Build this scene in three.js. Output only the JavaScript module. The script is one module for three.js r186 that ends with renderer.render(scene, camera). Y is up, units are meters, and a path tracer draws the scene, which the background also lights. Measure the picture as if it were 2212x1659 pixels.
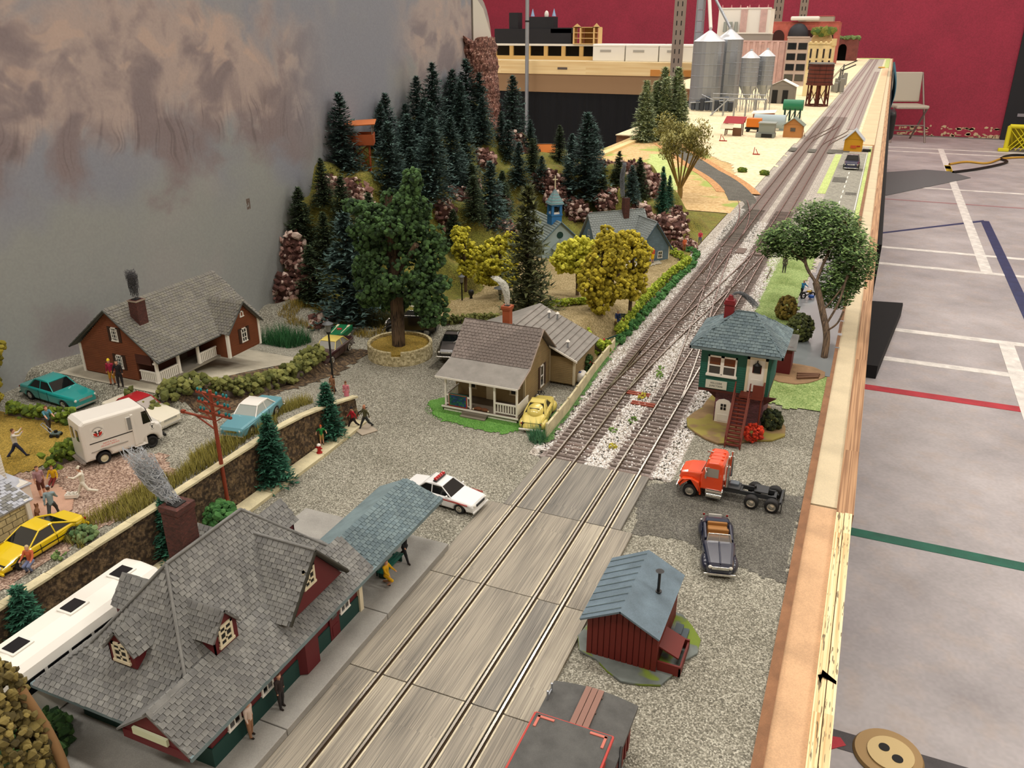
import * as THREE from 'three';
import { mergeGeometries } from 'three/addons/utils/BufferGeometryUtils.js';
import { RoundedBoxGeometry } from 'three/addons/geometries/RoundedBoxGeometry.js';
import { RectAreaLightUniformsLib } from 'three/addons/lights/RectAreaLightUniformsLib.js';
import { MarchingCubes } from 'three/addons/objects/MarchingCubes.js';

// ---------- camera, room light, exposure ----------
// +x: across the layout towards the gym floor, +y: up, -z: along the tracks away from the viewer.
// Lengths in this script are millimetres (the layout is 1:87); S turns them into metres.
const S = 0.001;
const scene = new THREE.Scene();
scene.background = new THREE.Color(0x000000);
const camera = new THREE.PerspectiveCamera(49.97, 2212 / 1659, 0.02, 60);
camera.position.set(0, 0.2904, 0);
camera.lookAt(-0.36108, 0.2904 - 0.39595, -0.84431);
scene.add(camera);
const renderer = new THREE.WebGLRenderer({ antialias: true });
renderer.toneMapping = THREE.LinearToneMapping;
renderer.toneMappingExposure = 1.1;
renderer.shadowMap.enabled = true;
RectAreaLightUniformsLib.init();
const LAMP = 26;                       // luminance of one strip fixture
const LAMP_ROWS = [2.0, -1.2, -4.4, -7.6, -10.8];
const LAMP_X = [-4.6, -0.6, 3.4];
const LAMP_Y = 4.3;

// ---------- helpers ----------
function rng(s) { return () => { s = (s + 0x6d2b79f5) | 0; let t = Math.imul(s ^ (s >>> 15), 1 | s); t = (t + Math.imul(t ^ (t >>> 7), 61 | t)) ^ t; return ((t ^ (t >>> 14)) >>> 0) / 4294967296; }; }
const ss = (a, b, x) => { const t = Math.min(1, Math.max(0, (x - a) / (b - a))); return t * t * (3 - 2 * t); };
const lerp = (a, b, t) => a + (b - a) * t;
const V = (x, y, z) => new THREE.Vector3(x, y, z);
const rad = Math.PI / 180;
let O = null;                            // while set, shapes are given in layout millimetres and stored relative to this base point
const taken = new Map();
function numbered(n) { const k = taken.get(n) || 0; taken.set(n, k + 1); return k ? n + '_' + String(k).padStart(3, '0') : n; }
const _m = new THREE.Matrix4(), _q = new THREE.Quaternion(), _e = new THREE.Euler();
function tf(g, x = 0, y = 0, z = 0, rx = 0, ry = 0, rz = 0) { _e.set(rx, ry, rz); _q.setFromEuler(_e); _m.compose(V(x, y, z), _q, V(1, 1, 1)); g.applyMatrix4(_m); return g; }
const box = (w, h, d, x, y, z, rx, ry, rz) => tf(new THREE.BoxGeometry(w, h, d), x, y, z, rx, ry, rz);
const b2 = (x0, x1, y0, y1, z0, z1) => box(x1 - x0, y1 - y0, Math.abs(z1 - z0), (x0 + x1) / 2, (y0 + y1) / 2, (z0 + z1) / 2);
const rbox = (w, h, d, r, x, y, z, rx, ry, rz) => tf(new RoundedBoxGeometry(w, h, d, 3, Math.min(r, w / 2.01, h / 2.01, d / 2.01)), x, y, z, rx, ry, rz);
const cyl = (rt, rb, h, x, y, z, seg = 14, rx, ry, rz) => tf(new THREE.CylinderGeometry(rt, rb, h, seg), x, y, z, rx, ry, rz);
const sph = (r, x, y, z, sx = 1, sy = 1, sz = 1, seg = 12) => { const g = new THREE.SphereGeometry(r, seg, Math.ceil(seg * .7)); g.scale(sx, sy, sz); return tf(g, x, y, z); };
const lathe = (pts, seg = 20, x = 0, y = 0, z = 0) => tf(new THREE.LatheGeometry(pts.map(p => new THREE.Vector2(p[0], p[1])), seg), x, y, z);
const tube = (pts, r, n = 16, rs = 6) => new THREE.TubeGeometry(new THREE.CatmullRomCurve3(pts.map(p => V(...p))), n, r, rs);
function bar(a, b, r, seg = 6, r2) { const A = V(...a), B = V(...b), d = B.clone().sub(A), L = d.length(); const g = new THREE.CylinderGeometry(r2 ?? r, r, L, seg); g.applyQuaternion(_q.setFromUnitVectors(V(0, 1, 0), d.normalize())); const c = A.add(B).multiplyScalar(.5); g.translate(c.x, c.y, c.z); return g; }
function shape(pts, holes = []) { const s = new THREE.Shape(pts.map(p => new THREE.Vector2(p[0], p[1]))); for (const h of holes) s.holes.push(new THREE.Path(h.map(p => new THREE.Vector2(p[0], p[1])))); return s; }
// polygon in XY, extruded along z and centred on z = 0
function ext(pts, d, bev = 0, holes = [], bs = 2) { const g = new THREE.ExtrudeGeometry(shape(pts, holes), { depth: Math.max(.01, d - 2 * bev), bevelEnabled: bev > 0, bevelThickness: bev, bevelSize: bev, bevelOffset: -bev, bevelSegments: bs, curveSegments: 6 }); g.translate(0, 0, -d / 2 + bev); return g; }
// flat slab from a planar 3-D polygon (counter-clockwise seen from its top), thickness below it
function slab(P, t = .6) {
  const p = P.map(a => V(...a)), n = V(0, 0, 0);
  for (let i = 0; i < p.length; i++) { const a = p[i], b = p[(i + 1) % p.length]; n.add(V((a.y - b.y) * (a.z + b.z), (a.z - b.z) * (a.x + b.x), (a.x - b.x) * (a.y + b.y))); }
  n.normalize(); if (n.y < 0 && Math.abs(n.y) > .02) { p.reverse(); n.negate(); }
  const q = p.map(a => a.clone().addScaledVector(n, -t)), pos = [], tri = (a, b, c) => pos.push(a.x, a.y, a.z, b.x, b.y, b.z, c.x, c.y, c.z);
  for (let i = 1; i < p.length - 1; i++) { tri(p[0], p[i], p[i + 1]); tri(q[0], q[i + 1], q[i]); }
  for (let i = 0; i < p.length; i++) { const j = (i + 1) % p.length; tri(p[i], q[i], q[j]); tri(p[i], q[j], p[j]); }
  const g = new THREE.BufferGeometry(); g.setAttribute('position', new THREE.Float32BufferAttribute(pos, 3)); g.computeVertexNormals(); return g;
}
function geo(pos, col) { const g = new THREE.BufferGeometry(); g.setAttribute('position', new THREE.Float32BufferAttribute(pos, 3)); if (col) g.setAttribute('color', new THREE.Float32BufferAttribute(col, 3)); g.computeVertexNormals(); return g; }
function join(list, mat) {
  let L = (Array.isArray(list) ? list : [list]).map(g => { const k = g.index ? g.toNonIndexed() : g; return k === g ? g.clone() : k; });
  const wantColor = L.some(g => g.attributes.color), keepUV = mat && mat.userData.keepUV;
  for (const g of L) {
    for (const k of Object.keys(g.attributes)) if (!['position', 'normal'].includes(k) && !(k === 'color' && wantColor) && !(k === 'uv' && keepUV)) g.deleteAttribute(k);
    if (!g.attributes.normal) g.computeVertexNormals();
    if (wantColor && !g.attributes.color) { const c = new Float32Array(g.attributes.position.count * 3).fill(1); g.setAttribute('color', new THREE.BufferAttribute(c, 3)); }
  }
  let g = L.length > 1 ? mergeGeometries(L) : L[0];
  const tile = mat && mat.userData.tile;
  if (tile && !keepUV) {
    const p = g.attributes.position, n = g.attributes.normal, uv = new Float32Array(p.count * 2), tu = tile[0], tv = tile[1] ?? tile[0], sw = mat.userData.swap;
    for (let i = 0; i < p.count; i += 3) {
      let nx = 0, ny = 0, nz = 0; for (let k = 0; k < 3; k++) { nx += n.getX(i + k); ny += n.getY(i + k); nz += n.getZ(i + k); }
      const ax = Math.abs(nx), ay = Math.abs(ny), az = Math.abs(nz);
      for (let k = 0; k < 3; k++) {
        const X = p.getX(i + k), Y = p.getY(i + k), Z = p.getZ(i + k); let u, v;
        if (ay >= ax * .9 && ay >= az * .9) { u = X; v = Z; } else if (ax >= az) { u = Z; v = Y; } else { u = X; v = Y; }
        if (sw) [u, v] = [v, u];
        uv[(i + k) * 2] = u / tu; uv[(i + k) * 2 + 1] = v / tv;
      }
    }
    g.setAttribute('uv', new THREE.BufferAttribute(uv, 2));
  }
  if (O) g.translate(-O[0], -O[1], -O[2]);
  g.scale(S, S, S);
  return g;
}
function add(o, parent) { o.castShadow = o.receiveShadow = true; (parent || scene).add(o); return o; }
function mk(name, list, mat, parent) { const m = new THREE.Mesh(join(list, mat), mat); m.name = parent ? name : numbered(name); return add(m, parent); }
function mesh(name, g, mat, parent) { const m = new THREE.Mesh(g, mat); m.name = parent ? name : numbered(name); return add(m, parent); }
function tag(o, label, category, group, kind) { o.userData.label = label; o.userData.category = category; if (group) o.userData.group = group; if (kind) o.userData.kind = kind; return o; }
function struct(o, label, category) { return tag(o, label, category, null, 'structure'); }
function stuff(o) { o.userData.kind = 'stuff'; return o; }
function thing(name, label, category, p = [0, 0, 0], ry = 0, group) { const o = new THREE.Group(); o.name = numbered(name); scene.add(o); o.position.set(p[0] * S, p[1] * S, p[2] * S); o.rotation.y = ry; tag(o, label, category, group); return o; }
function at(name, label, category, p, group) { const t = thing(name, label, category, p, 0, group); O = p; return t; }
function place(o, x, y, z, ry = 0, s = 1) { o.position.set(x * S, y * S, z * S); o.rotation.y = ry; if (s !== 1) o.scale.setScalar(s); return o; }
function copy(o, label) { const c = o.clone(); c.userData = { ...o.userData }; c.name = numbered(o.name.replace(/_\d{3}$/, '')); scene.add(c); if (label) c.userData.label = label; return c; }

// ---------- noise and textures ----------
function noise(seed) {
  const r = rng(seed), N = 256, t = new Float32Array(N * N); for (let i = 0; i < t.length; i++) t[i] = r();
  return (x, y, per) => { const xi = Math.floor(x), yi = Math.floor(y), fx = x - xi, fy = y - yi, u = fx * fx * (3 - 2 * fx), v = fy * fy * (3 - 2 * fy), w = (k) => ((k % per) + per) % per; const x0 = w(xi), x1 = w(xi + 1), y0 = w(yi) * N, y1 = w(yi + 1) * N; return lerp(lerp(t[x0 + y0], t[x1 + y0], u), lerp(t[x0 + y1], t[x1 + y1], u), v); };
}
const NZ = noise(7), NZ2 = noise(19);
const fbm = (u, v, f, o = 3, n = NZ) => { let s = 0, a = .5, k = f, w = 0; for (let i = 0; i < o; i++) { s += a * n(u * k, v * k, Math.min(256, k)); w += a; a *= .55; k *= 2; } return s / w; };
function dataTex(w, h, fn, srgb) {
  const d = new Uint8Array(w * h * 4);
  for (let y = 0; y < h; y++) for (let x = 0; x < w; x++) { const c = fn(x / w, y / h, x, y), i = (y * w + x) * 4; d[i] = c[0]; d[i + 1] = c[1]; d[i + 2] = c[2]; d[i + 3] = 255; }
  const t = new THREE.DataTexture(d, w, h); t.wrapS = t.wrapT = THREE.RepeatWrapping; t.magFilter = t.minFilter = THREE.LinearFilter; if (srgb) t.colorSpace = THREE.SRGBColorSpace; t.needsUpdate = true; return t;
}
const cl = (v) => Math.max(0, Math.min(255, v));
const mix3 = (a, b, t) => [lerp(a[0], b[0], t), lerp(a[1], b[1], t), lerp(a[2], b[2], t)];
function M(color, rough = .6, o = {}) { return new THREE.MeshStandardMaterial({ color, roughness: rough, metalness: 0, ...o }); }
// fn(u, v) -> [r, g, b, height 0..1]; tile: size of one repeat in mm
function TM(fn, { size = 512, tile = 100, tile2, rough = .85, bump = 0, swap = false, keepUV = false } = {}) {
  if (fn.base) { const k = Math.pow(1.14, 2.25), q = new THREE.Color().setRGB(fn.base[0] / 255, fn.base[1] / 255, fn.base[2] / 255, THREE.SRGBColorSpace).multiplyScalar(k), m = new THREE.MeshStandardMaterial({ map: mottleMaps[fn.k], color: q, roughness: rough, metalness: 0 }); if (bump) { m.bumpMap = mottleBump; m.bumpScale = bump * S; } m.userData.tile = [tile, tile2 ?? tile]; return m; }
  const hgt = new Float32Array(size * size);
  const map = dataTex(size, size, (u, v, x, y) => { const c = fn(u, v); hgt[y * size + x] = c[3] ?? .5; return [cl(c[0]), cl(c[1]), cl(c[2])]; }, true);
  const m = new THREE.MeshStandardMaterial({ map, roughness: rough, metalness: 0 });
  if (bump) { m.bumpMap = dataTex(size, size, (u, v, x, y) => { const k = cl(hgt[y * size + x] * 255); return [k, k, k]; }); m.bumpScale = bump * S; }
  m.userData.tile = [tile, tile2 ?? tile]; m.userData.swap = swap; m.userData.keepUV = keepUV; return m;
}
// speckled gravel-like colour: base, amounts of dark and light grains
const grains = (base, dark, light, f = 128, k = 1, blot = 12) => (u, v) => { const a = NZ(u * f, v * f, f), b = NZ2(u * f * .5, v * f * .5, f / 2), m = fbm(u, v, 4, 3) - .5, n = a * .65 + b * .35; let c = n < .5 ? mix3(base, dark, Math.min(1, (.5 - n) * 2.6 * k)) : mix3(base, light, Math.min(1, (n - .5) * 2.6 * k)); return [c[0] + m * blot, c[1] + m * blot, c[2] + m * blot, n]; };
// loose grains: each cell of a jittered grid is one pebble with its own tone
const pebbles = (base, dark, light, f = 200, k = 1, blot = 10) => { const r = rng(f * 3 + base[0]), n = f * f, jx = new Float32Array(n), jy = new Float32Array(n), tn = new Float32Array(n); for (let i = 0; i < n; i++) { jx[i] = r(); jy[i] = r(); tn[i] = r(); }
  return (u, v) => { const X = u * f, Y = v * f, xi = Math.floor(X), yi = Math.floor(Y); let b = 9, t = 0; for (let a = -1; a < 2; a++) for (let e = -1; e < 2; e++) { const i = ((yi + e + f) % f) * f + (xi + a + f) % f, d = (xi + a + jx[i] - X) ** 2 + (yi + e + jy[i] - Y) ** 2; if (d < b) { b = d; t = tn[i]; } } const m = (fbm(u, v, 5, 3) - .5) * blot * 2, h = 1 - Math.min(1, Math.sqrt(b) * 1.3); let c = t < .5 ? mix3(base, dark, (.5 - t) * 2 * k) : mix3(base, light, Math.pow((t - .5) * 2, 1.6) * k); const g = .9 + h * .16; return [c[0] * g + m, c[1] * g + m, c[2] * g + m, h * .7 + t * .3]; }; };
// wood: long grain along v
const woody = (a, b, f = 48, lng = 4, k = 1) => (u, v) => { const s = NZ(u * f, v * lng, f) * .5 + NZ2(u * f * 2, v * lng * 2, f * 2) * .3 + fbm(u, v, 4, 2) * .35; const t = Math.min(1, Math.max(0, (s - .5) * 1.8 * k + .5)); const c = mix3(a, b, t); return [...c, t]; };
// mottled paint: one of a few shared neutral maps, tinted by the base colour
const mottle = (base, amt = 14, f = 8, fine = 8) => ({ base, k: amt <= 9 ? 0 : amt <= 13 ? 1 : 2 });
const mottleMaps = [[7, 8], [12, 12], [18, 15]].map(([amt, fine]) => { const fn = (u, v) => ((fbm(u, v, 8, 4) - .5) * 2 * amt + (NZ(u * 256, v * 256, 256) - .5) * fine) / 128; return dataTex(512, 512, (u, v) => { const k = cl(255 * (1 + fn(u, v)) / 1.14); return [k, k, k]; }, true); });
const mottleBump = dataTex(512, 512, (u, v) => { const k = cl(255 * fbm(u, v, 16, 4)); return [k, k, k]; });
// ---------- materials ----------
const mt = {
  gravel: TM(pebbles([146, 143, 128], [92, 89, 78], [206, 203, 188], 230, .95), { size: 1024, tile: 150, bump: .5, rough: .95 }),
  pinkGravel: TM(pebbles([166, 140, 122], [108, 82, 70], [214, 192, 174], 90, 1), { tile: 75, bump: .4, rough: .95 }),
  trackbed: TM(grains([132, 120, 114], [90, 80, 76], [172, 162, 156], 64, .9), { tile: 40, rough: .95 }),
  asphalt: TM(pebbles([98, 96, 88], [66, 64, 59], [140, 138, 128], 110, .9), { tile: 66, bump: .3, rough: .95 }),
  ballast: TM(pebbles([200, 192, 180], [132, 122, 112], [236, 232, 224], 64, 1), { tile: 70, bump: .9, rough: .95 }),
  deck: TM(woody([102, 98, 90], [160, 152, 136], 96, 5, .9), { tile: 26, tile2: 120, bump: .12, rough: .62 }),
  deckDark: TM(woody([86, 84, 80], [140, 135, 124], 96, 5, .9), { tile: 26, tile2: 120, bump: .12, rough: .62 }),
  deckPale: TM(woody([114, 108, 98], [174, 166, 148], 96, 5, .9), { tile: 30, tile2: 130, bump: .12, rough: .62 }),
  tanBoard: TM(mottle([202, 164, 126], 10, 6, 9), { tile: 120, rough: .8 }),
  creamBoard: TM(mottle([205, 190, 158], 8, 6, 9), { tile: 120, rough: .8 }),
  pine: TM((u, v) => { const c = woody([196, 158, 104], [250, 226, 178], 20, 2, 1.1)(u, v); const k = fbm(u, v, 24, 2) > .74 ? .55 : 1; return [c[0] * k, c[1] * k, c[2] * k, c[3]]; }, { tile: 16, tile2: 160, rough: .7, bump: .1 }),
  brownWood: TM(woody([120, 84, 58], [186, 146, 108], 36, 2, 1.2), { tile: 24, tile2: 200, rough: .8, bump: .15 }),
  fascia: TM(mottle([136, 96, 66], 16, 10, 12), { tile: 60, rough: .85 }),
  pineFar: TM(woody([226, 190, 130], [246, 220, 166], 16, 2, .8), { tile: 200, tile2: 900, rough: .8, swap: true }),
  concrete: TM(mottle([176, 170, 152], 12, 6, 14), { tile: 70, rough: .9, bump: .1 }),
  platform: TM(mottle([150, 148, 142], 10, 6, 8), { tile: 80, rough: .8 }),
  kerb: TM(mottle([206, 196, 160], 16, 8, 16), { tile: 50, rough: .9, bump: .15 }),
  stoneDark: TM((u, v) => { const n = fbm(u, v, 24, 3), w = NZ2(u * 64, v * 64, 64), c = mix3([54, 42, 30], [128, 106, 76], Math.min(1, Math.max(0, (n - .3) * 2 + (w - .5) * .5))); return [...c, n]; }, { tile: 46, rough: .95, bump: .9 }),
  creamStone: TM((u, v) => { const n = fbm(u, v, 12, 3), c = mix3([150, 138, 100], [224, 212, 172], Math.min(1, Math.max(0, (n - .25) * 2))); return [...c, n]; }, { tile: 22, rough: .9, bump: .7 }),
  rock: TM((u, v) => { const n = fbm(u, v, 10, 4), w = fbm(u + .3, v + .1, 20, 3, NZ2); let c = mix3([74, 42, 36], [158, 112, 100], Math.min(1, Math.max(0, (n - .3) * 2.2))); if (w > .6) c = mix3(c, [226, 190, 176], Math.min(1, (w - .6) * 6)); return [...c, n]; }, { tile: 34, rough: .95, bump: .9 }),
  turf: TM((u, v) => { const n = fbm(u, v, 10, 4), w = NZ2(u * 128, v * 128, 128); let c = mix3([94, 82, 40], [170, 148, 72], n); c = mix3(c, [120, 128, 52], fbm(u + .5, v, 5, 3, NZ2)); const k = .72 + w * .5; return [c[0] * k, c[1] * k, c[2] * k, w]; }, { tile: 80, rough: 1, bump: .8 }),
  park: TM(grains([150, 132, 92], [92, 84, 48], [200, 184, 146], 128, .9, 34), { tile: 70, rough: 1, bump: .5 }),
  ochreLawn: TM(grains([148, 122, 46], [96, 86, 30], [190, 160, 74], 128, .8, 26), { tile: 60, rough: 1, bump: .5 }),
  lawn: TM(grains([92, 144, 62], [60, 106, 38], [134, 180, 90], 128, .8, 16), { tile: 45, rough: 1, bump: .5 }),
  moss: TM(grains([128, 150, 86], [84, 112, 48], [176, 186, 128], 128, .9, 46), { tile: 80, rough: 1, bump: .5 }),
  darkMoss: TM(grains([80, 118, 62], [48, 80, 36], [120, 156, 92], 128, .9, 20), { tile: 60, rough: 1, bump: .6 }),
  sand: TM(grains([232, 216, 178], [206, 186, 148], [246, 236, 208], 64, .7, 16), { tile: 300, rough: .95 }),
  tanField: TM((u, v) => { const c = grains([208, 176, 124], [176, 142, 92], [228, 204, 158], 128, .8, 18)(u, v), g = ss(.56, .7, fbm(u + .2, v, 5, 3, NZ2)); return [...mix3(c.slice(0, 3), [150, 176, 84], g * .8), c[3]]; }, { tile: 330, rough: 1 }),
  paleGreen: TM(grains([186, 202, 126], [150, 172, 92], [212, 222, 158], 128, .8, 14), { tile: 200, rough: 1 }),
  roadFar: TM(grains([146, 144, 132], [116, 114, 106], [168, 166, 152], 64, .7, 8), { tile: 150, rough: .9 }),
  shingle: TM(mottle([118, 118, 115], 14, 10, 18), { tile: 40, rough: .85 }),
  shingleB: TM(mottle([110, 110, 108], 14, 10, 18), { tile: 40, rough: .85 }),
  shingleC: TM(mottle([127, 127, 123], 14, 10, 18), { tile: 40, rough: .85 }),
  slate: TM(mottle([108, 126, 130], 16, 8, 12), { tile: 50, rough: .8 }),
  slateB: TM(mottle([94, 112, 118], 14, 8, 12), { tile: 50, rough: .8 }),
  redWall: TM((u, v) => { const n = fbm(u, v, 8, 4), w = NZ2(u * 256, v * 256, 256); const k = 1 + (n - .5) * .16 + (w - .5) * .14; return [150 * k, 42 * k, 64 * k, n]; }, { tile: 2600, rough: .75 }),
  gymFloor: TM((u, v) => { const n = fbm(u, v, 5, 5), w = fbm(u + .4, v + .7, 40, 3, NZ2), q = fbm(u, v + .2, 14, 3); let c = mix3([158, 153, 156], [190, 184, 184], n); c = mix3(c, [184, 168, 158], Math.max(0, w - .5) * 1.2); const k = .9 + q * .2 + (NZ(u * 256, v * 256, 256) - .5) * .06; return [c[0] * k, c[1] * k, c[2] * k, n]; }, { size: 1024, tile: 1900, rough: .55 }),
  bark: TM(woody([46, 36, 28], [110, 90, 70], 24, 6, 1.2), { tile: 12, tile2: 30, rough: .95, bump: .5 }),
  brick: TM((u, v) => { const r = Math.floor(v * 24), x = u * 12 + (r % 2) * .5, fx = x - Math.floor(x), fy = v * 24 - r; const j = fx < .08 || fy < .14, k = .8 + NZ(Math.floor(x) * 3.1, r * 7.7, 97) * .4; return j ? [120, 104, 104, 0] : [104 * k, 62 * k, 72 * k, 1]; }, { tile: 30, rough: .9, bump: .2 }),
  brickBrown: TM((u, v) => { const r = Math.floor(v * 24), x = u * 12 + (r % 2) * .5, fx = x - Math.floor(x), fy = v * 24 - r; const j = fx < .08 || fy < .14, k = .75 + NZ(Math.floor(x) * 3.1, r * 7.7, 97) * .5; return j ? [92, 70, 62, 0] : [84 * k, 46 * k, 40 * k, 1]; }, { tile: 20, rough: .9, bump: .2 }),
};
const c = {
  redPaint: M(0x5d1218, .6), barnRed: M(0x64190f, .62), maroon: M(0x3c1218, .35), white: M(0xe8e4da, .55), cream: M(0xddd2b4, .6), trimWhite: M(0xf0ece2, .5), green: M(0x0f5a4a, .55), greenDark: M(0x0d3a34, .6),
  brownSide: TM(mottle([120, 66, 38], 12, 8, 12), { tile: 60, rough: .75 }), tanSide: TM(mottle([142, 122, 84], 10, 8, 10), { tile: 60, rough: .75 }), glass: new THREE.MeshPhysicalMaterial({ color: 0x15181a, roughness: .06, metalness: 0, clearcoat: 1 }), dark: M(0x121212, .7), black: M(0x0b0b0c, .5), rubber: M(0x161616, .75), chrome: M(0xd8d8d4, .16, { metalness: 1 }), steel: M(0xd2cec4, .22, { metalness: .95 }), railSide: M(0x5e4c38, .6, { metalness: .3 }), tie: M(0x62564f, .9), tie2: M(0x706058, .9), tie3: M(0x544840, .9), rust: M(0x8c3a20, .6), teal: M(0x0f7f86, .3), copper: M(0x9c4a28, .7), blueSlab: M(0x6d8894, .6), silver: M(0xa8adb4, .38, { metalness: .7 }), galv: TM((u, v) => { const k = 150 + Math.sin(v * Math.PI * 80) * 24 + (fbm(u, v, 6, 3) - .5) * 30; return [k, k + 4, k + 12, .5 + Math.sin(v * Math.PI * 80) * .5]; }, { tile: 300, rough: .5, bump: 1 }),
};
// ---------- the gym: walls, floor, ceiling, strip lights ----------
const FY = -1110;
const creamWall = M(0xcfc6b4, .85);
struct(mk('floor', b2(-9600, 6200, FY - 100, FY, 5200, -13600), mt.gymFloor), 'grey-brown scuffed sports hall floor', 'floor');
struct(mk('wall_far', b2(-9600, 6200, FY, 5000, -13420, -13600), mt.redWall), 'maroon painted end wall of the hall with chipped paint', 'wall');
struct(mk('wall_left', b2(-9800, -9600, FY - 100, 5000, 5200, -13600), creamWall), 'cream side wall of the hall behind the layout', 'wall');
struct(mk('wall_right', b2(6200, 6400, FY - 100, 5000, 5200, -13600), creamWall), 'cream side wall of the hall past the open floor', 'wall');
struct(mk('wall_back', b2(-9800, 6400, FY - 100, 5000, 5400, 5200), creamWall), 'cream end wall of the hall behind the viewer', 'wall');
struct(mk('ceiling', b2(-9800, 6400, 4600, 4800, 5400, -13600), M(0xd8d4cc, .9)), 'pale flat ceiling of the hall', 'ceiling');
// chipped paint along the foot of the red wall: matter with its own outline
{
  const r = rng(5), g = [], chip = M(0xc8b08c, .9);
  for (let i = 0; i < 70; i++) { const x = lerp(250, 1560, r()), row = r() < .55 ? lerp(15, 70, r()) : lerp(105, 150, r()), w = 12 + r() * 46, h = 8 + r() * 24, P = []; for (let k = 0; k < 7; k++) { const a = k / 7 * 6.283; P.push([x + Math.cos(a) * w * (.5 + r() * .5), FY + row + Math.sin(a) * h * (.5 + r() * .5)]); } const e = ext(P, 3); e.translate(0, 0, -13419); g.push(e); }
  const o = mk('paint_chips', g, chip); tag(o, 'pale chips where paint has flaked off the maroon wall', 'chipped paint', null, 'stuff');
}
for (const z of LAMP_ROWS) for (const x of LAMP_X) {
  const t = thing('strip_light', 'long ceiling strip light of the hall', 'light', [x * 1000, LAMP_Y * 1000, z * 1000], 0, 'ceiling strip lights of the hall');
  mk('housing', rbox(2440, 90, 340, 20, 0, 60, 0), c.white, t);
  mk('diffuser', rbox(2400, 24, 300, 10, 0, 10, 0), M(0xffffff, .5, { emissive: 0xfff8ef, emissiveIntensity: 3 }), t);
  for (const hx of [-900, 900]) mk('hanger', cyl(6, 6, 220, hx, 200, 0, 6), c.steel, t);
  const L = new THREE.RectAreaLight(0xfff8ef, LAMP, 2.4, .3); L.position.set(0, -.008, 0); L.rotation.x = -Math.PI / 2; L.name = 'tube_light'; t.add(L);
}
// ---------- terrain heights of the layout (mm above the track boards) ----------
const HP = [-585,-712,8,-585,-732,72,-585,-770,115,-585,-806,150,-585,-900,156,-585,-1040,180,-585,-1180,190,-585,-1290,150,-545,-716,10,-555,-745,62,-560,-780,118,-545,-830,138,-530,-870,96,-500,-924,104,-470,-941,88,-440,-960,55,-470,-1010,70,-540,-960,140,-560,-1081,148,-540,-1145,138,-500,-1160,100,-500,-1251,108,-440,-1195,100,-400,-1200,84,-340,-1200,72,-318,-1240,46,-370,-1260,98,-560,-1300,134,-510,-705,4,-460,-715,3,-470,-790,30,-510,-800,75,-480,-850,60,-430,-760,2,-420,-830,4,-440,-880,30,-400,-900,4,-380,-960,2,-420,-1000,4,-400,-1045,2,-440,-1075,6,-470,-1090,35,-430,-1130,25,-340,-1080,0,-300,-1120,0,-345,-1145,6,-380,-1160,35,-290,-1165,4,-240,-1150,0,-330,-1020,0,-350,-920,0,-250,-1050,0,-240,-950,0,-252,-1200,22,-264,-1300,20,-300,-1320,56,-335,-1325,92,-420,-1325,92,-500,-1330,106,-250,-1370,0,-330,-1400,0,-430,-1415,8,-520,-1420,25,-585,-1400,30,-225,-1250,0,-225,-1350,0];
function hill(x, z) { let a = 0, b = 0; for (let i = 0; i < HP.length; i += 3) { const d = (HP[i] - x) ** 2 + (HP[i + 1] - z) ** 2 + 60, w = 1 / (d * d); a += w * HP[i + 2]; b += w; } return a / b; }
function T(x, z) {
  const bed = 2.2 * ss(-206, -200, x) * ss(-92, -97, x);
  if (z < -1440) return -bed;
  const up = 34 * ss(-620, -400, z), left = z > -505 ? ss(-352, -358, x) : ss(-330, -400, x), bank = 11 * ss(-420, -436, x) * ss(-392, -404, z) * ss(-640, -560, z);
  let h = left * up + bank; const w = ss(-650, -700, z) * ss(-215, -240, x) * ss(-1440, -1400, z);
  if (w > 0) h = h * (1 - w) + w * hill(x, z);
  return h - bed;
}
// sheet over the terrain from a height function; cells whose centre fails the test are left out
function drape(name, poly, mat, off, res, parent, ragged = 0) {
  const xs = poly.map(p => p[0]), zs = poly.map(p => p[1]), x0 = Math.min(...xs), x1 = Math.max(...xs), z0 = Math.min(...zs), z1 = Math.max(...zs);
  const ins = (x, z) => { let k = false; for (let i = 0, j = poly.length - 1; i < poly.length; j = i++) { const [a, b] = poly[i], [p, q] = poly[j]; if ((b > z) !== (q > z) && x < (p - a) * (z - b) / (q - b) + a) k = !k; } return k; };
  const pos = [], nx = Math.ceil((x1 - x0) / res), nz = Math.ceil((z1 - z0) / res), Y = (x, z) => T(x, z) + off;
  for (let i = 0; i < nx; i++) for (let j = 0; j < nz; j++) {
    const x = x0 + i * res, z = z0 + j * res, jx = ragged ? (NZ(x / (res * 2.2) + 50, z / (res * 2.2) + 90, 251) - .5) * ragged : 0, jz = ragged ? (NZ2(x / (res * 2.2), z / (res * 2.2) + 40, 251) - .5) * ragged : 0;
    if (!ins(x + res / 2 + jx, z + res / 2 + jz)) continue;
    const a = [x, Y(x, z), z], b = [x + res, Y(x + res, z), z], d = [x, Y(x, z + res), z + res], e = [x + res, Y(x + res, z + res), z + res];
    pos.push(...a, ...d, ...b, ...b, ...d, ...e);
  }
  const g = new THREE.BufferGeometry(); g.setAttribute('position', new THREE.Float32BufferAttribute(pos, 3));
  // smooth normals from the height function
  const n = new Float32Array(pos.length); for (let i = 0; i < pos.length; i += 3) { const x = pos[i], z = pos[i + 2], v = V(T(x - 2, z) - T(x + 2, z), 4, T(x, z - 2) - T(x, z + 2)).normalize(); n[i] = v.x; n[i + 1] = v.y; n[i + 2] = v.z; } g.setAttribute('normal', new THREE.BufferAttribute(n, 3));
  return mk(name, g, mat, parent);
}
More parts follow.
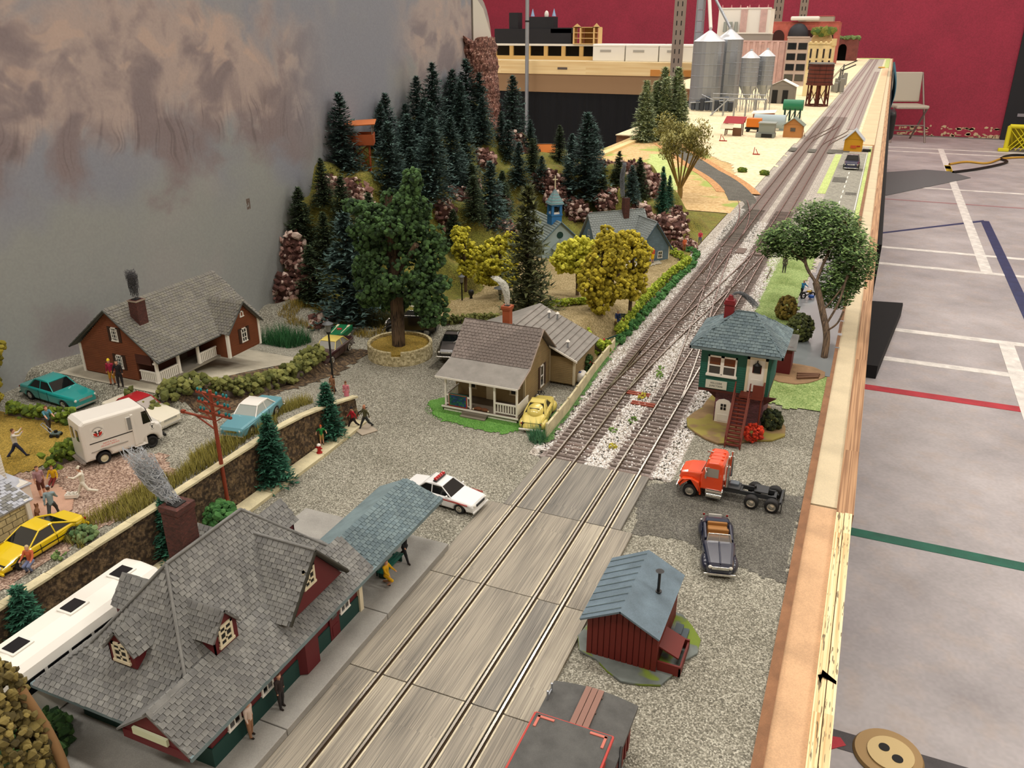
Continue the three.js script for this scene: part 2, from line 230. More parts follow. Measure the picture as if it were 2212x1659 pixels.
struct(mk('ground_board', [b2(-625, -4, -60, -8, 300, -2480), b2(-720, -4, -60, -8, -2480, -4600), b2(-1150, -4, -60, -8, -4600, -10200), b2(-360, -4, -8, -2.3, 300, -700), b2(-360, -4, -8, -2.3, -700, -2480), b2(-720, -4, -8, -2.3, -2480, -4600), b2(-1150, -4, -8, -2.3, -4600, -10200)], mt.fascia), 'wooden board that carries the model railway', 'baseboard');
struct(drape('ground_gravel', [[-205, 120], [-4, 120], [-4, -700], [-205, -700], [-352, -700], [-352, 120]], mt.gravel, 0, 3.5), 'grey-beige gravel yard around the tracks and road', 'gravel ground');
struct(drape('ground_upper_gravel', [[-352, 120], [-352, -520], [-330, -520], [-330, -700], [-585, -700], [-585, 120]], mt.gravel, 0, 4), 'grey gravel lane on the raised side above the retaining wall', 'gravel ground');
struct(drape('hill', [[-585, -696], [-330, -696], [-215, -696], [-215, -1440], [-586, -1440]], mt.turf, 0, 5), 'steep hillside with ochre turf under the spruces', 'hill');
struct(drape('ground_park', [[-215, -700], [-340, -696], [-415, -760], [-395, -900], [-430, -1060], [-330, -1120], [-235, -1150], [-206, -1100]], mt.park, .5, 3, null, 8), 'dry straw-coloured ground under the yellow trees', 'ground');
struct(drape('ground_track_side', [[-207, -505], [-94, -505], [-94, -700], [-4, -700], [-4, -2480], [-215, -2480], [-215, -700], [-207, -700]], mt.ballast, 0, 6), 'pale stone ballast bed under the two tracks', 'ballast bed');
struct(mk('ground_far_ballast', b2(-203, -56, -2.3, -1.6, -2478, -10180), mt.ballast), 'pale ballast bed of the far yard tracks', 'ballast bed');
struct(drape('ground_far_field', [[-215, -1438], [-640, -1438], [-660, -2480], [-215, -2480]], mt.tanField, .2, 14), 'tan and green field beyond the hill', 'field');
struct(mk('ground_far', [b2(-720, -203, -2.3, .3, -2470, -4600), b2(-1150, -203, -2.3, .3, -4600, -10180), b2(-56, -4, -.3, .3, -2470, -10180)], mt.sand), 'pale sandy industrial yard far down the layout', 'ground');
// far field pieces
struct(drape('pale_lawn', [[-330, -1560], [-380, -1530], [-470, -1900], [-520, -2100], [-470, -2120], [-400, -1850]], mt.paleGreen, .6, 8, null, 12), 'pale green strip of lawn past the rocky hill', 'lawn');
struct(drape('sand_yard', [[-208, -1560], [-300, -2000], [-420, -2200], [-560, -2480], [-205, -2480]], mt.sand, .8, 8, null, 8), 'almost white sandy yard beside the far tracks', 'ground');
// near patches
struct(drape('asphalt_road', [[-118, -492], [-96, -507], [-50, -512], [-9, -520], [-9, -415], [-44, -424], [-72, -436], [-104, -433], [-104, -450], [-112, -470]], mt.asphalt, .25, 2, null, 3), 'dark grey asphalt lane crossing beside the orange truck', 'road');
struct(drape('cottage_lawn', [[-303, -540], [-316, -556], [-304, -572], [-290, -556], [-240, -566], [-222, -570], [-216, -545], [-232, -526], [-250, -524], [-285, -528]], mt.lawn, .5, 1.5, null, 5), 'bright green lawn in front of the porch', 'lawn');
struct(drape('fence_grass', [[-203, -524], [-194, -530], [-198, -600], [-202, -700], [-206, -770], [-214, -770], [-206, -690], [-205, -600], [-210, -530]], mt.darkMoss, 2.4, 1.5, null, 4), 'dark green grass strip between fence and track', 'grass strip');
struct(drape('side_grass', [[-94, -690], [-34, -660], [-6, -668], [-6, -740], [-40, -800], [-48, -870], [-56, -1000], [-50, -1240], [-122, -1250], [-104, -1100], [-96, -950]], mt.moss, .8, 3, null, 7), 'mossy green lawn along the right track by the pond', 'lawn');
struct(drape('pond', [[-52, -770], [-5, -745], [-5, -1236], [-24, -1236], [-46, -1150], [-54, -1000], [-46, -850]], new THREE.MeshPhysicalMaterial({ color: 0x767c7e, roughness: .3, clearcoat: .5, clearcoatRoughness: .25 }), 1.4, 4, null, 5), 'still grey pond beside the leafy tree', 'pond');
struct(drape('upper_pink_gravel', [[-364, -240], [-364, -330], [-400, -350], [-440, -330], [-452, -300], [-470, -285], [-440, -180], [-364, -180]], mt.pinkGravel, .4, 2.5, null, 6), 'pinkish gravel drive around the delivery van', 'gravel');
struct(drape('ochre_lawn', [[-455, -300], [-452, -330], [-470, -358], [-560, -352], [-585, -300], [-585, -250], [-470, -280]], mt.ochreLawn, .7, 2.5, null, 6), 'ochre-green lawn being mown', 'lawn');
mt.path = TM(mottle([188, 150, 128], 12, 6, 12), { tile: 60, rough: .9 });
struct(drape('pink_path', [[-380, -258], [-403, -285], [-440, -298], [-452, -288], [-425, -262], [-396, -236]], mt.path, .9, 1.5), 'smooth pinkish path past the stone-walled house', 'path');
struct(drape('soil_bank', [[-440, -404], [-402, -404], [-404, -480], [-412, -560], [-424, -636], [-452, -640], [-440, -560]], mt.stoneDark, .45, 3, null, 8), 'bare dark brown soil bank below the olive hedge', 'soil bank');
struct(drape('house_pad', [[-556, -404], [-449, -404], [-443, -412], [-440, -560], [-556, -560]], mt.concrete, .5, 3), 'pale concrete pad around the brown clapboard house', 'pavement');
struct(drape('church_lot', [[-240, -1072], [-258, -1108], [-300, -1140], [-345, -1110], [-300, -1040], [-268, -1024]], mt.concrete, 1.4, 3), 'pale green-grey concrete slab under the gabled grey house', 'pavement');
// bench edge: fascia lip, top boards, skirts
struct(mk('trim_1', b2(-8, -3, -12, 1.2, 300, -10180), mt.fascia), 'brown hardboard lip along the bench edge', 'trim');
struct(mk('trim_2', [b2(-3, 13.5, -60, -1, 300, -513)], mt.tanBoard), 'tan board on the near bench edge', 'trim');
struct(mk('trim_3', [b2(-3, 13.5, -60, -.4, -514, -10180)], mt.creamBoard), 'cream board on the far bench edge', 'trim');
struct(mk('trim_4', [b2(13.5, 18.2, -70, 2, 300, -505), b2(18.6, 23, -70, 2.6, 300, -505)], mt.pine), 'pale knotty pine strip on the near bench edge', 'trim');
struct(mk('trim_5', [b2(13.5, 24, -80, 1.6, -505.6, -10180)], mt.brownWood), 'brown weathered board on the far bench edge', 'trim');
mk('scorch_mark', [ext([[14, -344.4], [15.5, -345.4], [15.8, -349], [22.6, -343.4], [22.6, -341], [16.2, -344], [15.6, -339]], .1).rotateX(Math.PI / 2).scale(1, -1, 1)], M(0x2a1c12, .9));
scene.children.at(-1).position.y = .0027; tag(scene.children.at(-1), 'dark burn mark across the pale pine edge strip', 'burn mark');
const curtain = TM((u, v) => { const k = 9 + NZ(u * 90, v * 6, 90) * 7; return [k * .8, k * .9, k * 1.25, .5 + Math.sin(u * 60) * .5]; }, { tile: 900, rough: .95, bump: 8 });
struct(mk('wall_skirt', [b2(24.5, 34, -1100, -30, -1440, -10000)], curtain), 'black cloth skirt hanging from the far bench edge', 'curtain');
struct(mk('wall_bench_front', [b2(6, 12, -1100, -60, 300, -1440)], curtain), 'black cloth skirt hanging under the near bench', 'curtain');
// wooden edge of the board behind the hill
struct(mk('trim_6', b2(-632, -614, -30, 6, -1500, -2500), mt.pineFar), 'pale edge of the board behind the hill', 'trim');
// ---------- painted sky backdrop ----------
{
  const tx = dataTex(2048, 512, (u, v) => {
    const z = 150 - u * 1412, y = v * 345, q = v * .25, w1 = fbm(u, q, 24, 3) - .5, w2 = fbm(u + .37, q + .11, 24, 3, NZ2) - .5, wu = u + w1 * .03, wv = q + w2 * .03;
    const p = fbm(wu, wv, 40, 5), p2 = fbm(wu + .21, wv, 64, 4, NZ2), b1 = fbm(u, q, 12, 4), fine = (NZ(u * 256 * 4, v * 256, 256) - .5) * 7;
    let k = mix3([156, 160, 159], [146, 150, 162], ss(.35, .65, b1 + (y - 170) / 700)); k = mix3(k, [166, 164, 164], ss(.5, .75, fbm(u + .6, q + .2, 16, 4, NZ2)) * .5);
    const yb = 252 - 26 * ss(-560, -800, z), edge = (p - .5) * 120 + (w1 + w2) * 60;
    const m = ss(92, 34, Math.abs(y - yb) + edge) * ss(-860, -720, z) + .8 * ss(70, 20, Math.abs(y - 285) + edge) * ss(-960, -1060, z) + .6 * ss(30, 6, Math.hypot((z + 446) * .8, y - 62) + edge * .3);
    let cl_ = mix3([142, 130, 133], [184, 168, 163], ss(.36, .62, p * .7 + p2 * .3 + (y - 240) / 420)); cl_ = mix3(cl_, [202, 178, 165], ss(.56, .7, p2) * ss(225, 270, y) * .6);
    const st = NZ(wu * 1024 % 256, v * 9 + 30, 256) * .6 + NZ2(wu * 480 % 256, v * 5 + 11, 256) * .4; cl_ = mix3(cl_, [118, 107, 110], ss(.55, .82, st) * ss(240, 205, y) * ss(165, 190, y) * .7);
    k = mix3(k, cl_, Math.min(1, m)); const bare = z < -674 && z > -680 && y > 119 && y < 130 && NZ(z * 1.1 + 900, y, 256) > .35; if (bare) k = [104, 90, 82];
    return [cl(k[0] + fine), cl(k[1] + fine), cl(k[2] + fine)];
  }, true);
  const mat = new THREE.MeshStandardMaterial({ map: tx, roughness: .9, bumpMap: mt.concrete.bumpMap, bumpScale: .0002 }); mat.userData.keepUV = true;
  const t = thing('painted_backdrop', 'tall board painted as a cloudy grey sky behind the houses', 'backdrop', [0, 0, 0]);
  const R = 70, P = [[150, -10], [-1262, -10], [-1290, 140], [-1286, 250]]; for (let i = 0; i <= 8; i++) { const a = i / 8 * Math.PI / 2; P.push([-1286 + 60 * (1 - Math.cos(a)), 262 + 78 * Math.sin(a)]); } P.push([150, 340]);
  const front = new THREE.ShapeGeometry(shape(P)); const p = front.attributes.position, uv = front.attributes.uv;
  for (let i = 0; i < p.count; i++) { const z = p.getX(i), y = p.getY(i); uv.setXY(i, (z - 150) / (-1262 - 150), y / 345); p.setXYZ(i, -585, y, z); }
  { const ix = front.index; for (let i = 0; i < ix.count; i += 3) { const a = ix.getX(i); ix.setX(i, ix.getX(i + 1)); ix.setX(i + 1, a); } }
  front.computeVertexNormals(); const o = mk('painting', front, mat, t);
  const brd = ext(P, 9); brd.rotateY(-Math.PI / 2); brd.translate(-590, 0, 0); mk('board', brd, M(0xb8b6ae, .85), t);
  mk('seam_post', b2(-584.8, -583.6, 40, 336, -1214, -1215.6), M(0x70685f, .8), t);
  mk('white_end_panel', [slab([[-583.8, 250, -1216], [-583.8, 336, -1216], [-583.8, 336, -1222], [-583.8, 318, -1252], [-583.8, 280, -1280], [-583.8, 240, -1284]], .8)], M(0xd9d6cc, .8), t);
}
// ---------- tracks ----------
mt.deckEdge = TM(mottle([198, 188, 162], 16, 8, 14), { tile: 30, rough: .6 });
mt.farBed = TM(mottle([156, 142, 136], 12, 8, 12), { tile: 60, rough: .95 });
const TX = [-175, -127], RAILS = [-8.25, 8.25];
const tieGeo = join(b2(-15, 15, -1.8, 0, 1.25, -1.25)), tieLong = join(b2(-22, 22, -1.8, 0, 1.25, -1.25));
const tieMats = [c.tie, c.tie2, c.tie3];
function railPair(t, pts, name = 'rail') {        // pts: centre line [x, z]; two rails with bright heads
  for (const off of RAILS) {
    const side = [], head = [];
    for (let i = 0; i < pts.length - 1; i++) {
      const [x0, z0] = pts[i], [x1, z1] = pts[i + 1], d = Math.hypot(x1 - x0, z1 - z0), nx = -(z1 - z0) / d, nz = (x1 - x0) / d, ry = Math.atan2(x1 - x0, z1 - z0);
      const X = (x0 + x1) / 2 + nx * off, Z = (z0 + z1) / 2 + nz * off;
      side.push(box(.8, 1.7, d + .05, X, -.35, Z, 0, ry, 0), box(1.8, .4, d + .05, X, -1.1, Z, 0, ry, 0)); head.push(box(1.15, .35, d + .05, X, .62, Z, 0, ry, 0));
    }
    const r = mk(name, side, c.railSide, t); mk('rail_head', head, c.steel, r);
  }
}
const line = (x, z0, z1) => [[x, z0], [x, z1]];
const curve = (f, z0, z1, n) => Array.from({ length: n + 1 }, (_, i) => { const z = lerp(z0, z1, i / n); return [f(z), z]; });
TX.forEach((x, k) => {
  const t = thing('railway_track', ['straight railway track nearer the houses, running the length of the layout', 'straight railway track nearer the bench edge, running the length of the layout'][k], 'railway track', [0, 0, 0], 0);
  railPair(t, line(x, 150, -10150));
  const r = rng(31 + k); let z = -506.5, n = 0; const rest = [];
  while (z > -1500) { const m = mesh('tie', tieGeo, tieMats[Math.floor(r() * 3)], t); m.position.set((x + (r() - .5)) * S, -.9 * S, z * S); m.rotation.y = (r() - .5) * .03; z -= 6.6; n++; }
  for (; z > -3300; z -= 6.6) rest.push(b2(x - 15, x + 15, -2.7, -.9, z + 1.25, z - 1.25));
  stuff(mk('far_ties', rest, mt.farBed, t));
  mk('roadbed', [b2(x - 19, x + 19, -2.3, -1.5, -505, -3300)], mt.trackbed, t);
  mk('far_roadbed', [b2(x - 17, x + 17, -1.6, -.4, -3300, -10150)], mt.farBed, t);
  if (k === 0) mk('throw_rod', [b2(-166, -146, -1.2, -.2, -641, -643.5), b2(-166, -146, -1.2, -.2, -645, -647.5)], c.rust, t);
  else mk('throw_rod', [b2(-157, -137, -1.2, -.2, -622, -624.5), b2(-157, -137, -1.2, -.2, -626, -628.5)], c.rust, t);
});
{
  const t = thing('scissors_crossover', 'crossing switch tracks that join the two main tracks', 'railway switch');
  const f = (a, b) => (z) => lerp(a, b, ss(0, 1, (-640 - z) / 560) * .35 + .65 * Math.min(1, Math.max(0, (-640 - z) / 560)));
  railPair(t, curve(f(-175, -127), -640, -1200, 40)); railPair(t, curve(f(-127, -175), -640, -1200, 40));
  for (const [zz, x] of [[-700, -190.6], [-735, -190.6], [-1050, -190.6], [-760, -111], [-1060, -111]]) mk('guard_rail', b2(x + 9.2, x + 10, -1, .8, zz, zz - 45), c.railSide, t);
  const r = rng(90); for (let z = -806.3; z > -1010; z -= 6.6) { const m = mesh('long_tie', tieLong, tieMats[Math.floor(r() * 3)], t); m.position.set(-151 * S, -.95 * S, z * S); }
}
{
  const t = thing('branch_track', 'grey ballasted branch track curving off towards the silos', 'railway track');
  const P = []; for (let i = 0; i <= 20; i++) { const a = i / 20, z = lerp(-1250, -1900, a); P.push([-175 - 130 * a * a * (1 + .25 * a), z]); }
  for (let i = 1; i <= 10; i++) { const a = i / 10; P.push([-337 - 190 * a, -1900 - 420 * a]); }
  railPair(t, P);
  const sl = []; for (let i = 0; i < P.length - 1; i++) { const [x0, z0] = P[i], [x1, z1] = P[i + 1], d = Math.hypot(x1 - x0, z1 - z0), nx = -(z1 - z0) / d * 25, nz = (x1 - x0) / d * 25; sl.push(slab([[x0 + nx, .9 - 2.2 * (x0 > -205), z0 + nz], [x1 + nx, .9 - 2.2 * (x1 > -205), z1 + nz], [x1 - nx, .9 - 2.2 * (x1 > -205), z1 - nz], [x0 - nx, .9 - 2.2 * (x0 > -205), z0 - nz]], .8)); }
  mk('roadbed', sl, mt.asphalt, t);
  const banks = []; for (let i = 12; i < P.length - 1; i++) { const [x0, z0] = P[i], [x1, z1] = P[i + 1]; for (const s of [-1, 1]) banks.push(slab([[x0 + s * 25, 1, z0], [x1 + s * 25, 1, z1], [x1 + s * 42, .9, z1], [x0 + s * 42, .9, z0]], .6)); }
  mk('bank', banks, TM(grains([196, 146, 96], [150, 98, 58], [222, 180, 132], 64, .8), { tile: 80, rough: 1 }), t);
}
{
  const t = thing('siding_track', 'third track with crossing switches in the far yard', 'railway track');
  railPair(t, curve((z) => lerp(-127, -78, ss(-2420, -2900, z)), -2420, -2900, 12)); railPair(t, line(-78, -2900, -7000));
  railPair(t, curve((z) => lerp(-175, -127, ss(-2480, -3050, z)), -2480, -3050, 12));
  mk('roadbed', [b2(-95, -61, -1.6, -.4, -2900, -7000)], mt.farBed, t);
}
{
  const t = thing('silo_spur_track', 'spur track running past the water tower to the silos', 'railway track');
  railPair(t, [[-205, -2650], [-300, -3500], [-420, -4400], [-520, -5200]]);
}
// timber crossing deck between and beside the rails
{
  const t = thing('timber_deck', 'weathered grey timber crossing deck laid between the rails', 'wooden deck');
  const strips = [[-202, -184.6], [-181.6, -168.4], [-165.2, -136.9], [-133.6, -120.4], [-117.2, -102.6]], cuts = [60, -96, -180, -264, -348, -432, -505], r = rng(8), mats = [mt.deck, mt.deckDark, mt.deckPale, mt.deck];
  strips.forEach(([a, b], i) => { for (let j = 0; j < cuts.length - 1; j++) { let x0 = a, x1 = b; if (j === 5 && i === 0) x0 = -191; if (j === 5 && i === 4) x1 = -110.5; const g = rbox(x1 - x0, 2.4, cuts[j] - cuts[j + 1] - .5, .25, (x0 + x1) / 2, -1.1 + (r() - .5) * .12, (cuts[j] + cuts[j + 1]) / 2); const o = mk('plank', g, mats[Math.floor(r() * 4)], t); for (const e of [x0 > -190 ? x0 : null, x1 < -112 ? x1 : null]) if (e !== null) mk('cream_edge', box(.9, .2, cuts[j] - cuts[j + 1] - 1, e + (e === x0 ? .55 : -.55), .16, (cuts[j] + cuts[j + 1]) / 2), mt.deckEdge, o); const uv = o.geometry.attributes.uv, du = r(), dv = r(); for (let k = 0; k < uv.count; k++) uv.setXY(k, uv.getX(k) + du, uv.getY(k) + dv); } });  // thin cream strip laid along each plank side that faces a rail
  for (const x of [-153.5, -127]) mk('far_plank', b2(x - 6, x + 6, -2, .2, -1175, -1205), c.tie2, t);
}
// loose ballast stones
{
  const r = rng(12), g = new THREE.IcosahedronGeometry(.72 * S, 0), N = 24000, im = new THREE.InstancedMesh(g, M(0xffffff, .95), N), d = new THREE.Object3D(), col = new THREE.Color();
  let i = 0; const zone = (x0, x1, z0, z1, n) => { for (let k = 0; k < n && i < N; k++, i++) { const x = lerp(x0, x1, r()) + (r() - .5) * 3, z = lerp(z0, z1, Math.pow(r(), 1.25)); d.position.set(x * S, (-1.9 + r() * .9) * S, z * S); d.rotation.set(r() * 6, r() * 6, r() * 6); const s = .6 + r() * .75; d.scale.set(s * (.7 + r() * .6), s * .8, s * (.7 + r() * .6)); d.updateMatrix(); im.setMatrixAt(i, d.matrix); const q = r(); col.setHSL(.07 + r() * .04, .12, q < .2 ? .42 : q < .5 ? .62 : .78 + r() * .12); im.setColorAt(i, col); } };
  zone(-205, -192, -515, -1500, 6000); zone(-160, -142, -506, -1400, 9000); zone(-110, -96, -508, -1300, 6500); zone(-182, -120, -515, -1200, 2500);
  im.count = i; im.name = 'ballast_stones'; im.castShadow = im.receiveShadow = true; scene.add(im); tag(im, 'loose pale ballast stones scattered beside the rails', 'stones', null, 'stuff');
}
// ---------- building helpers ----------
function clap(ax, pos, a0, a1, y0, y1, pitch, out, clip) {   // lapped boards on a wall; ax 'z': wall faces +-z at z = pos, boards run along x
  const L = [], n = Math.round((y1 - y0) / pitch);
  for (let i = 0; i < n; i++) { const y = y0 + (i + .5) * pitch; let p = a0, q = a1; if (clip) { const k = clip(y + pitch * .4); if (!k) continue; [p, q] = k; } if (q - p < .4) continue; const m = (p + q) / 2, w = q - p; L.push(ax === 'z' ? box(w, pitch * 1.04, .5, m, y, pos, -out * .16, 0, 0) : box(.5, pitch * 1.04, w, pos, y, m, 0, 0, out * .16)); }
  return L;
}
// window: frame part with its panes; ry turns its face from +z
function win(t, x, y, z, ry, w, h, nx = 2, ny = 2, frame = c.trimWhite, glass = c.glass, bar_ = .5, fr = .9) {
  const g = [], hw = w / 2, hh = h / 2;
  g.push(box(w, fr, .8, 0, hh - fr / 2, 0), box(w + .8, fr, 1.1, 0, -hh + fr / 2, .1), box(fr, h, .8, -hw + fr / 2, 0, 0), box(fr, h, .8, hw - fr / 2, 0, 0));
  for (let i = 1; i < nx; i++) g.push(box(bar_, h, .6, -hw + w * i / nx, 0, 0)); for (let i = 1; i < ny; i++) g.push(box(w, bar_, .6, 0, -hh + h * i / ny, 0));
  g.forEach(k => tf(k, x, y, z, 0, ry, 0)); const o = mk('window', g, frame, t); mk('pane', tf(box(w - .4, h - .4, .3, 0, 0, -.15), x, y, z, 0, ry, 0), glass, o); return o;
}
function door(t, x, y0, z, ry, w, h, mat = c.trimWhite, pane = true) {
  const o = mk('door', [tf(box(w, h, .8, 0, h / 2, 0), x, y0, z, 0, ry, 0), tf(box(w * .62, h * .3, .3, 0, h * .24, .5), x, y0, z, 0, ry, 0)], mat, t);
  if (pane) mk('pane', tf(box(w * .55, h * .26, .25, 0, h * .72, .45), x, y0, z, 0, ry, 0), c.glass, o); return o;
}
// shingles over planar roof faces; the ones nearest the camera become parts, the rest one mass
function shingles(t, faces, w, course, mats, nParts, th = .42) {
  const r = rng(faces.length * 17 + Math.round(w * 10)), all = [];
  for (const P of faces) {
    const p = P.map(a => V(...a)), u = p[1].clone().sub(p[0]).normalize(), n = V(0, 0, 0);
    for (let i = 0; i < p.length; i++) { const a = p[i], b = p[(i + 1) % p.length]; n.add(V((a.y - b.y) * (a.z + b.z), (a.z - b.z) * (a.x + b.x), (a.x - b.x) * (a.y + b.y))); }
    n.normalize(); if (n.y < 0) n.negate(); const v = n.clone().cross(u); if (v.y < 0) v.negate();
    const q = p.map(a => { const d = a.clone().sub(p[0]); return [d.dot(u), d.dot(v)]; }), us = q.map(k => k[0]), vs = q.map(k => k[1]);
    const ins = (x, y) => { let k = false; for (let i = 0, j = q.length - 1; i < q.length; j = i++) { const [a, b] = q[i], [e, f] = q[j]; if ((b > y) !== (f > y) && x < (e - a) * (y - b) / (f - b) + a) k = !k; } return k; };
    const vm = Math.max(...vs), u0 = Math.min(...us), u1 = Math.max(...us); let row = 0;
    const ux = u.clone(); if (ux.clone().cross(v).dot(n) < 0) ux.negate();
    for (let y = 0; y < vm; y += course, row++) for (let x = u0 - w + (row % 2) * w / 2 + r() * .3; x < u1 + w; x += w) {
      const yy = y + course * .55, ww = w * (.86 + r() * .1); if (!ins(x, yy) || !ins(x - ww * .42, y + .05) || !ins(x + ww * .42, y + .05)) continue;
      const lift = th * .5 + r() * .12, tilt = .09 + r() * .07, o = new THREE.Matrix4().makeBasis(ux, v.clone().multiplyScalar(Math.cos(tilt)).addScaledVector(n, -Math.sin(tilt)), n.clone().multiplyScalar(Math.cos(tilt)).addScaledVector(v, Math.sin(tilt)));
      const c0 = p[0].clone().addScaledVector(u, x).addScaledVector(v, yy + (r() - .5) * course * .12).addScaledVector(n, lift); o.scale(V(ww / w, 1, 1)); o.setPosition(c0); all.push([c0.distanceTo(V(0, 290, 0)), o, Math.floor(r() * mats.length)]);
    }
  }
  all.sort((a, b) => a[0] - b[0]);
  const base = () => box(w, course * 1.3, th, 0, 0, 0), kept = O; O = null; const gs = mats.map(m => join(base(), m)); O = kept;
  const rest = mats.map(() => []);
  all.forEach(([, o, k], i) => {
    if (i < nParts) { const m = mesh('shingle', gs[k], mats[k], t), e = o.clone(); const pp = new THREE.Vector3().setFromMatrixPosition(e).sub(O ? V(...O) : V(0, 0, 0)).multiplyScalar(S); e.setPosition(pp); e.decompose(m.position, m.quaternion, m.scale); }
    else { const g = base(); g.applyMatrix4(o); rest[k].push(g); }
  });
  rest.forEach((L, k) => L.length && stuff(mk('shingles', L, mats[k], t)));
}
const SH = [mt.shingle, mt.shingleB, mt.shingleC];
// ---------- station ----------
{
  const t = at('railway_station', 'large grey-shingled station with dormers, brick chimney and long platform canopy', 'station', [-254, 4, -240]);
  mk('wall', [b2(-290, -216, 4, 33, -186, -298)], c.redPaint, t);
  mk('wainscot', [b2(-290.6, -215.4, 4, 14, -185.4, -298.6)], c.greenDark, t);
  mk('bay', [ext([[-222, -262], [-212, -256], [-212, -246], [-222, -240]], 27).rotateX(Math.PI / 2).translate(0, 18, 0)], c.redPaint, t);
  for (const z of [-200, -222, -284]) win(t, -215.6, 20, z, Math.PI / 2, 8, 13, 2, 3);
  for (const x of [-280, -262]) win(t, x, 20, -185.6, 0, 8, 13, 2, 3);
  door(t, -215.5, 4.5, -274, Math.PI / 2, 8, 20, c.redPaint);
  mk('corner_board', [b2(-216.6, -214.4, 4, 30, -296, -299)], c.cream, t);
  const faces = {
    skirtR: [[-207.5, 30, -168], [-207.5, 30, -302], [-227, 45, -302], [-227, 45, -168]],
    skirtL: [[-300, 30, -312], [-300, 30, -172], [-281, 44, -190], [-281, 44, -292]],
    skirtF: [[-300, 30, -172], [-240, 30, -172], [-230, 44, -190], [-281, 44, -190]],
    skirtB: [[-230, 30, -312], [-300, 30, -312], [-281, 44, -292], [-230, 44, -292]],
    wingL: [[-246.5, 30, -168], [-227, 45, -168], [-227, 45, -190], [-241, 33.5, -190]],
    mainR: [[-228, 44, -190], [-228, 44, -292], [-254.5, 77, -262], [-254.5, 77, -214]],
    mainL: [[-281, 44, -292], [-281, 44, -190], [-254.5, 77, -214], [-254.5, 77, -262]],
    mainF: [[-281, 44, -190], [-228, 44, -190], [-254.5, 77, -214]],
    mainB: [[-228, 44, -292], [-281, 44, -292], [-254.5, 77, -262]],
    gabN: [[-211, 40, -237], [-230, 40, -237], [-250, 67, -260], [-211, 67, -260]],
    gabF: [[-230, 40, -283], [-211, 40, -283], [-211, 67, -260], [-250, 67, -260]],
  };
  mk('roof', Object.values(faces).map(f => slab(f, .9)), mt.shingleB, t);
  // dormers
  const dorm = (x, y, z, ry, w, h, d) => {   // face centre bottom, facing ry from +z
    const P = (a, b, e) => { const v = V(a, b, e).applyAxisAngle(V(0, 1, 0), ry); return [v.x + x, v.y + y, v.z + z]; };
    const o = mk('dormer', [slab([P(-w / 2, 0, 0), P(w / 2, 0, 0), P(w / 2, h * .52, 0), P(0, h, 0), P(-w / 2, h * .52, 0)], .8), slab([P(w / 2, 0, 0), P(w / 2, h * .52, 0), P(w / 2, h * .52, -d)], .5), slab([P(-w / 2, 0, 0), P(-w / 2, h * .52, 0), P(-w / 2, h * .52, -d)], .5)], c.redPaint, t);
    const e = 2, f1 = [P(w / 2 + e, h * .42, 1.6), P(w / 2 + e, h * .42, -d * .95), P(0, h + .6, -d * 1.35), P(0, h + .6, 1.6)], f2 = [P(-w / 2 - e, h * .42, -d * .95), P(-w / 2 - e, h * .42, 1.6), P(0, h + .6, 1.6), P(0, h + .6, -d * 1.35)];
    mk('dormer_roof', [slab(f1, .8), slab(f2, .8)], mt.shingleB, o); const q = P(0, h * .36, .3); const k = win(t, q[0], q[1], q[2], ry, w * .62, h * .56, 2, 3, c.cream, c.dark, .9, 1.2);
    return [f1, f2];
  };
  const D = [...dorm(-225, 44.5, -212, Math.PI / 2, 13.5, 19, 16), ...dorm(-258, 43.5, -186.5, 0, 14, 18, 14), ...dorm(-284, 43.5, -216, -Math.PI / 2, 15, 19, 16), ...dorm(-262, 42.5, -298, Math.PI, 16, 18, 16), ...dorm(-284, 43.5, -262, -Math.PI / 2, 13, 18, 16)];
  mk('gable_wall', [slab([[-213.4, 39.5, -238.5], [-213.4, 39.5, -281.5], [-213.4, 65, -260]], 1)], c.redPaint, t);
  mk('gable_wall', [slab([[-244, 30, -169.4], [-209.5, 30, -169.4], [-227, 43.6, -169.4]], 1), b2(-244, -210, 26, 30.4, -169, -170)], c.redPaint, t);
  mk('sign_board', [b2(-237, -219, 31.2, 34.6, -168, -169.2)], M(0xc9cfae, .6), t);
  win(t, -213, 54.5, -256, Math.PI / 2, 8.4, 11, 2, 3, c.cream, c.dark, 1, 1.2);
  mk('ridge_cap', [bar([-254.5, 77.6, -214], [-254.5, 77.6, -262], .9), bar([-254.5, 77.6, -214], [-228, 44.6, -190], .8), bar([-254.5, 77.6, -214], [-281, 44.6, -190], .8), bar([-254.5, 77.6, -262], [-228, 44.6, -292], .8), bar([-250, 67.4, -260], [-211, 67.4, -260], .8), slab([[-224.5, 43.6, -168], [-224.5, 43.6, -189], [-227, 46, -188], [-227, 46, -168]], .5), slab([[-229.5, 43.6, -168], [-227, 46, -168], [-227, 46, -188], [-229.5, 43.6, -189]], .5)], mt.shingle, t);
  mk('fascia', [b2(-208, -207, 28.2, 30.4, -168, -302), b2(-300.4, -299.4, 28.2, 30.4, -172, -312), slab([[-300, 28.4, -171.6], [-240, 28.4, -171.6], [-240, 30.4, -171.6], [-300, 30.4, -171.6]], .6)], mt.slate, t);
  mk('barge_board', [bar([-211, 66.2, -260], [-211, 40, -237], .9, 4), bar([-211, 66.2, -260], [-211, 40, -283], 1.2, 4)], M(0x2c2a20, .8), t);
  shingles(t, [...Object.values(faces), ...D], 3.1, 2.3, SH, 300);
  // canopy over the far platform
  const cR = [[-207.5, 30, -302], [-207.5, 30, -378], [-229, 41.5, -374], [-229, 41.5, -302]], cL = [[-250, 30, -376], [-250, 30, -302], [-229, 41.5, -302], [-229, 41.5, -374]];
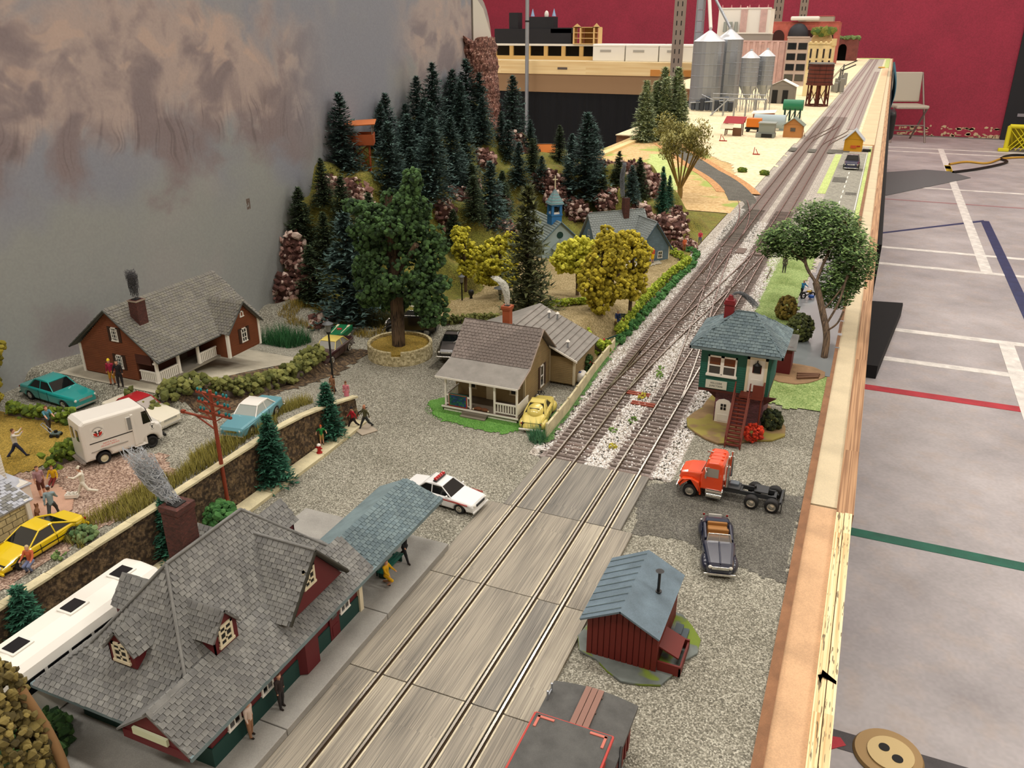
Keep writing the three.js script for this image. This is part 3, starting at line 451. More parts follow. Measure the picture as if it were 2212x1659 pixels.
  const can = mk('canopy_roof', [slab(cR, .9), slab(cL, .9)], mt.slate, t); mk('fascia', b2(-208, -207, 28.2, 30.4, -302, -378), mt.slate, can);
  shingles(t, [cR], 3.1, 2.3, [mt.slate, mt.slateB], 60);
  for (const z of [-312, -332, -352, -371]) { mk('canopy_post', [box(1.6, 34, 1.6, -229, 21, z), bar([-229, 28, z], [-220, 35, z], .5), bar([-229, 28, z], [-238, 35, z], .5)], c.greenDark, t); }
  const ch = mk('chimney', [box(10, 42, 10, -262, 75, -232), box(11, 3, 11, -262, 94.6, -232)], mt.brickBrown, t); mk('flue', box(6, .6, 6, -262, 96.2, -232), c.dark, ch);
  for (const z of [-195, -235, -290]) mk('eave_bracket', [bar([-216, 18, z], [-209.5, 28, z], .7, 4)], c.greenDark, t);
  O = null;
  const p = at('station_platform', 'grey concrete platform slabs beside the timber deck', 'platform', [-250, 0, -255]);
  for (const [a, b] of [[-130, -214], [-214.5, -300], [-300.5, -371]]) mk('slab', rbox(104, 4, a - b, .4, -252.5, 2, (a + b) / 2), mt.platform, p);
  O = null;
  // bench sets, trunk and luggage under the canopy
  const q = at('platform_bench', 'dark green slatted bench under the station canopy', 'bench', [-222, 4, -335]);
  mk('seat', [0, 1, 2].map(i => box(1.4, .5, 22, -221 + i * 1.8, 8.4, -335)), c.green, q); mk('backrest', [0, 1, 2].map(i => box(.5, 1.4, 22, -222.4, 9.6 + i * 1.9, -335)), c.green, q); for (const z of [-326, -344]) mk('leg', [box(4.5, 4.2, .8, -219.4, 6.2, z), box(.8, 9, .8, -222.8, 9, z)], c.greenDark, q); O = null;
}
// ---------- signal tower ----------
{
  const t = at('signal_tower', 'two-storey green signal tower with brick base, outside stair and slate hip roof', 'signal tower', [-72, 0, -632]);
  const base = []; for (let i = 0; i < 22; i++) { const a = i / 22 * 6.283, r = 1 + .1 * Math.sin(a * 3 + 1) + .07 * Math.sin(a * 5); base.push([-70 + Math.cos(a) * 36 * r, -622 + Math.sin(a) * 48 * r]); }
  const bg = ext(base.map(p => [p[0], -p[1]]), 2, .6).rotateX(-Math.PI / 2).translate(0, 1, 0);
  mk('ground_plate', bg, TM((u, v) => { const n = fbm(u, v, 6, 4), k = mix3([112, 92, 64], [160, 132, 92], n), g = ss(.55, .7, fbm(u + .3, v, 5, 3, NZ2)); return [...mix3(k, [150, 144, 62], g * .7), n]; }, { tile: 70, rough: .95, bump: .3 }), t);
  mk('brick_base', b2(-86, -49, 1.5, 30, -611, -656), mt.brick, t);
  mk('upper_wall', [b2(-98.5, -47.5, 30, 67, -607.6, -660), ...clap('z', -607.3, -99, -47, 30, 66, 1.9, 1), ...clap('x', -46.9, -660, -607, 30, 66, 1.9, -1), ...clap('x', -99.2, -660, -607, 30, 66, 1.9, 1)], c.green, t);
  mk('floor_beam', [b2(-99.4, -46.6, 28.4, 30.6, -606.6, -661)], M(0x4a1c14, .7), t);
  for (const x of [-94, -54]) mk('bracket', ext([[0, 0], [0, 7], [9, 7]], 1.6).rotateY(x < -70 ? Math.PI : 0).translate(x < -70 ? -86 : -49, 21.6, -612), M(0x4a1c14, .7), t);
  const amber = M(0x6a3a1c, .12), smoke = M(0x4a4742, .1);
  for (const x of [-88.2, -77.2]) { const o = win(t, x, 51, -606.3, 0, 11, 16, 1, 2, c.trimWhite, c.glass, 1, 1.3); mk('blind', [box(8.4, 6.4, .3, x, 55, -606.2)], amber, o); mk('blind', [box(8.4, 6, .3, x, 47.4, -606.2)], smoke, o); }
  mk('window_sill', b2(-94.6, -70.8, 42, 43.6, -605.4, -607), c.trimWhite, t);
  const d2 = door(t, -56.6, 34, -606.4, 0, 12, 26); mk('pane', box(5, 7, .4, -56.6, 53, -605.6), c.dark, d2); mk('casing', [b2(-64.4, -62.4, 33, 62, -605.6, -607), b2(-51, -49, 33, 62, -605.6, -607), b2(-64.4, -49, 60, 62, -605.6, -607)], c.cream, d2);
  const lamp = mk('lamp_shade', lathe([[.4, 2], [2.6, 0], [2.2, -.3], [.2, 1.4]], 12, -56.6, 57, -603.6), c.black, t); mk('lamp_stem', bar([-56.6, 58.6, -603.6], [-56.6, 60.4, -607], .4), c.black, lamp);
  const d1 = mk('ground_door', ext([[-6, 0], [6, 0], [6, 17], [4, 19.4], [0, 20.6], [-4, 19.4], [-6, 17]], .9).translate(-79, 1.6, -610.4), c.trimWhite, t); mk('pane', [0, 1, 2, 3].map(i => box(1.8, 2.2, .3, -80.2 + (i % 2) * 2.4, 14 + (i >> 1) * 2.8, -609.8)), c.dark, d1); mk('rail_panel', [box(8, 5.6, .4, -79, 6, -609.8)], c.white, d1);
  // sign
  const cv = document.createElement('canvas'); cv.width = 512; cv.height = 192; const k = cv.getContext('2d'); k.fillStyle = '#d3d3c4'; k.fillRect(0, 0, 512, 192); k.fillStyle = '#2c3430'; k.font = 'bold 66px sans-serif'; k.textAlign = 'center'; k.fillText('HILLSIDE', 256, 82); k.fillText('JUNCTION', 256, 156);
  const tx = new THREE.CanvasTexture(cv); tx.colorSpace = THREE.SRGBColorSpace; tx.magFilter = THREE.LinearFilter; const sm = new THREE.MeshStandardMaterial({ map: tx, roughness: .6 }); sm.userData.keepUV = true;
  const sg = mk('sign_board', b2(-94, -77.6, 31.6, 38.4, -605.9, -606.6), M(0xcfcfc0, .6), t); const pl = new THREE.PlaneGeometry(16, 6.4); pl.translate(-85.8, 35, -605.8); mk('sign_face', pl, sm, sg);
  // stair and landing
  const st = M(0x6c2c1c, .7), landing = mk('landing', [b2(-66.5, -49, 31.4, 33.2, -596.5, -606.6)], st, t);
  mk('landing_wall', [b2(-57, -49.4, 33, 43, -596.6, -597.8), b2(-50, -49, 33, 43, -597, -606)], st, t);
  for (let i = 0; i < 13; i++) { const a = i / 13; mk('stair_tread', b2(-69.5, -59.5, 1.8 + a * 30, 2.7 + a * 30, -572 - a * 27, -574.8 - a * 27), st, t); }
  for (const x of [-70, -59]) { mk('stringer', slab([[x, .6, -570], [x, 5, -570], [x, 34, -598], [x, 29, -598]], 1), st, t); mk('handrail', [bar([x, 10, -571], [x, 43.5, -598], .55, 5), bar([x, 1, -571.5], [x, 10, -571], .5, 5), bar([x, 33, -598], [x, 43.5, -598], .5, 5)], st, t); }
  for (const x of [-66, -50]) mk('landing_post', bar([x, 1, -598], [x, 32, -598], .7, 5), st, t);
  // hip roof
  const E = 67, A = [-107.5, E, -599.5], B = [-38.5, E, -599.5], Cc = [-38.5, E, -668.5], D = [-107.5, E, -668.5], P0 = [-79, 88, -634], P1 = [-66, 88, -634];
  const F = [[A, B, P1, P0], [B, Cc, P1], [Cc, D, P0, P1], [D, A, P0]];
  mk('roof', F.map(f => slab(f, 1)), mt.slateB, t); mk('eave', [b2(-107.8, -38.2, E - 2.2, E - .2, -599.2, -600.4), b2(-107.8, -38.2, E - 2.2, E - .2, -667.6, -668.8), b2(-107.8, -106.6, E - 2.2, E - .2, -599.2, -668.8), b2(-39.4, -38.2, E - 2.2, E - .2, -599.2, -668.8)], mt.slate, t);
  mk('soffit', b2(-107, -39, E - 2.4, E - 1.4, -600, -668), c.greenDark, t);
  mk('ridge_cap', [bar(P0, P1, .7), bar(A, P0, .6), bar(B, P1, .6), bar(Cc, P1, .6), bar(D, P0, .6)], mt.slateB, t);
  shingles(t, F, 3.6, 3, [mt.slate, mt.slateB], 220);
  const cr = M(0x7e1c22, .6); const ch = mk('chimney', [box(7, 20, 7, -85.5, 84, -634), box(8.6, 2, 8.6, -85.5, 94, -634), box(7.4, 1.6, 7.4, -85.5, 95.6, -634)], cr, t); mk('chimney_pot', [cyl(1.6, 2.6, 4, -85.5, 98, -634, 10)], cr, ch);
  O = null;
}
// ---------- red tool shed ----------
{
  const t = at('tool_shed', 'red board tool shed with blue-grey gable roof on a mossy plate', 'shed', [-77, 0, -341]);
  const P = []; for (let i = 0; i < 20; i++) { const a = i / 20 * 6.283, r = 1 + .08 * Math.sin(a * 4) + .05 * Math.sin(a * 7 + 1); P.push([-73 + Math.cos(a) * 29 * r, 338 + Math.sin(a) * 33 * r]); }
  mk('ground_plate', ext(P, 1.6, .5).rotateX(-Math.PI / 2).translate(0, .8, 0), TM((u, v) => { const n = fbm(u, v, 7, 4), g = ss(.5, .62, fbm(u + .4, v + .2, 5, 3, NZ2)); return [...mix3(mix3([82, 88, 84], [128, 136, 132], n), [112, 132, 40], g * .9), n]; }, { tile: 60, rough: .95, bump: .4 }), t);
  mk('wall', [b2(-94, -60, 1, 24, -317, -363), slab([[-94, 24, -317.2], [-60, 24, -317.2], [-60, 26, -317.2], [-77.5, 35, -317.2], [-94, 26, -317.2]], 1), slab([[-94, 24, -362], [-60, 24, -362], [-60, 26, -362], [-77.5, 35, -362], [-94, 26, -362]], 1)], c.barnRed, t);
  for (let i = 0; i < 12; i++) { const x = -93.4 + i * 3, h = 26 + (1 - Math.abs(x + 77.5) / 17) * 8.4; mk('board', box(2.5, h - 1, .7, x, 1 + (h - 1) / 2, -316.8), c.barnRed, t); }
  for (let i = 0; i < 14; i++) mk('board', box(.6, 24, 2.6, -59.7, 13.5, -319 - i * 3.2), c.barnRed, t);
  const F = [[[-57.5, 25, -312], [-57.5, 25, -367], [-77.5, 35.5, -367], [-77.5, 35.5, -312]], [[-97.5, 25, -367], [-97.5, 25, -312], [-77.5, 35.5, -312], [-77.5, 35.5, -367]]];
  for (const f of F) mk('roof_panel', slab(f, 1), TM(mottle([98, 116, 128], 14, 6, 10), { tile: 60, rough: .7 }), t);
  for (let i = 0; i < 9; i++) { const z = -315 - i * 6; mk('roof_seam', bar([-97.3, 25.4, z], [-77.7, 35.9, z], .22, 4), mt.slate, t); }
  const f = mk('flue_pipe', [bar([-66, 29, -342], [-66, 41, -342], .75, 8)], c.black, t); mk('flue_cap', [cyl(2.2, .6, 1.2, -66, 41.4, -342, 10), cyl(1.8, 1.8, .6, -66, 29.8, -342, 10)], c.black, f);
  mk('side_hatch', [slab([[-59.5, 13, -322], [-59.5, 13, -338], [-49.5, 8.6, -338], [-49.5, 8.6, -322]], .8)], c.barnRed, t);
  mk('bin', [b2(-59, -47.5, 1, 7, -318, -319), b2(-48.4, -47.5, 1, 6, -318, -340), b2(-59, -47.5, 1, 7, -339, -340)], c.barnRed, t);
  mk('step', [b2(-57, -50, 1, 3.4, -344, -352), b2(-57, -53, 3.4, 5.4, -344, -352)], M(0x49545a, .8), t);
  O = null;
}
// ---------- caboose used as an office ----------
{
  const t = at('red_caboose', 'red caboose with grey roof and cupola grounded near the bench edge', 'caboose', [-75, 0, -225]);
  mk('stone_plate', ext(Array.from({ length: 18 }, (_, i) => { const a = i / 18 * 6.283, r = 1 + .08 * Math.sin(a * 3); return [-66 + Math.cos(a) * 30 * r, 216 + Math.sin(a) * 44 * r]; }), 1.6, .5).rotateX(-Math.PI / 2).translate(0, .8, 0), TM(mottle([128, 132, 136], 22, 8, 12), { tile: 50, rough: .9, bump: .4 }), t);
  const red = M(0x6b130f, .5), trim = M(0xb02a1c, .45), roofM = TM(mottle([82, 82, 80], 14, 8, 12), { tile: 40, rough: .85 });
  mk('body', [b2(-92, -58.5, 3, 24, -150, -268)], red, t);
  for (let i = 0; i < 20; i++) mk('board', box(.5, 20, 2.2, -58.2, 13.6, -176 - i * 4.6), red, t);
  const R = (x) => 26.4 - Math.pow((x + 75.3) / 20, 2) * 2.6;
  const rp = []; for (let i = 0; i <= 10; i++) { const x = lerp(-94.6, -56.2, i / 10); rp.push([x, R(x)]); } mk('roof', ext([...rp.slice().reverse(), [-94.6, 22.2], [-56.2, 22.2]], 120).translate(0, 0, -209), roofM, t);
  for (let i = 0; i < 3; i++) mk('roof_walk_plank', b2(-79.3 + i * 2.8, -76.8 + i * 2.8, 27, 27.6, -242, -268), M(0x8c6a5e, .85), t);
  for (let i = 0; i < 3; i++) mk('roof_walk_support', b2(-79.5, -70.8, 26.2, 27, -246 - i * 9, -247 - i * 9), c.tie, t);
  const cu = mk('cupola', [b2(-89.5, -60.5, 24, 34, -190, -236)], red, t); mk('cupola_roof', [rbox(32, 1.6, 50, .5, -75, 35, -213)], roofM, cu);
  mk('cupola_trim', [b2(-91.4, -58.6, 34, 35.2, -237.4, -238.6), b2(-91.4, -58.6, 34, 35.2, -187, -188.4), b2(-91.8, -90.6, 34, 35.4, -188, -238), b2(-59.4, -58.2, 34, 35.4, -188, -238)], trim, cu);
  const pk = M(0xc06a5a, .6); for (const [x, z, sx, sz] of [[-89, -236, 1, 1], [-61, -236, -1, 1], [-89, -190, 1, -1], [-61, -190, -1, -1]]) mk('worn_corner', [box(7, .4, 1.1, x + 3 * sx, 36, z), box(1.1, .4, 6, x, 36, z + 2.6 * sz)], pk, cu);
  for (const [x, w] of [[-83, 8], [-67, 8]]) win(t, x, 29.5, -189.4, 0, w, 5, 2, 1, trim, c.glass);
  for (const z of [-199, -213, -227]) win(t, -60, 29.5, z, Math.PI / 2, 8, 5, 2, 1, trim, c.glass);
  mk('end_ladder', [bar([-93.2, 4, -262], [-93.2, 29, -262], .5), bar([-93.2, 4, -257], [-93.2, 29, -257], .5), ...[0, 1, 2, 3, 4, 5].map(i => bar([-93.2, 6 + i * 4, -262], [-93.2, 6 + i * 4, -257], .4))], c.silver, t);
  for (let i = 0; i < 4; i++) mk('step', b2(-58, -47, 1 + i * 3.6, 4.2 + i * 3.6, -196 - i * 5, -206 - i * 5 + 5), M(0x8a5a42, .8), t);
  mk('stair_rail', [bar([-47.5, 1, -200], [-47.5, 11, -200], .6), bar([-47.5, 11, -200], [-56.5, 25, -244], .6), bar([-56.5, 2, -244], [-56.5, 25, -244], .6), bar([-52, 2, -222], [-52, 18, -222], .6)], c.black, t);
  O = null;
}
// ---------- retaining wall, walkway, picket wall ----------
{
  const t = at('retaining_wall', 'dark rough stone retaining wall with a cream coping, along the upper lane', 'stone wall', [-355, 0, -300]);
  const r = rng(3), top = (z) => 34 * ss(-620, -400, z) + .6, zs = []; for (let z = 60; z >= -506; z -= 6) zs.push(z);
  const pos = []; for (let i = 0; i < zs.length - 1; i++) { const a = zs[i], b = zs[i + 1], n = 6; for (let k = 0; k < n; k++) { const q = (z, j) => { const y = top(z) * j / n; return [-351 + (NZ(z * .35 + 20, y * .5 + 9, 250) - .5) * 2.2 - j / n * 1.6, y, z]; }; pos.push(...q(a, k), ...q(b, k), ...q(a, k + 1), ...q(b, k), ...q(b, k + 1), ...q(a, k + 1)); } }
  const g = geo(pos); mk('stone_face', [g], mt.stoneDark, t);
  const core = []; for (let i = 0; i < zs.length - 1; i++) { const h = Math.min(top(zs[i]), top(zs[i + 1])); core.push(b2(-358, -353.6, 0, h - .4, zs[i], zs[i + 1])); } mk('core', core, mt.stoneDark, t);
  for (let z = 60; z > -500; z -= 26) { const z2 = Math.max(-506, z - 25.8), a = top(z), b = top(z2); mk('coping', slab([[-350.6, a + 1.2, z], [-350.6 + r() * .6, b + 1.2, z2], [-356, b + 1.2, z2], [-355.4 - r() * .8, a + 1.2, z]], 1.4), mt.kerb, t); }
  O = null;
  const w = at('walkway', 'cream concrete walkway strip along the foot of the retaining wall', 'walkway', [-346, 0, -330]);
  for (let z = 40; z > -500; z -= 60) { const z2 = Math.max(-508, z - 59.4); mk('slab', slab([[-338, 2.4, z], [-338 - ss(-430, -500, z2) * 2, 2.4, z2], [-350, 2.4, z2], [-350, 2.4, z]], 2.6), mt.kerb, w); } O = null;
}
{
  const t = at('picket_wall', 'low cream panel fence with small post caps beside the track', 'fence', [-203, 0, -635]);
  const P = [[-199.4, -534], [-199.8, -560], [-200.2, -586], [-201.6, -612], [-203, -640], [-204.6, -668], [-205.4, -696], [-206.2, -738]];
  for (let i = 0; i < P.length; i++) { const [x, z] = P[i]; mk('post', [box(1.5, 12.4, 1.5, x, 5.4, z), sph(.9, x, 11.8, z, 1, 1, 1, 8)], mt.kerb, t); if (i) { const [a, b] = P[i - 1]; mk('panel', [slab([[a, -1, b], [a, 10.8, b], [x, 10.8, z], [x, -1, z]], .8), bar([a - .4, 10.6, b], [x - .4, 10.6, z], .7, 4)], mt.kerb, t); } }
  O = null;
}
// ---------- cottage with porch ----------
{
  const t = at('porch_cottage', 'small tan clapboard cottage with steep grey roof, white porch and orange chimney', 'cottage', [-268, 0, -600]);
  const tan = c.tanSide, w = c.trimWhite;
  const gable = (z) => 33 + (1 - Math.abs(z + 603) / 30) * 28;
  mk('wall', [b2(-297, -234.5, 2, 34, -574, -632), slab([[-234.5, 33, -574], [-234.5, 33, -632], [-234.5, 60, -603]], 1), slab([[-296, 33, -574], [-296, 33, -632], [-296, 60, -603]], 1), ...clap('z', -573.7, -297, -234.5, 3, 34, 1.7, 1), ...clap('x', -234.2, -632, -574, 3, 60, 1.7, -1, (y) => y < 33 ? [-632, -574] : [-632 + (y - 33) * 1.07, -574 - (y - 33) * 1.07])], tan, t);
  mk('foundation', b2(-298, -233.6, 0, 3.6, -573, -633), M(0x8a8170, .85), t);
  for (const z of [-574.2, -631.6]) mk('corner_board', b2(-235.4, -233.6, 2, 34, z + .9, z - .9), M(0xb8a888, .7), t);
  for (const x of [-281, -243.5]) win(t, x, 18, -573, 0, 7, 13, 1, 2, M(0xb8a888, .7), c.dark, .7, 1.2);
  door(t, -264, 4, -573, 0, 8.6, 22, c.cream, false);
  const wr = win(t, -233.8, 16, -612, Math.PI / 2, 8, 20, 1, 2, w, c.glass, .8, 1.1); for (const z of [-605.6, -618.4]) mk('shutter', b2(-234.2, -233.2, 6, 26, z + 1.8, z - 1.8), M(0x4a3628, .7), t);
  mk('attic_vent', b2(-234, -233.2, 46, 50, -601, -605), M(0xb8a888, .7), t);
  // porch
  mk('porch_deck', [b2(-296, -229, 2.4, 4.4, -546.5, -574)], M(0x6e6254, .8), t); mk('porch_skirt', [b2(-296, -229, 0, 2.6, -547, -548), b2(-229.8, -229, 0, 2.6, -547, -574), b2(-296, -295.2, 0, 2.6, -547, -574)], w, t); mk('deck_edge', [b2(-297, -228.4, 3.4, 4.6, -546, -547)], w, t);
  for (const x of [-294, -271.5, -250, -230.6]) mk('porch_post', [box(1.5, 26, 1.5, x, 17.4, -549), ext([[0, 0], [3, 3], [-3, 3]], .6).translate(x, 27.4, -549)], w, t);
  const rail = (x0, x1) => { const o = mk('railing', [b2(x0, x1, 13.2, 14.4, -548.5, -549.7), b2(x0, x1, 5.6, 6.4, -548.7, -549.5)], w, t); const n = Math.round((x1 - x0) / 2.2); for (let i = 1; i < n; i++) mk('baluster', box(.8, 7.4, .8, lerp(x0, x1, i / n), 9.8, -549.1), w, o); };
  rail(-293.4, -272.2); rail(-249.4, -231.2); mk('railing', [b2(-231, -230, 13.2, 14.4, -549, -573), b2(-231, -230, 5.4, 13, -550, -572)], w, t); mk('railing', [b2(-294.6, -293.6, 13.2, 14.4, -549, -573), ...Array.from({ length: 9 }, (_, i) => box(.8, 8, .8, -294, 9.8, -551 - i * 2.4))], w, t);
  for (let i = 0; i < 2; i++) mk('step', b2(-277, -255, 0, 1.5 + i * 1.5, -539.5 - i * 3.4, -546.4), M(0x7c7566, .85), t);
  const A = [[-302, 31, -553.5 + 8], [-228.5, 31, -545.5], [-228.5, 37.6, -575], [-302, 37.6, -575]].map(p => p), A1 = [[-302, 30.5, -546], [-228.5, 30.5, -546], [-229.5, 37.5, -573], [-301, 37.5, -573]];
  const F1 = [[-301, 37.5, -573], [-229.5, 37.5, -573], [-229.5, 62, -603], [-302, 62, -603]], F2 = [[-229.5, 34, -636], [-302, 34, -636], [-302, 62, -603], [-229.5, 62, -603]];
  const rf = TM(mottle([126, 116, 110], 14, 8, 16), { tile: 45, rough: .9 }), rf2 = TM(mottle([136, 132, 126], 10, 8, 14), { tile: 45, rough: .9 });
  mk('porch_roof', slab(A1, .9), rf2, t); mk('roof', [slab(F1, 1), slab(F2, 1)], rf, t); shingles(t, [F1], 3.3, 2.9, [rf, rf], 150, .36); shingles(t, [F2], 3.3, 2.9, [rf], 0, .36);
  mk('porch_fascia', [b2(-302, -228.5, 28.8, 30.4, -545.6, -546.6)], w, t); mk('rake_board', [bar([-229.2, 61.4, -603], [-229.2, 37, -573], .7, 4), bar([-229.2, 61.4, -603], [-229.2, 33.6, -636], .7, 4), bar([-229, 37, -573], [-228.4, 30, -546], .6, 4)], M(0x9c8c80, .7), t);
  const oc = M(0xa0502c, .75), ch = mk('chimney', [box(6.4, 22, 6.4, -266, 63, -612), box(8.6, 2.2, 8.6, -266, 74, -612), box(7.6, 1.4, 7.6, -266, 72.2, -612)], oc, t); mk('flue', box(4.4, .4, 4.4, -266, 75.2, -612), c.dark, ch);
  // rear wing with right-hand annex
  mk('rear_wall', [b2(-325, -212, 2, 27, -634, -690), ...clap('x', -211.7, -690, -634, 3, 27, 1.7, -1), ...clap('z', -633.6, -234, -212, 3, 27, 1.7, 1)], tan, t); mk('corner_board', b2(-213, -211.2, 2, 27, -633, -635), M(0xd0c4a8, .7), t);
  const G1 = [[-208, 26.5, -630], [-208, 26.5, -694], [-268, 53, -694], [-268, 53, -630]], G2 = [[-328, 26.5, -694], [-328, 26.5, -630], [-268, 53, -630], [-268, 53, -694]];
  mk('rear_roof', [slab(G1, 1), slab(G2, 1)], rf2, t); for (let i = 0; i < 12; i++) { const k = (i + .5) / 12; mk('roof_batten', [bar([lerp(-208, -268, k), lerp(27, 53.5, k), -630], [lerp(-208, -268, k), lerp(27, 53.5, k), -694], .32, 4)], rf, t); }
  mk('annex_fascia', [slab([[-208, 24.8, -629.6], [-234, 36.4, -629.6], [-234, 38, -629.6], [-208, 26.6, -629.6]], .7)], w, t);
  for (const [x, y, z] of [[-222, 33, -644], [-252, 46.6, -676], [-246, 44, -682]]) { const o = mk('vent_pipe', cyl(.9, .9, 7, x, y + 2, z, 8), c.silver, t); mk('vent_cap', cyl(.4, 2, 1.8, x, y + 6, z, 10), c.white, o); }
  O = null;
  const q = at('quilt', 'green and blue quilt with red border hung over the porch railing', 'quilt', [-283, 4, -548]);
  mk('cloth', tf(rbox(16.5, 10.6, .5, .2, 0, 0, 0), -282.6, 10, -547.9), M(0xb03a22, .9), q); const r = rng(6); for (let i = 0; i < 9; i++) for (let j = 0; j < 6; j++) mk('patch', box(1.62, 1.42, .3, -289.3 + i * 1.68, 6.3 + j * 1.48, -547.6), [M(0x1f5a48, .9), M(0x22407a, .9), M(0x2a6a50, .9), M(0x1a3f58, .9)][Math.floor(r() * 4)], q);
  mk('fold', b2(-290.6, -274.6, 14.2, 15, -547.6, -550.6), M(0x1f5a48, .9), q); O = null;
}
// ---------- brown clapboard house ----------
{
  const t = at('brown_house', 'brown clapboard house with long grey shingle roof, white porch posts and brick chimney', 'house', [-505, 45, -470]);
  const bs = c.brownSide, w = c.trimWhite, Y = 45;
  mk('wall', [b2(-541, -485, Y, 68, -417.6, -528), b2(-484.5, -455, Y, 68, -482, -520), ...clap('z', -417.2, -541, -485, Y + 1, 97, 1.55, 1, (y) => y < 68 ? [-541, -485] : [-541 + (y - 68) * 1.16, -469 - (y - 68) * 1.16]), slab([[-541, 66, -418], [-469, 66, -418], [-505, 97, -418]], 1), ...clap('x', -454.7, -520, -482, Y + 1, 86, 1.55, -1, (y) => y < 67 ? [-520, -482] : [-520 + (y - 67) * .98, -482 - (y - 67) * .98]), slab([[-455, 66, -482], [-455, 66, -520], [-455, 86, -501]], 1), slab([[-541, 66, -527.5], [-469, 66, -527.5], [-505, 97, -527.5]], 1)], bs, t);
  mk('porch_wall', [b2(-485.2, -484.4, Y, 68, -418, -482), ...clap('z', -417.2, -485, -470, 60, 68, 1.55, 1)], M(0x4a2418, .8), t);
  for (const [x, z] of [[-540.6, -417.4], [-455, -482.4], [-455, -519.6]]) mk('corner_board', box(2.2, 23, 2.2, x, Y + 11.5, z), w, t);
  for (const y of [80.5, 58.5]) { win(t, -501.5, y, -416.6, 0, 6.4, 11, 3, 4, w, c.glass, .4, .8); for (const s of [-1, 1]) mk('shutter', box(2.6, 11.6, .7, -501.5 + s * 5, y, -416.8), M(0x3a2214, .75), t); }
  win(t, -454.2, 59, -501, Math.PI / 2, 6.4, 12, 2, 3, w, c.glass, .5, .9); for (const s of [-1, 1]) mk('shutter', box(.7, 12.4, 2.6, -454.3, 59, -501 + s * 5), M(0x3a2214, .75), t); win(t, -454.2, 77, -501, Math.PI / 2, 4, 5, 1, 1, w, bs);
  door(t, -484, Y + 1, -462, Math.PI / 2, 8, 19, M(0x4a3a30, .6)); win(t, -484, 58, -440, Math.PI / 2, 6, 9, 2, 2, M(0xb0a898, .6));
  for (const z of [-418.5, -440, -461]) mk('porch_post', [cyl(1.3, 1.5, 20, -467, Y + 11, z, 10), box(3.4, 1.2, 3.4, -467, Y + 16.6, z), box(3.2, 1, 3.2, -467, Y + 1.4, z), box(3, 1.2, 3, -467, Y + 20.6, z)], w, t);
  const rl = (z0, z1) => { const o = mk('railing', [b2(-467.6, -466.4, Y + 8.4, Y + 9.4, z0, z1), b2(-467.6, -466.4, Y + .8, Y + 1.6, z0, z1)], w, t); for (let z = z0 - 1.2; z > z1; z -= 1.9) mk('baluster', box(.9, 7.4, 1.1, -467, Y + 5, z), w, o); };
  rl(-419, -439.5); rl(-461.5, -481); { const o = mk('railing', [b2(-484, -467, Y + 8.4, Y + 9.4, -417.6, -418.8), b2(-484, -467, Y + .8, Y + 1.6, -417.6, -418.8)], w, t); for (let x = -482.6; x < -468; x += 1.9) mk('baluster', box(1.1, 7.4, .9, x, Y + 5, -418.2), w, o); }
  mk('porch_floor', b2(-485, -464, Y, Y + 1.4, -417, -482), M(0x8a8478, .85), t);
  const F = [[[-459.5, 65, -413.5], [-459.5, 65, -531], [-505, 100, -531], [-505, 100, -413.5]], [[-549, 65.5, -531], [-549, 65.5, -413.5], [-505, 100, -413.5], [-505, 100, -531]], [[-451, 66, -480], [-475, 66, -480], [-490, 88, -501], [-451, 88, -501]], [[-475, 66, -522], [-451, 66, -522], [-451, 88, -501], [-490, 88, -501]]];
  const rf = TM(mottle([118, 116, 106], 12, 8, 14), { tile: 45, rough: .9 }), rfd = TM(mottle([112, 110, 104], 10, 8, 14), { tile: 45, rough: .9 });
  mk('roof', F.map(f => slab(f, 1)), rfd, t); shingles(t, F, 2.8, 2.5, [rf, rfd], 120, .4);
  mk('rake_board', [bar([-505, 99.4, -413.6], [-459.4, 64.6, -413.6], .8, 4), bar([-505, 99.4, -413.6], [-549, 65, -413.6], .8, 4), bar([-451, 87.4, -501], [-451, 65.6, -480], .7, 4), bar([-451, 87.4, -501], [-451, 65.6, -522], .7, 4), bar([-459.4, 64.6, -413.6], [-459.4, 64.6, -480], .7, 4)], M(0x4a4c48, .8), t);
  const ch = mk('chimney', box(8, 34, 8.6, -490, 88, -432), mt.brickBrown, t); mk('flue', box(5, .6, 5, -490, 105.2, -432), c.dark, ch); mk('chimney_cap', [box(9, 1, 9.6, -490, 104.4, -432)], M(0x988a7a, .85), ch);
  O = null;
}
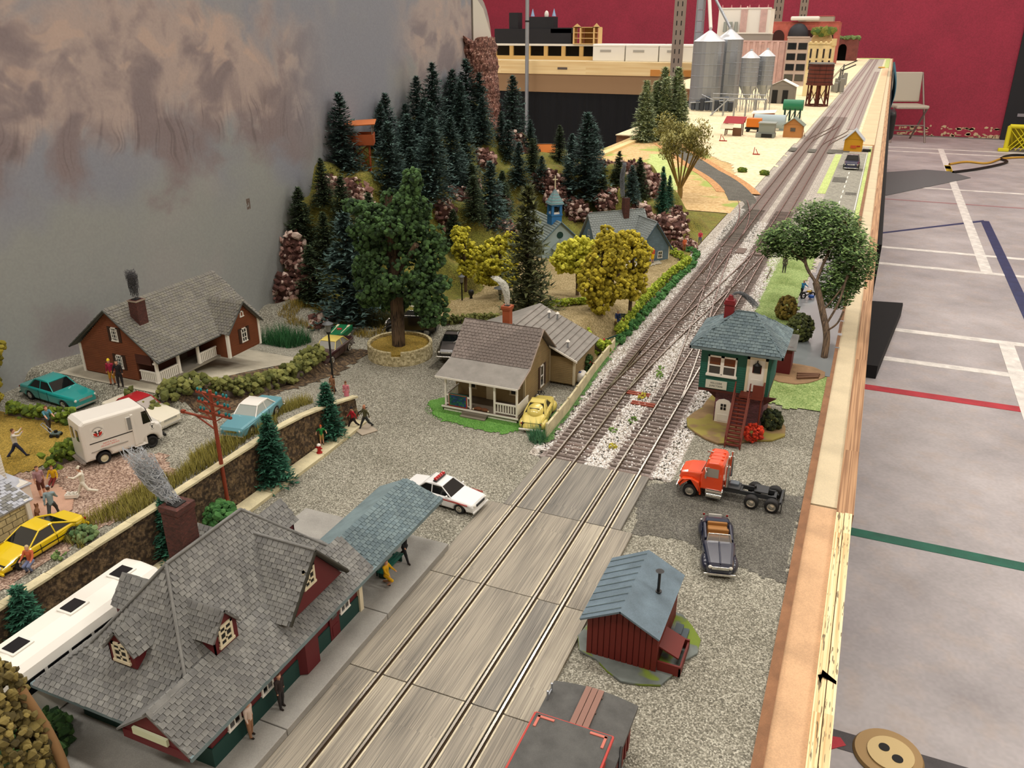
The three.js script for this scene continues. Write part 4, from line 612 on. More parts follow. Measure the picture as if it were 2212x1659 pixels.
// ---------- church and gabled grey house (both turned 45 degrees) ----------
{
  const t = thing('blue_church', 'pale blue clapboard chapel with bell cote and white cross', 'church', [-406, 2, -1072], Math.PI / 4);
  const pw = M(0xa8bcc0, .7), bl = M(0x2f76b4, .6), rf = TM(mottle([140, 152, 148], 10, 8, 10), { tile: 40, rough: .85 });
  mk('wall', [b2(-26, 26, 0, 26, 44, -50), slab([[-26, 25, 44], [26, 25, 44], [0, 48, 44]], 1), ...clap('z', 44.4, -26, 26, 0, 47, 2, 1, (y) => y < 25 ? [-26, 26] : [-26 + (y - 25) * 1.13, 26 - (y - 25) * 1.13])], pw, t);
  const F = [[[31, 22, 48], [31, 22, -54], [0, 50, -54], [0, 50, 48]], [[-31, 22, -54], [-31, 22, 48], [0, 50, 48], [0, 50, -54]]]; mk('roof', F.map(f => slab(f, 1)), rf, t);
  for (let i = 0; i < 11; i++) { const k = (i + .5) / 11; for (const s of [-1, 1]) mk('roof_course', bar([s * lerp(31, 0, k), lerp(22.6, 50.6, k), 48], [s * lerp(31, 0, k), lerp(22.6, 50.6, k), -54], .4, 4), rf, t); }
  mk('rake_board', [bar([31.4, 21.6, 48], [0, 50, 48], .9, 4), bar([-31.4, 21.6, 48], [0, 50, 48], .9, 4)], M(0x5a7480, .7), t);
  mk('round_window', cyl(4.6, 4.6, .8, 0, 32, 45, 20, Math.PI / 2), c.greenDark, t);
  mk('porch', [b2(-10, 10, 0, 17, 45, 56), slab([[-10, 17, 56], [10, 17, 56], [0, 25, 56]], 1)], pw, t); mk('porch_roof', [slab([[13, 15, 59], [13, 15, 44], [0, 26, 44], [0, 26, 59]], .9), slab([[-13, 15, 44], [-13, 15, 59], [0, 26, 59], [0, 26, 44]], .9)], rf, t); mk('church_door', ext([[-5, 0], [5, 0], [5, 10], [0, 16], [-5, 10]], .8).translate(0, 0, 56.4), c.dark, t);
  mk('tower_base', [box(15, 16, 15, 0, 48, 26)], bl, t);
  const fr = []; for (const [a, b] of [[-1, -1], [1, -1], [1, 1], [-1, 1]]) fr.push(box(3.4, 14, 3.4, a * 6, 63, 26 + b * 6)); fr.push(box(16.5, 2, 16.5, 0, 56.6, 26), box(16, 3, 16, 0, 70, 26)); mk('bell_cote', fr, bl, t); mk('cote_arch', [box(8, 8, 8, 0, 62, 26)], M(0x1c2426, .8), t); mk('sill', [box(10, 3, 13.4, 0, 58.6, 26), box(13.4, 3, 10, 0, 58.6, 26)], c.trimWhite, t);
  mk('cote_roof', [cyl(.6, 14, 20, 0, 81, 26, 4, 0, Math.PI / 4)], mt.slate, t); for (let i = 0; i < 5; i++) mk('cote_course', cyl(12.2 - i * 2.5, 13.2 - i * 2.5, 1.2, 0, 73.4 + i * 3.6, 26, 4, 0, Math.PI / 4), M(0x5c8a8c, .8), t);
  mk('cross', [box(1.3, 18, 1.3, 0, 99, 26), box(7, 1.3, 1.3, 0, 103, 26, 0, -.3)], c.cream, t);
}
{
  const t = thing('grey_gabled_house', 'blue-grey cross-gabled house with plain grey roof behind the yellow trees', 'house', [-300, 0, -1092], Math.PI / 4);
  const bg = TM(mottle([96, 118, 132], 10, 8, 8), { tile: 40, rough: .75 }), rf = TM(mottle([132, 140, 140], 8, 8, 8), { tile: 60, rough: .8 });
  // local +z faces the viewer's right front
  mk('wall', [b2(-50, 30, 0, 22, 20, -30), b2(0, 46, 0, 20, 44, 4), ...clap('z', 44.4, 0, 46, 0, 52, 2.2, 1, (y) => y < 20 ? [0, 46] : [(y - 20) * .72, 46 - (y - 20) * .72]), slab([[0, 19, 44], [46, 19, 44], [23, 52, 44]], 1), slab([[-50, 21, 20], [-50, 21, -30], [-50, 60, -5]], 1), slab([[30, 21, 20], [30, 21, -30], [30, 60, -5]], 1)], bg, t);
  const F = [[[-54, 18, 25], [34, 18, 25], [34, 62, -5], [-54, 62, -5]], [[34, 18, -35], [-54, 18, -35], [-54, 62, -5], [34, 62, -5]], [[50, 16, 48], [50, 16, -4], [23, 54, -8], [23, 54, 48]], [[-4, 16, -4], [-4, 16, 48], [23, 54, 48], [23, 54, -8]]];
  mk('roof', F.map(f => slab(f, 1)), rf, t); shingles(t, F, 4, 3.2, [rf], 0, .3);
  mk('rake_board', [bar([50, 15.4, 48], [23, 54, 48], .9, 4), bar([-4, 15.4, 48], [23, 54, 48], .9, 4)], M(0x3c5260, .7), t); mk('corner_board', [box(1.8, 20, 1.8, 46, 10, 44), box(1.8, 20, 1.8, 0, 10, 44)], c.cream, t);
  for (const x of [14, 32]) win(t, x, 10, 45, 0, 7, 10, 2, 2); win(t, -50.6, 36, -5, -Math.PI / 2, 6, 9, 2, 2); win(t, -20, 11, 20.8, 0, 7, 10, 2, 2);
  const ch = mk('chimney', box(8, 40, 8, 2, 60, -2), mt.brickBrown, t); mk('flue', box(5, .6, 5, 2, 80.2, -2), c.dark, ch);
}
// ---------- house cut by the left picture edge ----------
{
  const t = at('stone_block_house', 'white clapboard house with pale shingle porch roof and cream block wall, at the picture edge', 'house', [-425, 34, -255]);
  const blk = TM((u, v) => { const r = Math.floor(v * 8), x = u * 5 + (r % 2) * .5, fx = x - Math.floor(x), fy = v * 8 - r, j = fx < .05 || fy < .08, k = .86 + fbm(u, v, 20, 3) * .28; return j ? [104, 94, 66, 0] : [196 * k, 182 * k, 138 * k, 1]; }, { tile: 30, rough: .9, bump: .3 });
  mk('block_wall', [b2(-455, -398, 34, 52, -215, -253)], blk, t); mk('corner_post', b2(-398.6, -396.6, 33.6, 54, -251.6, -254), c.white, t); mk('downpipe', bar([-404, 34, -252.6], [-404, 54, -254], .7), c.tie, t);
  const rf = TM(mottle([176, 180, 190], 14, 8, 16), { tile: 40, rough: .85 }), F = [[-396, 53, -214], [-396, 53, -256], [-424, 63, -258], [-424, 63, -214]]; mk('porch_roof', slab(F, .9), rf, t); shingles(t, [F], 3.2, 2.2, [rf, mt.shingleC], 60, .34);
  mk('upper_wall', [b2(-470, -424, 34, 112, -214, -262), ...clap('x', -423.7, -262, -214, 56, 112, 1.8, -1), ...clap('z', -262.3, -470, -424, 56, 112, 1.8, -1)], c.white, t);
  mk('side_roof', slab([[-446, 50, -262], [-424, 47, -262], [-424, 46, -276], [-446, 48, -276]], .8), rf, t); mk('side_wall', b2(-446, -425, 34, 47, -262, -275), c.white, t);
  O = null;
}
// ---------- red hut behind the tower ----------
{
  const t = at('red_hut', 'small dark red hut with grey roof half hidden behind the signal tower', 'hut', [-44, 0, -745]);
  mk('ground_plate', ext(Array.from({ length: 14 }, (_, i) => { const a = i / 14 * 6.283, r = 1 + .1 * Math.sin(a * 3); return [-40 + Math.cos(a) * 30 * r, 742 + Math.sin(a) * 26 * r]; }), 1.6, .4).rotateX(-Math.PI / 2).translate(0, .8, 0), TM(mottle([136, 108, 78], 18, 8, 12), { tile: 50, rough: .95, bump: .3 }), t);
  mk('wall', b2(-62, -40, 1.4, 28, -735, -762), c.redPaint, t); mk('gable_wall', slab([[-40.4, 27, -735], [-40.4, 27, -762], [-40.4, 35, -748.5]], 1), c.redPaint, t);
  mk('roof', [slab([[-64, 26, -732], [-37, 26, -732], [-37, 36, -748.5], [-64, 36, -748.5]], .9), slab([[-37, 26, -765], [-64, 26, -765], [-64, 36, -748.5], [-37, 36, -748.5]], .9)], mt.shingleB, t);
  for (let i = 0; i < 3; i++) mk('timber', box(20, 1.6, 2.4, -24, 2.2 + i * .2, -742 + i * 5, 0, .3 + i * .1, 0), M(0x6a4a34, .9), t); O = null;
}
// ---------- telegraph pole, lamp posts, planter ----------
{
  const t = at('telegraph_pole', 'rust-red telegraph pole with three crossarms and teal insulators', 'telegraph pole', [-352, 2, -352]);
  mk('pole', bar([-352, 2, -352], [-352, 87, -352], 1.5, 10, 1.1), c.rust, t);
  for (let i = 0; i < 3; i++) {
    const y = 84 - i * 6.4, a = mk('crossarm', [box(1.5, 1.5, 27, -350.6, y, -352, 0, 1.5, 0), bar([-350.6, y - 5, -351], [-343, y, -351.4], .4), bar([-350.6, y - 5, -351], [-358, y, -351.4], .4)], c.rust, t);
    for (const k of [-12, -9.2, -3.6, 3.6, 9.2, 12]) mk('insulator', lathe([[0, 0], [.75, 0], [.6, .8], [.85, 1.2], [.55, 2], [0, 2.3]], 8, -350.6 + Math.sin(1.5) * k, y + .8, -352 + Math.cos(1.5) * k), c.teal, a);
  }
  mk('long_arm', [bar([-352, 67, -352], [-374, 69, -350], .8), bar([-352, 60, -352], [-366, 68, -351], .6), box(2.6, 2, 2, -374.6, 69.4, -350)], c.rust, t); O = null;
}
function lampPost(label, x, y, z, h, wide) {
  const t = thing('lamp_post', label, 'street lamp', [x, y, z]);
  mk('base', [cyl(1.4, 2.2, 3, 0, 1.5, 0, 8), cyl(1, 1.3, 8, 0, 6, 0, 8)], c.black, t); mk('post', cyl(.7, .9, h - 14, 0, h / 2 - 1, 0, 8), c.black, t);
  const l = mk('lantern', [cyl(2.8, 1.8, 7, 0, h - 6, 0, 6)], new THREE.MeshPhysicalMaterial({ color: 0x8a8c88, roughness: .2, transmission: .3, thickness: 0 }), t); mk('lantern_cap', [cyl(.3, wide, 2.6, 0, h - 1.4, 0, 10), sph(.8, 0, h + .2, 0, 1, 1, 1, 8)], M(0x4a4e50, .5), l); mk('lantern_collar', cyl(2, 1.4, 2, 0, h - 10.4, 0, 8), c.black, l); return t;
}
lampPost('tall black lamp post standing beside the small spruce at the walkway end', -384, T(-384, -520), -520, 62, 4.6);
lampPost('black lamp post among the yellow trees', -401, 0, -795, 40, 4);
lampPost('green-capped globe lamp behind the cottage chimney', -352, 0, -790, 34, 7);
{
  const y0 = T(-392, -642), t = at('tree_planter', 'round cream stone planter ring filled with soil, broken at one edge', 'planter', [-392, y0 - 3, -642]); const r = rng(2), n = 40, st = [];
  for (let i = 0; i < n; i++) { const a = i / n * 6.283, gap = i >= 7 && i <= 8 ? .72 : 1; mk('wall_stone', rbox(4.9, 17 * gap, 3, .5, -392 + Math.cos(a) * 29.6, y0 - 3 + 8.5 * gap, -642 + Math.sin(a) * 29.6, 0, -a + Math.PI / 2, 0), mt.creamStone, t); }
  mk('soil', cyl(28.6, 28.6, 14, -392, y0 + 4, -642, 32), mt.ochreLawn, t); O = null;
}
// ---------- vehicles: local +x is forward, y up, origin on the ground under the middle ----------
const hubGeo = (r, w) => join(lathe([[0, w * .16], [r * .18, w * .2], [r * .3, w * .1], [r * .52, w * .04], [r * .6, w * .12], [r * .64, 0]], 16).rotateX(Math.PI / 2));
function wheel(t, x, r, zc, w, hub = c.chrome, whiteWall) {
  for (const s of [-1, 1]) {
    const g = new THREE.LatheGeometry([[r * .6, -w / 2], [r * .88, -w / 2], [r, -w * .3], [r, w * .3], [r * .88, w / 2], [r * .6, w / 2], [r * .6, -w / 2]].map(p => new THREE.Vector2(...p)), 22); g.rotateX(Math.PI / 2);
    const o = mk('wheel', tf(g, x, r, s * zc), c.rubber, t); const h = lathe([[0, w * .3], [r * .2, w * .34], [r * .32, w * .2], [r * .5, w * .16], [r * .64, w * .3]], 18).rotateX(Math.PI / 2); if (s < 0) h.rotateY(Math.PI); mk('hubcap', [tf(h, x, r, s * (zc + w * .2)), cyl(r * .6, r * .6, w * .5, x, r, s * zc, 16, Math.PI / 2)], hub, o);
    if (whiteWall) mk('whitewall', tf(new THREE.TorusGeometry(r * .74, r * .07, 6, 20), x, r, s * (zc + w * .5)), c.white, o);
  }
}
function arches(x0, x1, y, list, r) { const P = [[x0, y]]; for (const a of list) { for (let i = 0; i <= 8; i++) { const q = Math.PI - i / 8 * Math.PI; P.push([a + Math.cos(q) * r, Math.max(y, y + Math.sin(q) * r)]); } } P.push([x1, y]); return P; }
function shapeBody(g, L, o) { // rounded plan and tumblehome
  const p = g.attributes.position; for (let i = 0; i < p.count; i++) { const x = p.getX(i), y = p.getY(i), z = p.getZ(i), k = Math.abs(x) / (L / 2); p.setZ(i, z * (1 - (o.plan ?? .12) * Math.pow(k, o.pp ?? 5)) * (1 - (o.tum ?? .1) * ss(o.belt, o.belt * 1.9, y)) * (1 - .05 * ss(o.belt * .6, 0, y))); } g.computeVertexNormals(); return g;
}
function car(name, label, o) {
  const t = thing(name, label, o.cat || 'car', o.p, o.ry), { L, W, body, r, ax } = o, hb = o.clear ?? r * .55, belt = o.belt;
  const paint = (col) => new THREE.MeshPhysicalMaterial({ color: col, roughness: .35, clearcoat: 1, clearcoatRoughness: .06 }), bm = paint(body);
  mk('body', shapeBody(ext([...arches(-L / 2, L / 2, hb, ax, r * 1.22), ...o.top], W, o.bev ?? 1.6, [], 3), L, o), bm, t);
  mk('underside', b2(-L / 2 + 2, L / 2 - 2, hb * .8, belt * .7, W / 2 - 2.6, -W / 2 + 2.6), c.black, t);
  if (o.fender) for (const a of ax) for (const s of [-1, 1]) mk('fender', sph(1, a, r * 1.15, s * (W / 2 - 2.1), r * 2, r * 1.15, 3.4, 14), o.fenderCol ? paint(o.fenderCol) : bm, t);
  if (o.cab) {
    const [rb, rt, ft, fb, yt] = o.cab, yb = belt - .4, Wc = W - (o.inset ?? 3), th = o.th ?? .16, wz = (y) => Wc / 2 * (1 - th * (y - yb) / (yt - yb));
    const squeeze = (g) => { const p = g.attributes.position; for (let i = 0; i < p.count; i++) p.setZ(i, p.getZ(i) / (Wc / 2) * wz(p.getY(i))); g.computeVertexNormals(); return g; };
    mk('window', squeeze(ext([[rb, yb], [fb, yb], [ft, yt], [rt, yt]], Wc, .5)), o.clear2 ? o.clear2 : c.glass, t);
    const rm = o.roof ? paint(o.roof) : bm, lift = o.crown ?? 1.1;
    const rp = [[rt - .4, yt - .5]]; for (let i = 0; i <= 10; i++) { const k = i / 10; rp.push([lerp(rt - .5, ft + .5, k), yt + lift * Math.sin(Math.PI * (.12 + k * .76)) - .2]); } rp.push([ft + .4, yt - .5]);
    mk('roof', squeeze(ext(rp.reverse(), Wc + .5, .45, [], 2)), rm, t);
    const pil = (x0, x1, q) => { for (const s of [-1, 1]) mk('pillar', bar([x0, yb, s * (wz(yb) + .05)], [x1, yt, s * (wz(yt) + .05)], q, 5), rm, t); };
    pil(fb, ft, .45); pil(rb, rt, o.cp ?? .6); if (o.bp !== null) pil(o.bp ?? (rb + fb) / 2 - 1, o.bp ?? (rt + ft) / 2 - 1, .4);
    if (o.quarter) for (const s of [-1, 1]) mk('quarter_panel', slab([[rb - .3, yb, s * wz(yb)], [rt, yt, s * wz(yt)], [rt + o.quarter, yt, s * wz(yt)], [rb + o.quarter * 1.3, yb, s * wz(yb)]].map(p => [p[0], p[1], p[2] + s * .3]), .5), rm, t);
  }
  for (const a of ax) wheel(t, a, r, W / 2 - 1.7, o.tw ?? 3, o.hub || c.chrome, o.ww);
  const bmat = o.bump || c.chrome; mk('bumper', rbox(1.2, 1.6, W - 1, .6, L / 2 + .1, hb + 1.2, 0), bmat, t); mk('bumper', rbox(1.2, 1.6, W - 1, .6, -L / 2 - .1, hb + 1.2, 0), bmat, t);
  const hy = o.hy ?? belt * .72; for (const s of [-1, 1]) { mk('headlight', sph(1, L / 2 - .3, hy, s * (W / 2 - (o.hz ?? 3.2)), .7, 1.1, 1.2, 10), M(0xdedcd2, .15), t); mk('taillight', sph(.8, -L / 2 + .3, hy, s * (W / 2 - 2.6), .5, 1, 1, 8), M(0x8c1410, .3), t); }
  if (o.grille !== null) mk('grille', rbox(.7, 1.9, W * .5, .3, L / 2 + .05, hy - .4, 0), o.grille || c.chrome, t);
  for (const s of [-1, 1]) { mk('door_line', [b2((o.dl ?? 4), (o.dl ?? 4) + .25, hb + 1, belt - .6, s * (W / 2 - .2), s * (W / 2 + .04)), b2((o.dl2 ?? -6), (o.dl2 ?? -6) + .25, hb + 1, belt - .6, s * (W / 2 - .2), s * (W / 2 + .04))], c.dark, t); if (o.stripe) mk('side_stripe', b2(-L * .42, L * .42, belt * .62, belt * .62 + .5, s * (W / 2 - .3), s * (W / 2 + .06)), o.stripe, t); }
  o.more && o.more(t, { bm, paint, hb, W, L }); return t;
}
// police car
car('police_car', 'white police sedan with red roof light bar parked beyond the canopy', { p: [-229, 0, -420], ry: -.08, L: 56, W: 20.5, body: 0xe8e8e6, r: 3.7, ax: [-16, 17.5], belt: 10, tum: .12, plan: .14, top: [[28, 3], [28, 6.4], [26.5, 8.2], [11, 10], [-17, 10.2], [-27, 9.4], [-28, 6]], cab: [-17, -9.5, 3, 11.5, 15.4], inset: 2.4, th: .24, grille: M(0x14181c, .4), bump: M(0xd8d8d4, .5), hub: c.steel,
  more: (t) => { const b = mk('light_bar', rbox(3, .8, 12, .3, -3, 17, 0), M(0x2a2a2c, .4), t); for (const z of [-4.6, -2.2, 0, 2.2, 4.6]) mk('beacon', rbox(2.4, 1.8, 2, .6, -3, 18.1, z), new THREE.MeshPhysicalMaterial({ color: 0xb0100e, roughness: .15, clearcoat: 1 }), b); for (const s of [-1, 1]) mk('livery_stripe', [b2(-20, 24, 7.6, 8.1, s * 10.1, s * 10.35), b2(-20, 24, 8.4, 8.6, s * 10.1, s * 10.35)], M(0xb0281c, .5), t); mk('door_crest', [rbox(3.4, 3, .4, .15, 2, 7.6, 10.25)], M(0x5a3418, .5), t); for (const s of [-1, 1]) mk('mirror', rbox(1.2, 1.2, 2, .4, 8.6, 11, s * 10.6), M(0xe8e8e6, .4), t); } });
// navy convertible
car('convertible_car', 'dark navy open-top convertible with tan seats facing the viewer', { p: [-50.5, 0, -433], ry: -1.34, L: 57, W: 19.5, body: 0x0c1530, r: 3.9, ax: [-17, 18], belt: 10.4, fender: true, plan: .3, pp: 3, tum: .3, bev: 2.6, top: [[28, 3.4], [28.4, 7], [26, 9.6], [9, 11.2], [6, 11.4], [4, 8.6], [-13, 8.6], [-15, 11.4], [-22, 10.4], [-28, 7.6], [-28.4, 4]], hub: c.chrome, hz: 4, hy: 8,
  more: (t) => { const tan = M(0x9a6a34, .7); mk('interior', b2(-13, 4, 6.6, 8.9, 6.6, -6.6), M(0x5a3a18, .8), t); mk('seat', [rbox(5, 2.6, 12.4, 1, -1, 10, 0), rbox(1.8, 4.6, 12.4, .8, -3.6, 11.4, 0)], tan, t); mk('seat', [rbox(5, 2.4, 12, 1, -9, 10, 0), rbox(1.8, 4, 12, .8, -12, 11.2, 0)], tan, t); for (const s of [-1, 1]) mk('side_wall', rbox(17, 3, 1.8, .7, -4, 10.6, s * 7.6), M(0x0c1530, .35), t); mk('folded_top', rbox(4, 2, 14, .9, -15, 12, 0), M(0x1a2236, .7), t); mk('windscreen', slab([[6.6, 11.2, -6.8], [6.6, 11.2, 6.8], [4.4, 15, 6], [4.4, 15, -6]], .3), new THREE.MeshPhysicalMaterial({ color: 0xd8d4d0, roughness: .05, transmission: .8, thickness: 0 }), t); mk('windscreen_frame', [bar([6.6, 11.2, -7], [4.4, 15, -6.2], .35), bar([6.6, 11.2, 7], [4.4, 15, 6.2], .35), bar([4.4, 15, -6.2], [4.4, 15, 6.2], .35), bar([6.5, 11.2, 0], [4.4, 15, 0], .25)], c.chrome, t); mk('hood_ridge', bar([27, 9.6, 0], [8, 11.8, 0], .5, 6), M(0x0c1530, .3), t); mk('number_plate', b2(-29.4, -29, 6, 8, 4, -4), c.white, t); } });
// yellow forties coupe
car('yellow_coupe', 'pale yellow rounded coupe parked nose-in beside the cottage fence', { p: [-217, 0, -562], ry: 1.72, L: 55, W: 20.5, body: 0xd9c766, r: 3.8, ax: [-17, 17.5], belt: 11.4, fender: true, plan: .34, pp: 3, tum: .4, bev: 3, top: [[27, 3.6], [27.4, 7], [25, 9.8], [9, 12], [-8, 12.4], [-18, 11], [-25, 8.4], [-27.4, 5]], cab: [-14.5, -6, 2.5, 9, 17.2], th: .3, inset: 3.6, crown: 1.6, quarter: 5, hub: c.white, bump: c.white,
  more: (t, k) => { mk('back_slope', [sph(1, -9.5, 11, 0, 9.5, 6.6, 7.4, 18)], k.bm, t); mk('rear_window', tf(rbox(.5, 3, 8, .9, 0, 0, 0), -14.4, 15.4, 0, 0, 0, .75), c.glass, t); } });
// orange tractor truck
{
  const t = thing('tractor_truck', 'bright orange tractor truck cab with bare grey chassis and chrome wheels', 'truck', [-56, 0, -500.5], Math.PI);
  const or = new THREE.MeshPhysicalMaterial({ color: 0xe64a16, roughness: .3, clearcoat: 1, clearcoatRoughness: .05 }), gr = M(0x2b2e31, .6), W = 24;
  const cabP = [[2.5, 8], [2.5, 26.6], [3.6, 28.4], [6, 29.2], [12.4, 28.8], [14, 27.6], [16.6, 19], [17, 8]];
  mk('cab', ext(cabP.reverse(), W - 1.4, 1.4, [], 3), or, t);
  const hood = ext([...arches(16, 31.5, 7, [23.4], 6.3), [31.8, 12], [30.6, 16.6], [26, 18.4], [16, 19.4]], W - 5, 1.8, [], 3); { const p = hood.attributes.position; for (let i = 0; i < p.count; i++) p.setZ(i, p.getZ(i) * (1 - .12 * ss(20, 32, p.getX(i)))); hood.computeVertexNormals(); } mk('hood', hood, or, t);
  for (const s of [-1, 1]) mk('mudguard', ext([...arches(15.8, 31.6, 7, [23.4], 6.2).slice(1, -1), [31.8, 9.4], [29, 13.4], [23, 14.4], [17.6, 12.6], [15.8, 3.4], [16.8, 3.2]], 4.4, .8).translate(0, 0, s * (W / 2 - 2.2)), or, t);
  mk('windscreen', slab([[17.1, 20, -9.4], [17.1, 20, 9.4], [14.4, 27, 8.8], [14.4, 27, -8.8]], .4), c.glass, t);
  for (const s of [-1, 1]) { mk('side_window', ext([[5.4, 18.2], [14.6, 18.2], [13, 24.6], [5.4, 24.6]], .5).translate(0, 0, s * (W / 2 - .72)), M(0x9a958c, .15), t); const m = mk('mirror', rbox(1.2, 5.4, 2, .4, 13.2, 20.6, s * (W / 2 + 1.4)), c.chrome, t); mk('mirror_arm', [bar([14.6, 24.6, s * W / 2 - s * .6], [13.2, 22.6, s * (W / 2 + 1.4)], .3), bar([14.6, 17.6, s * W / 2 - s * .6], [13.2, 18.4, s * (W / 2 + 1.4)], .3), bar([11.8, 25, s * (W / 2 - .6)], [14, 25.6, s * (W / 2 + 1.6)], .4)], c.chrome, m); mk('fuel_tank', [cyl(3, 3, 11, 7.4, 6.4, s * (W / 2 - 3.2), 16, 0, 0, Math.PI / 2), box(10, .7, 3.4, 7.4, 4, s * (W / 2 - 1)), box(10, .7, 3.4, 7.4, 8.8, s * (W / 2 - 2))], c.chrome, t); }
  for (const z of [-5, 0, 5]) mk('roof_rib', bar([4, 29.2, z], [13, 28.9, z], .5), or, t); mk('roof_horn', [bar([12, 29.4, 3], [16, 29.8, 3], .5, 8, .9)], c.chrome, t); mk('marker_light', sph(.6, 13, 29.4, -7), c.cream, t);
  mk('exhaust_stack', [cyl(1.2, 1.2, 15, 0, 19, -8, 12), cyl(.7, .7, 8, 0, 30, -8, 10)], c.chrome, t); mk('stack_tip', [cyl(.75, .75, 4, 0, 30.5, -8, 10)], c.copper, t); mk('exhaust_stack', [cyl(1.2, 1.2, 15, 0, 19, 8, 12), cyl(.7, .7, 4, 0, 28, 8, 10)], c.chrome, t);
  for (const s of [-1, 1]) mk('frame_rail', rbox(56, 3, 1.2, .3, -3, 7.4, s * 4), gr, t);
  for (const x of [-31, -20, -9, 1, 14, 26]) mk('cross_member', box(1.6, 2, 8.2, x, 7.4, 0), gr, t);
  mk('battery_box', rbox(6, 4, 5, .4, -4, 9, 1.5), M(0x55606a, .5), t); mk('tool_box', rbox(4, 3, 4, .4, -4.5, 6.6, 7), M(0x55606a, .5), t); mk('deck_plate', rbox(9, .6, 10, .2, -4, 9.2, 0), gr, t);
  mk('fifth_wheel', [rbox(9, 1.2, 10, .5, -22, 10.4, 0), bar([-18, 10, 0], [-18, 14, -3], .8)], gr, t); for (const s of [-1, 1]) for (const x of [-17, -30]) mk('spring', rbox(6, 1.2, 1.4, .4, x, 5.6, s * 5), gr, t);
  for (const x of [-17, -30]) mk('axle', cyl(1.1, 1.1, 20, x, 4.6, 0, 10, Math.PI / 2), gr, t); mk('differential', [sph(2.4, -17, 4.8, 0), sph(2.4, -30, 4.8, 0)], gr, t);
  wheel(t, 23.4, 4.7, W / 2 - 2.2, 3.4, c.steel); wheel(t, -17, 4.7, W / 2 - 2.9, 5.2, c.steel); wheel(t, -30, 4.7, W / 2 - 2.9, 5.2, c.steel);
  mk('mud_flap', [box(.4, 7, 5, -36, 4.6, 8.4)], c.rubber, t); mk('mud_flap', [box(.4, 7, 5, -36, 4.6, -8.4)], c.rubber, t); mk('tail_bar', box(1.2, 1.6, 18, -35, 7.4, 0), gr, t);
  mk('front_bumper', rbox(1.4, 2.6, W - 3, .5, 32.4, 6, 0), c.chrome, t); mk('grille', rbox(.8, 7, 10, .3, 31.6, 12, 0), c.chrome, t); for (const s of [-1, 1]) mk('headlight', sph(1.3, 31, 11, s * 8, .6, 1, 1), c.cream, t);
}
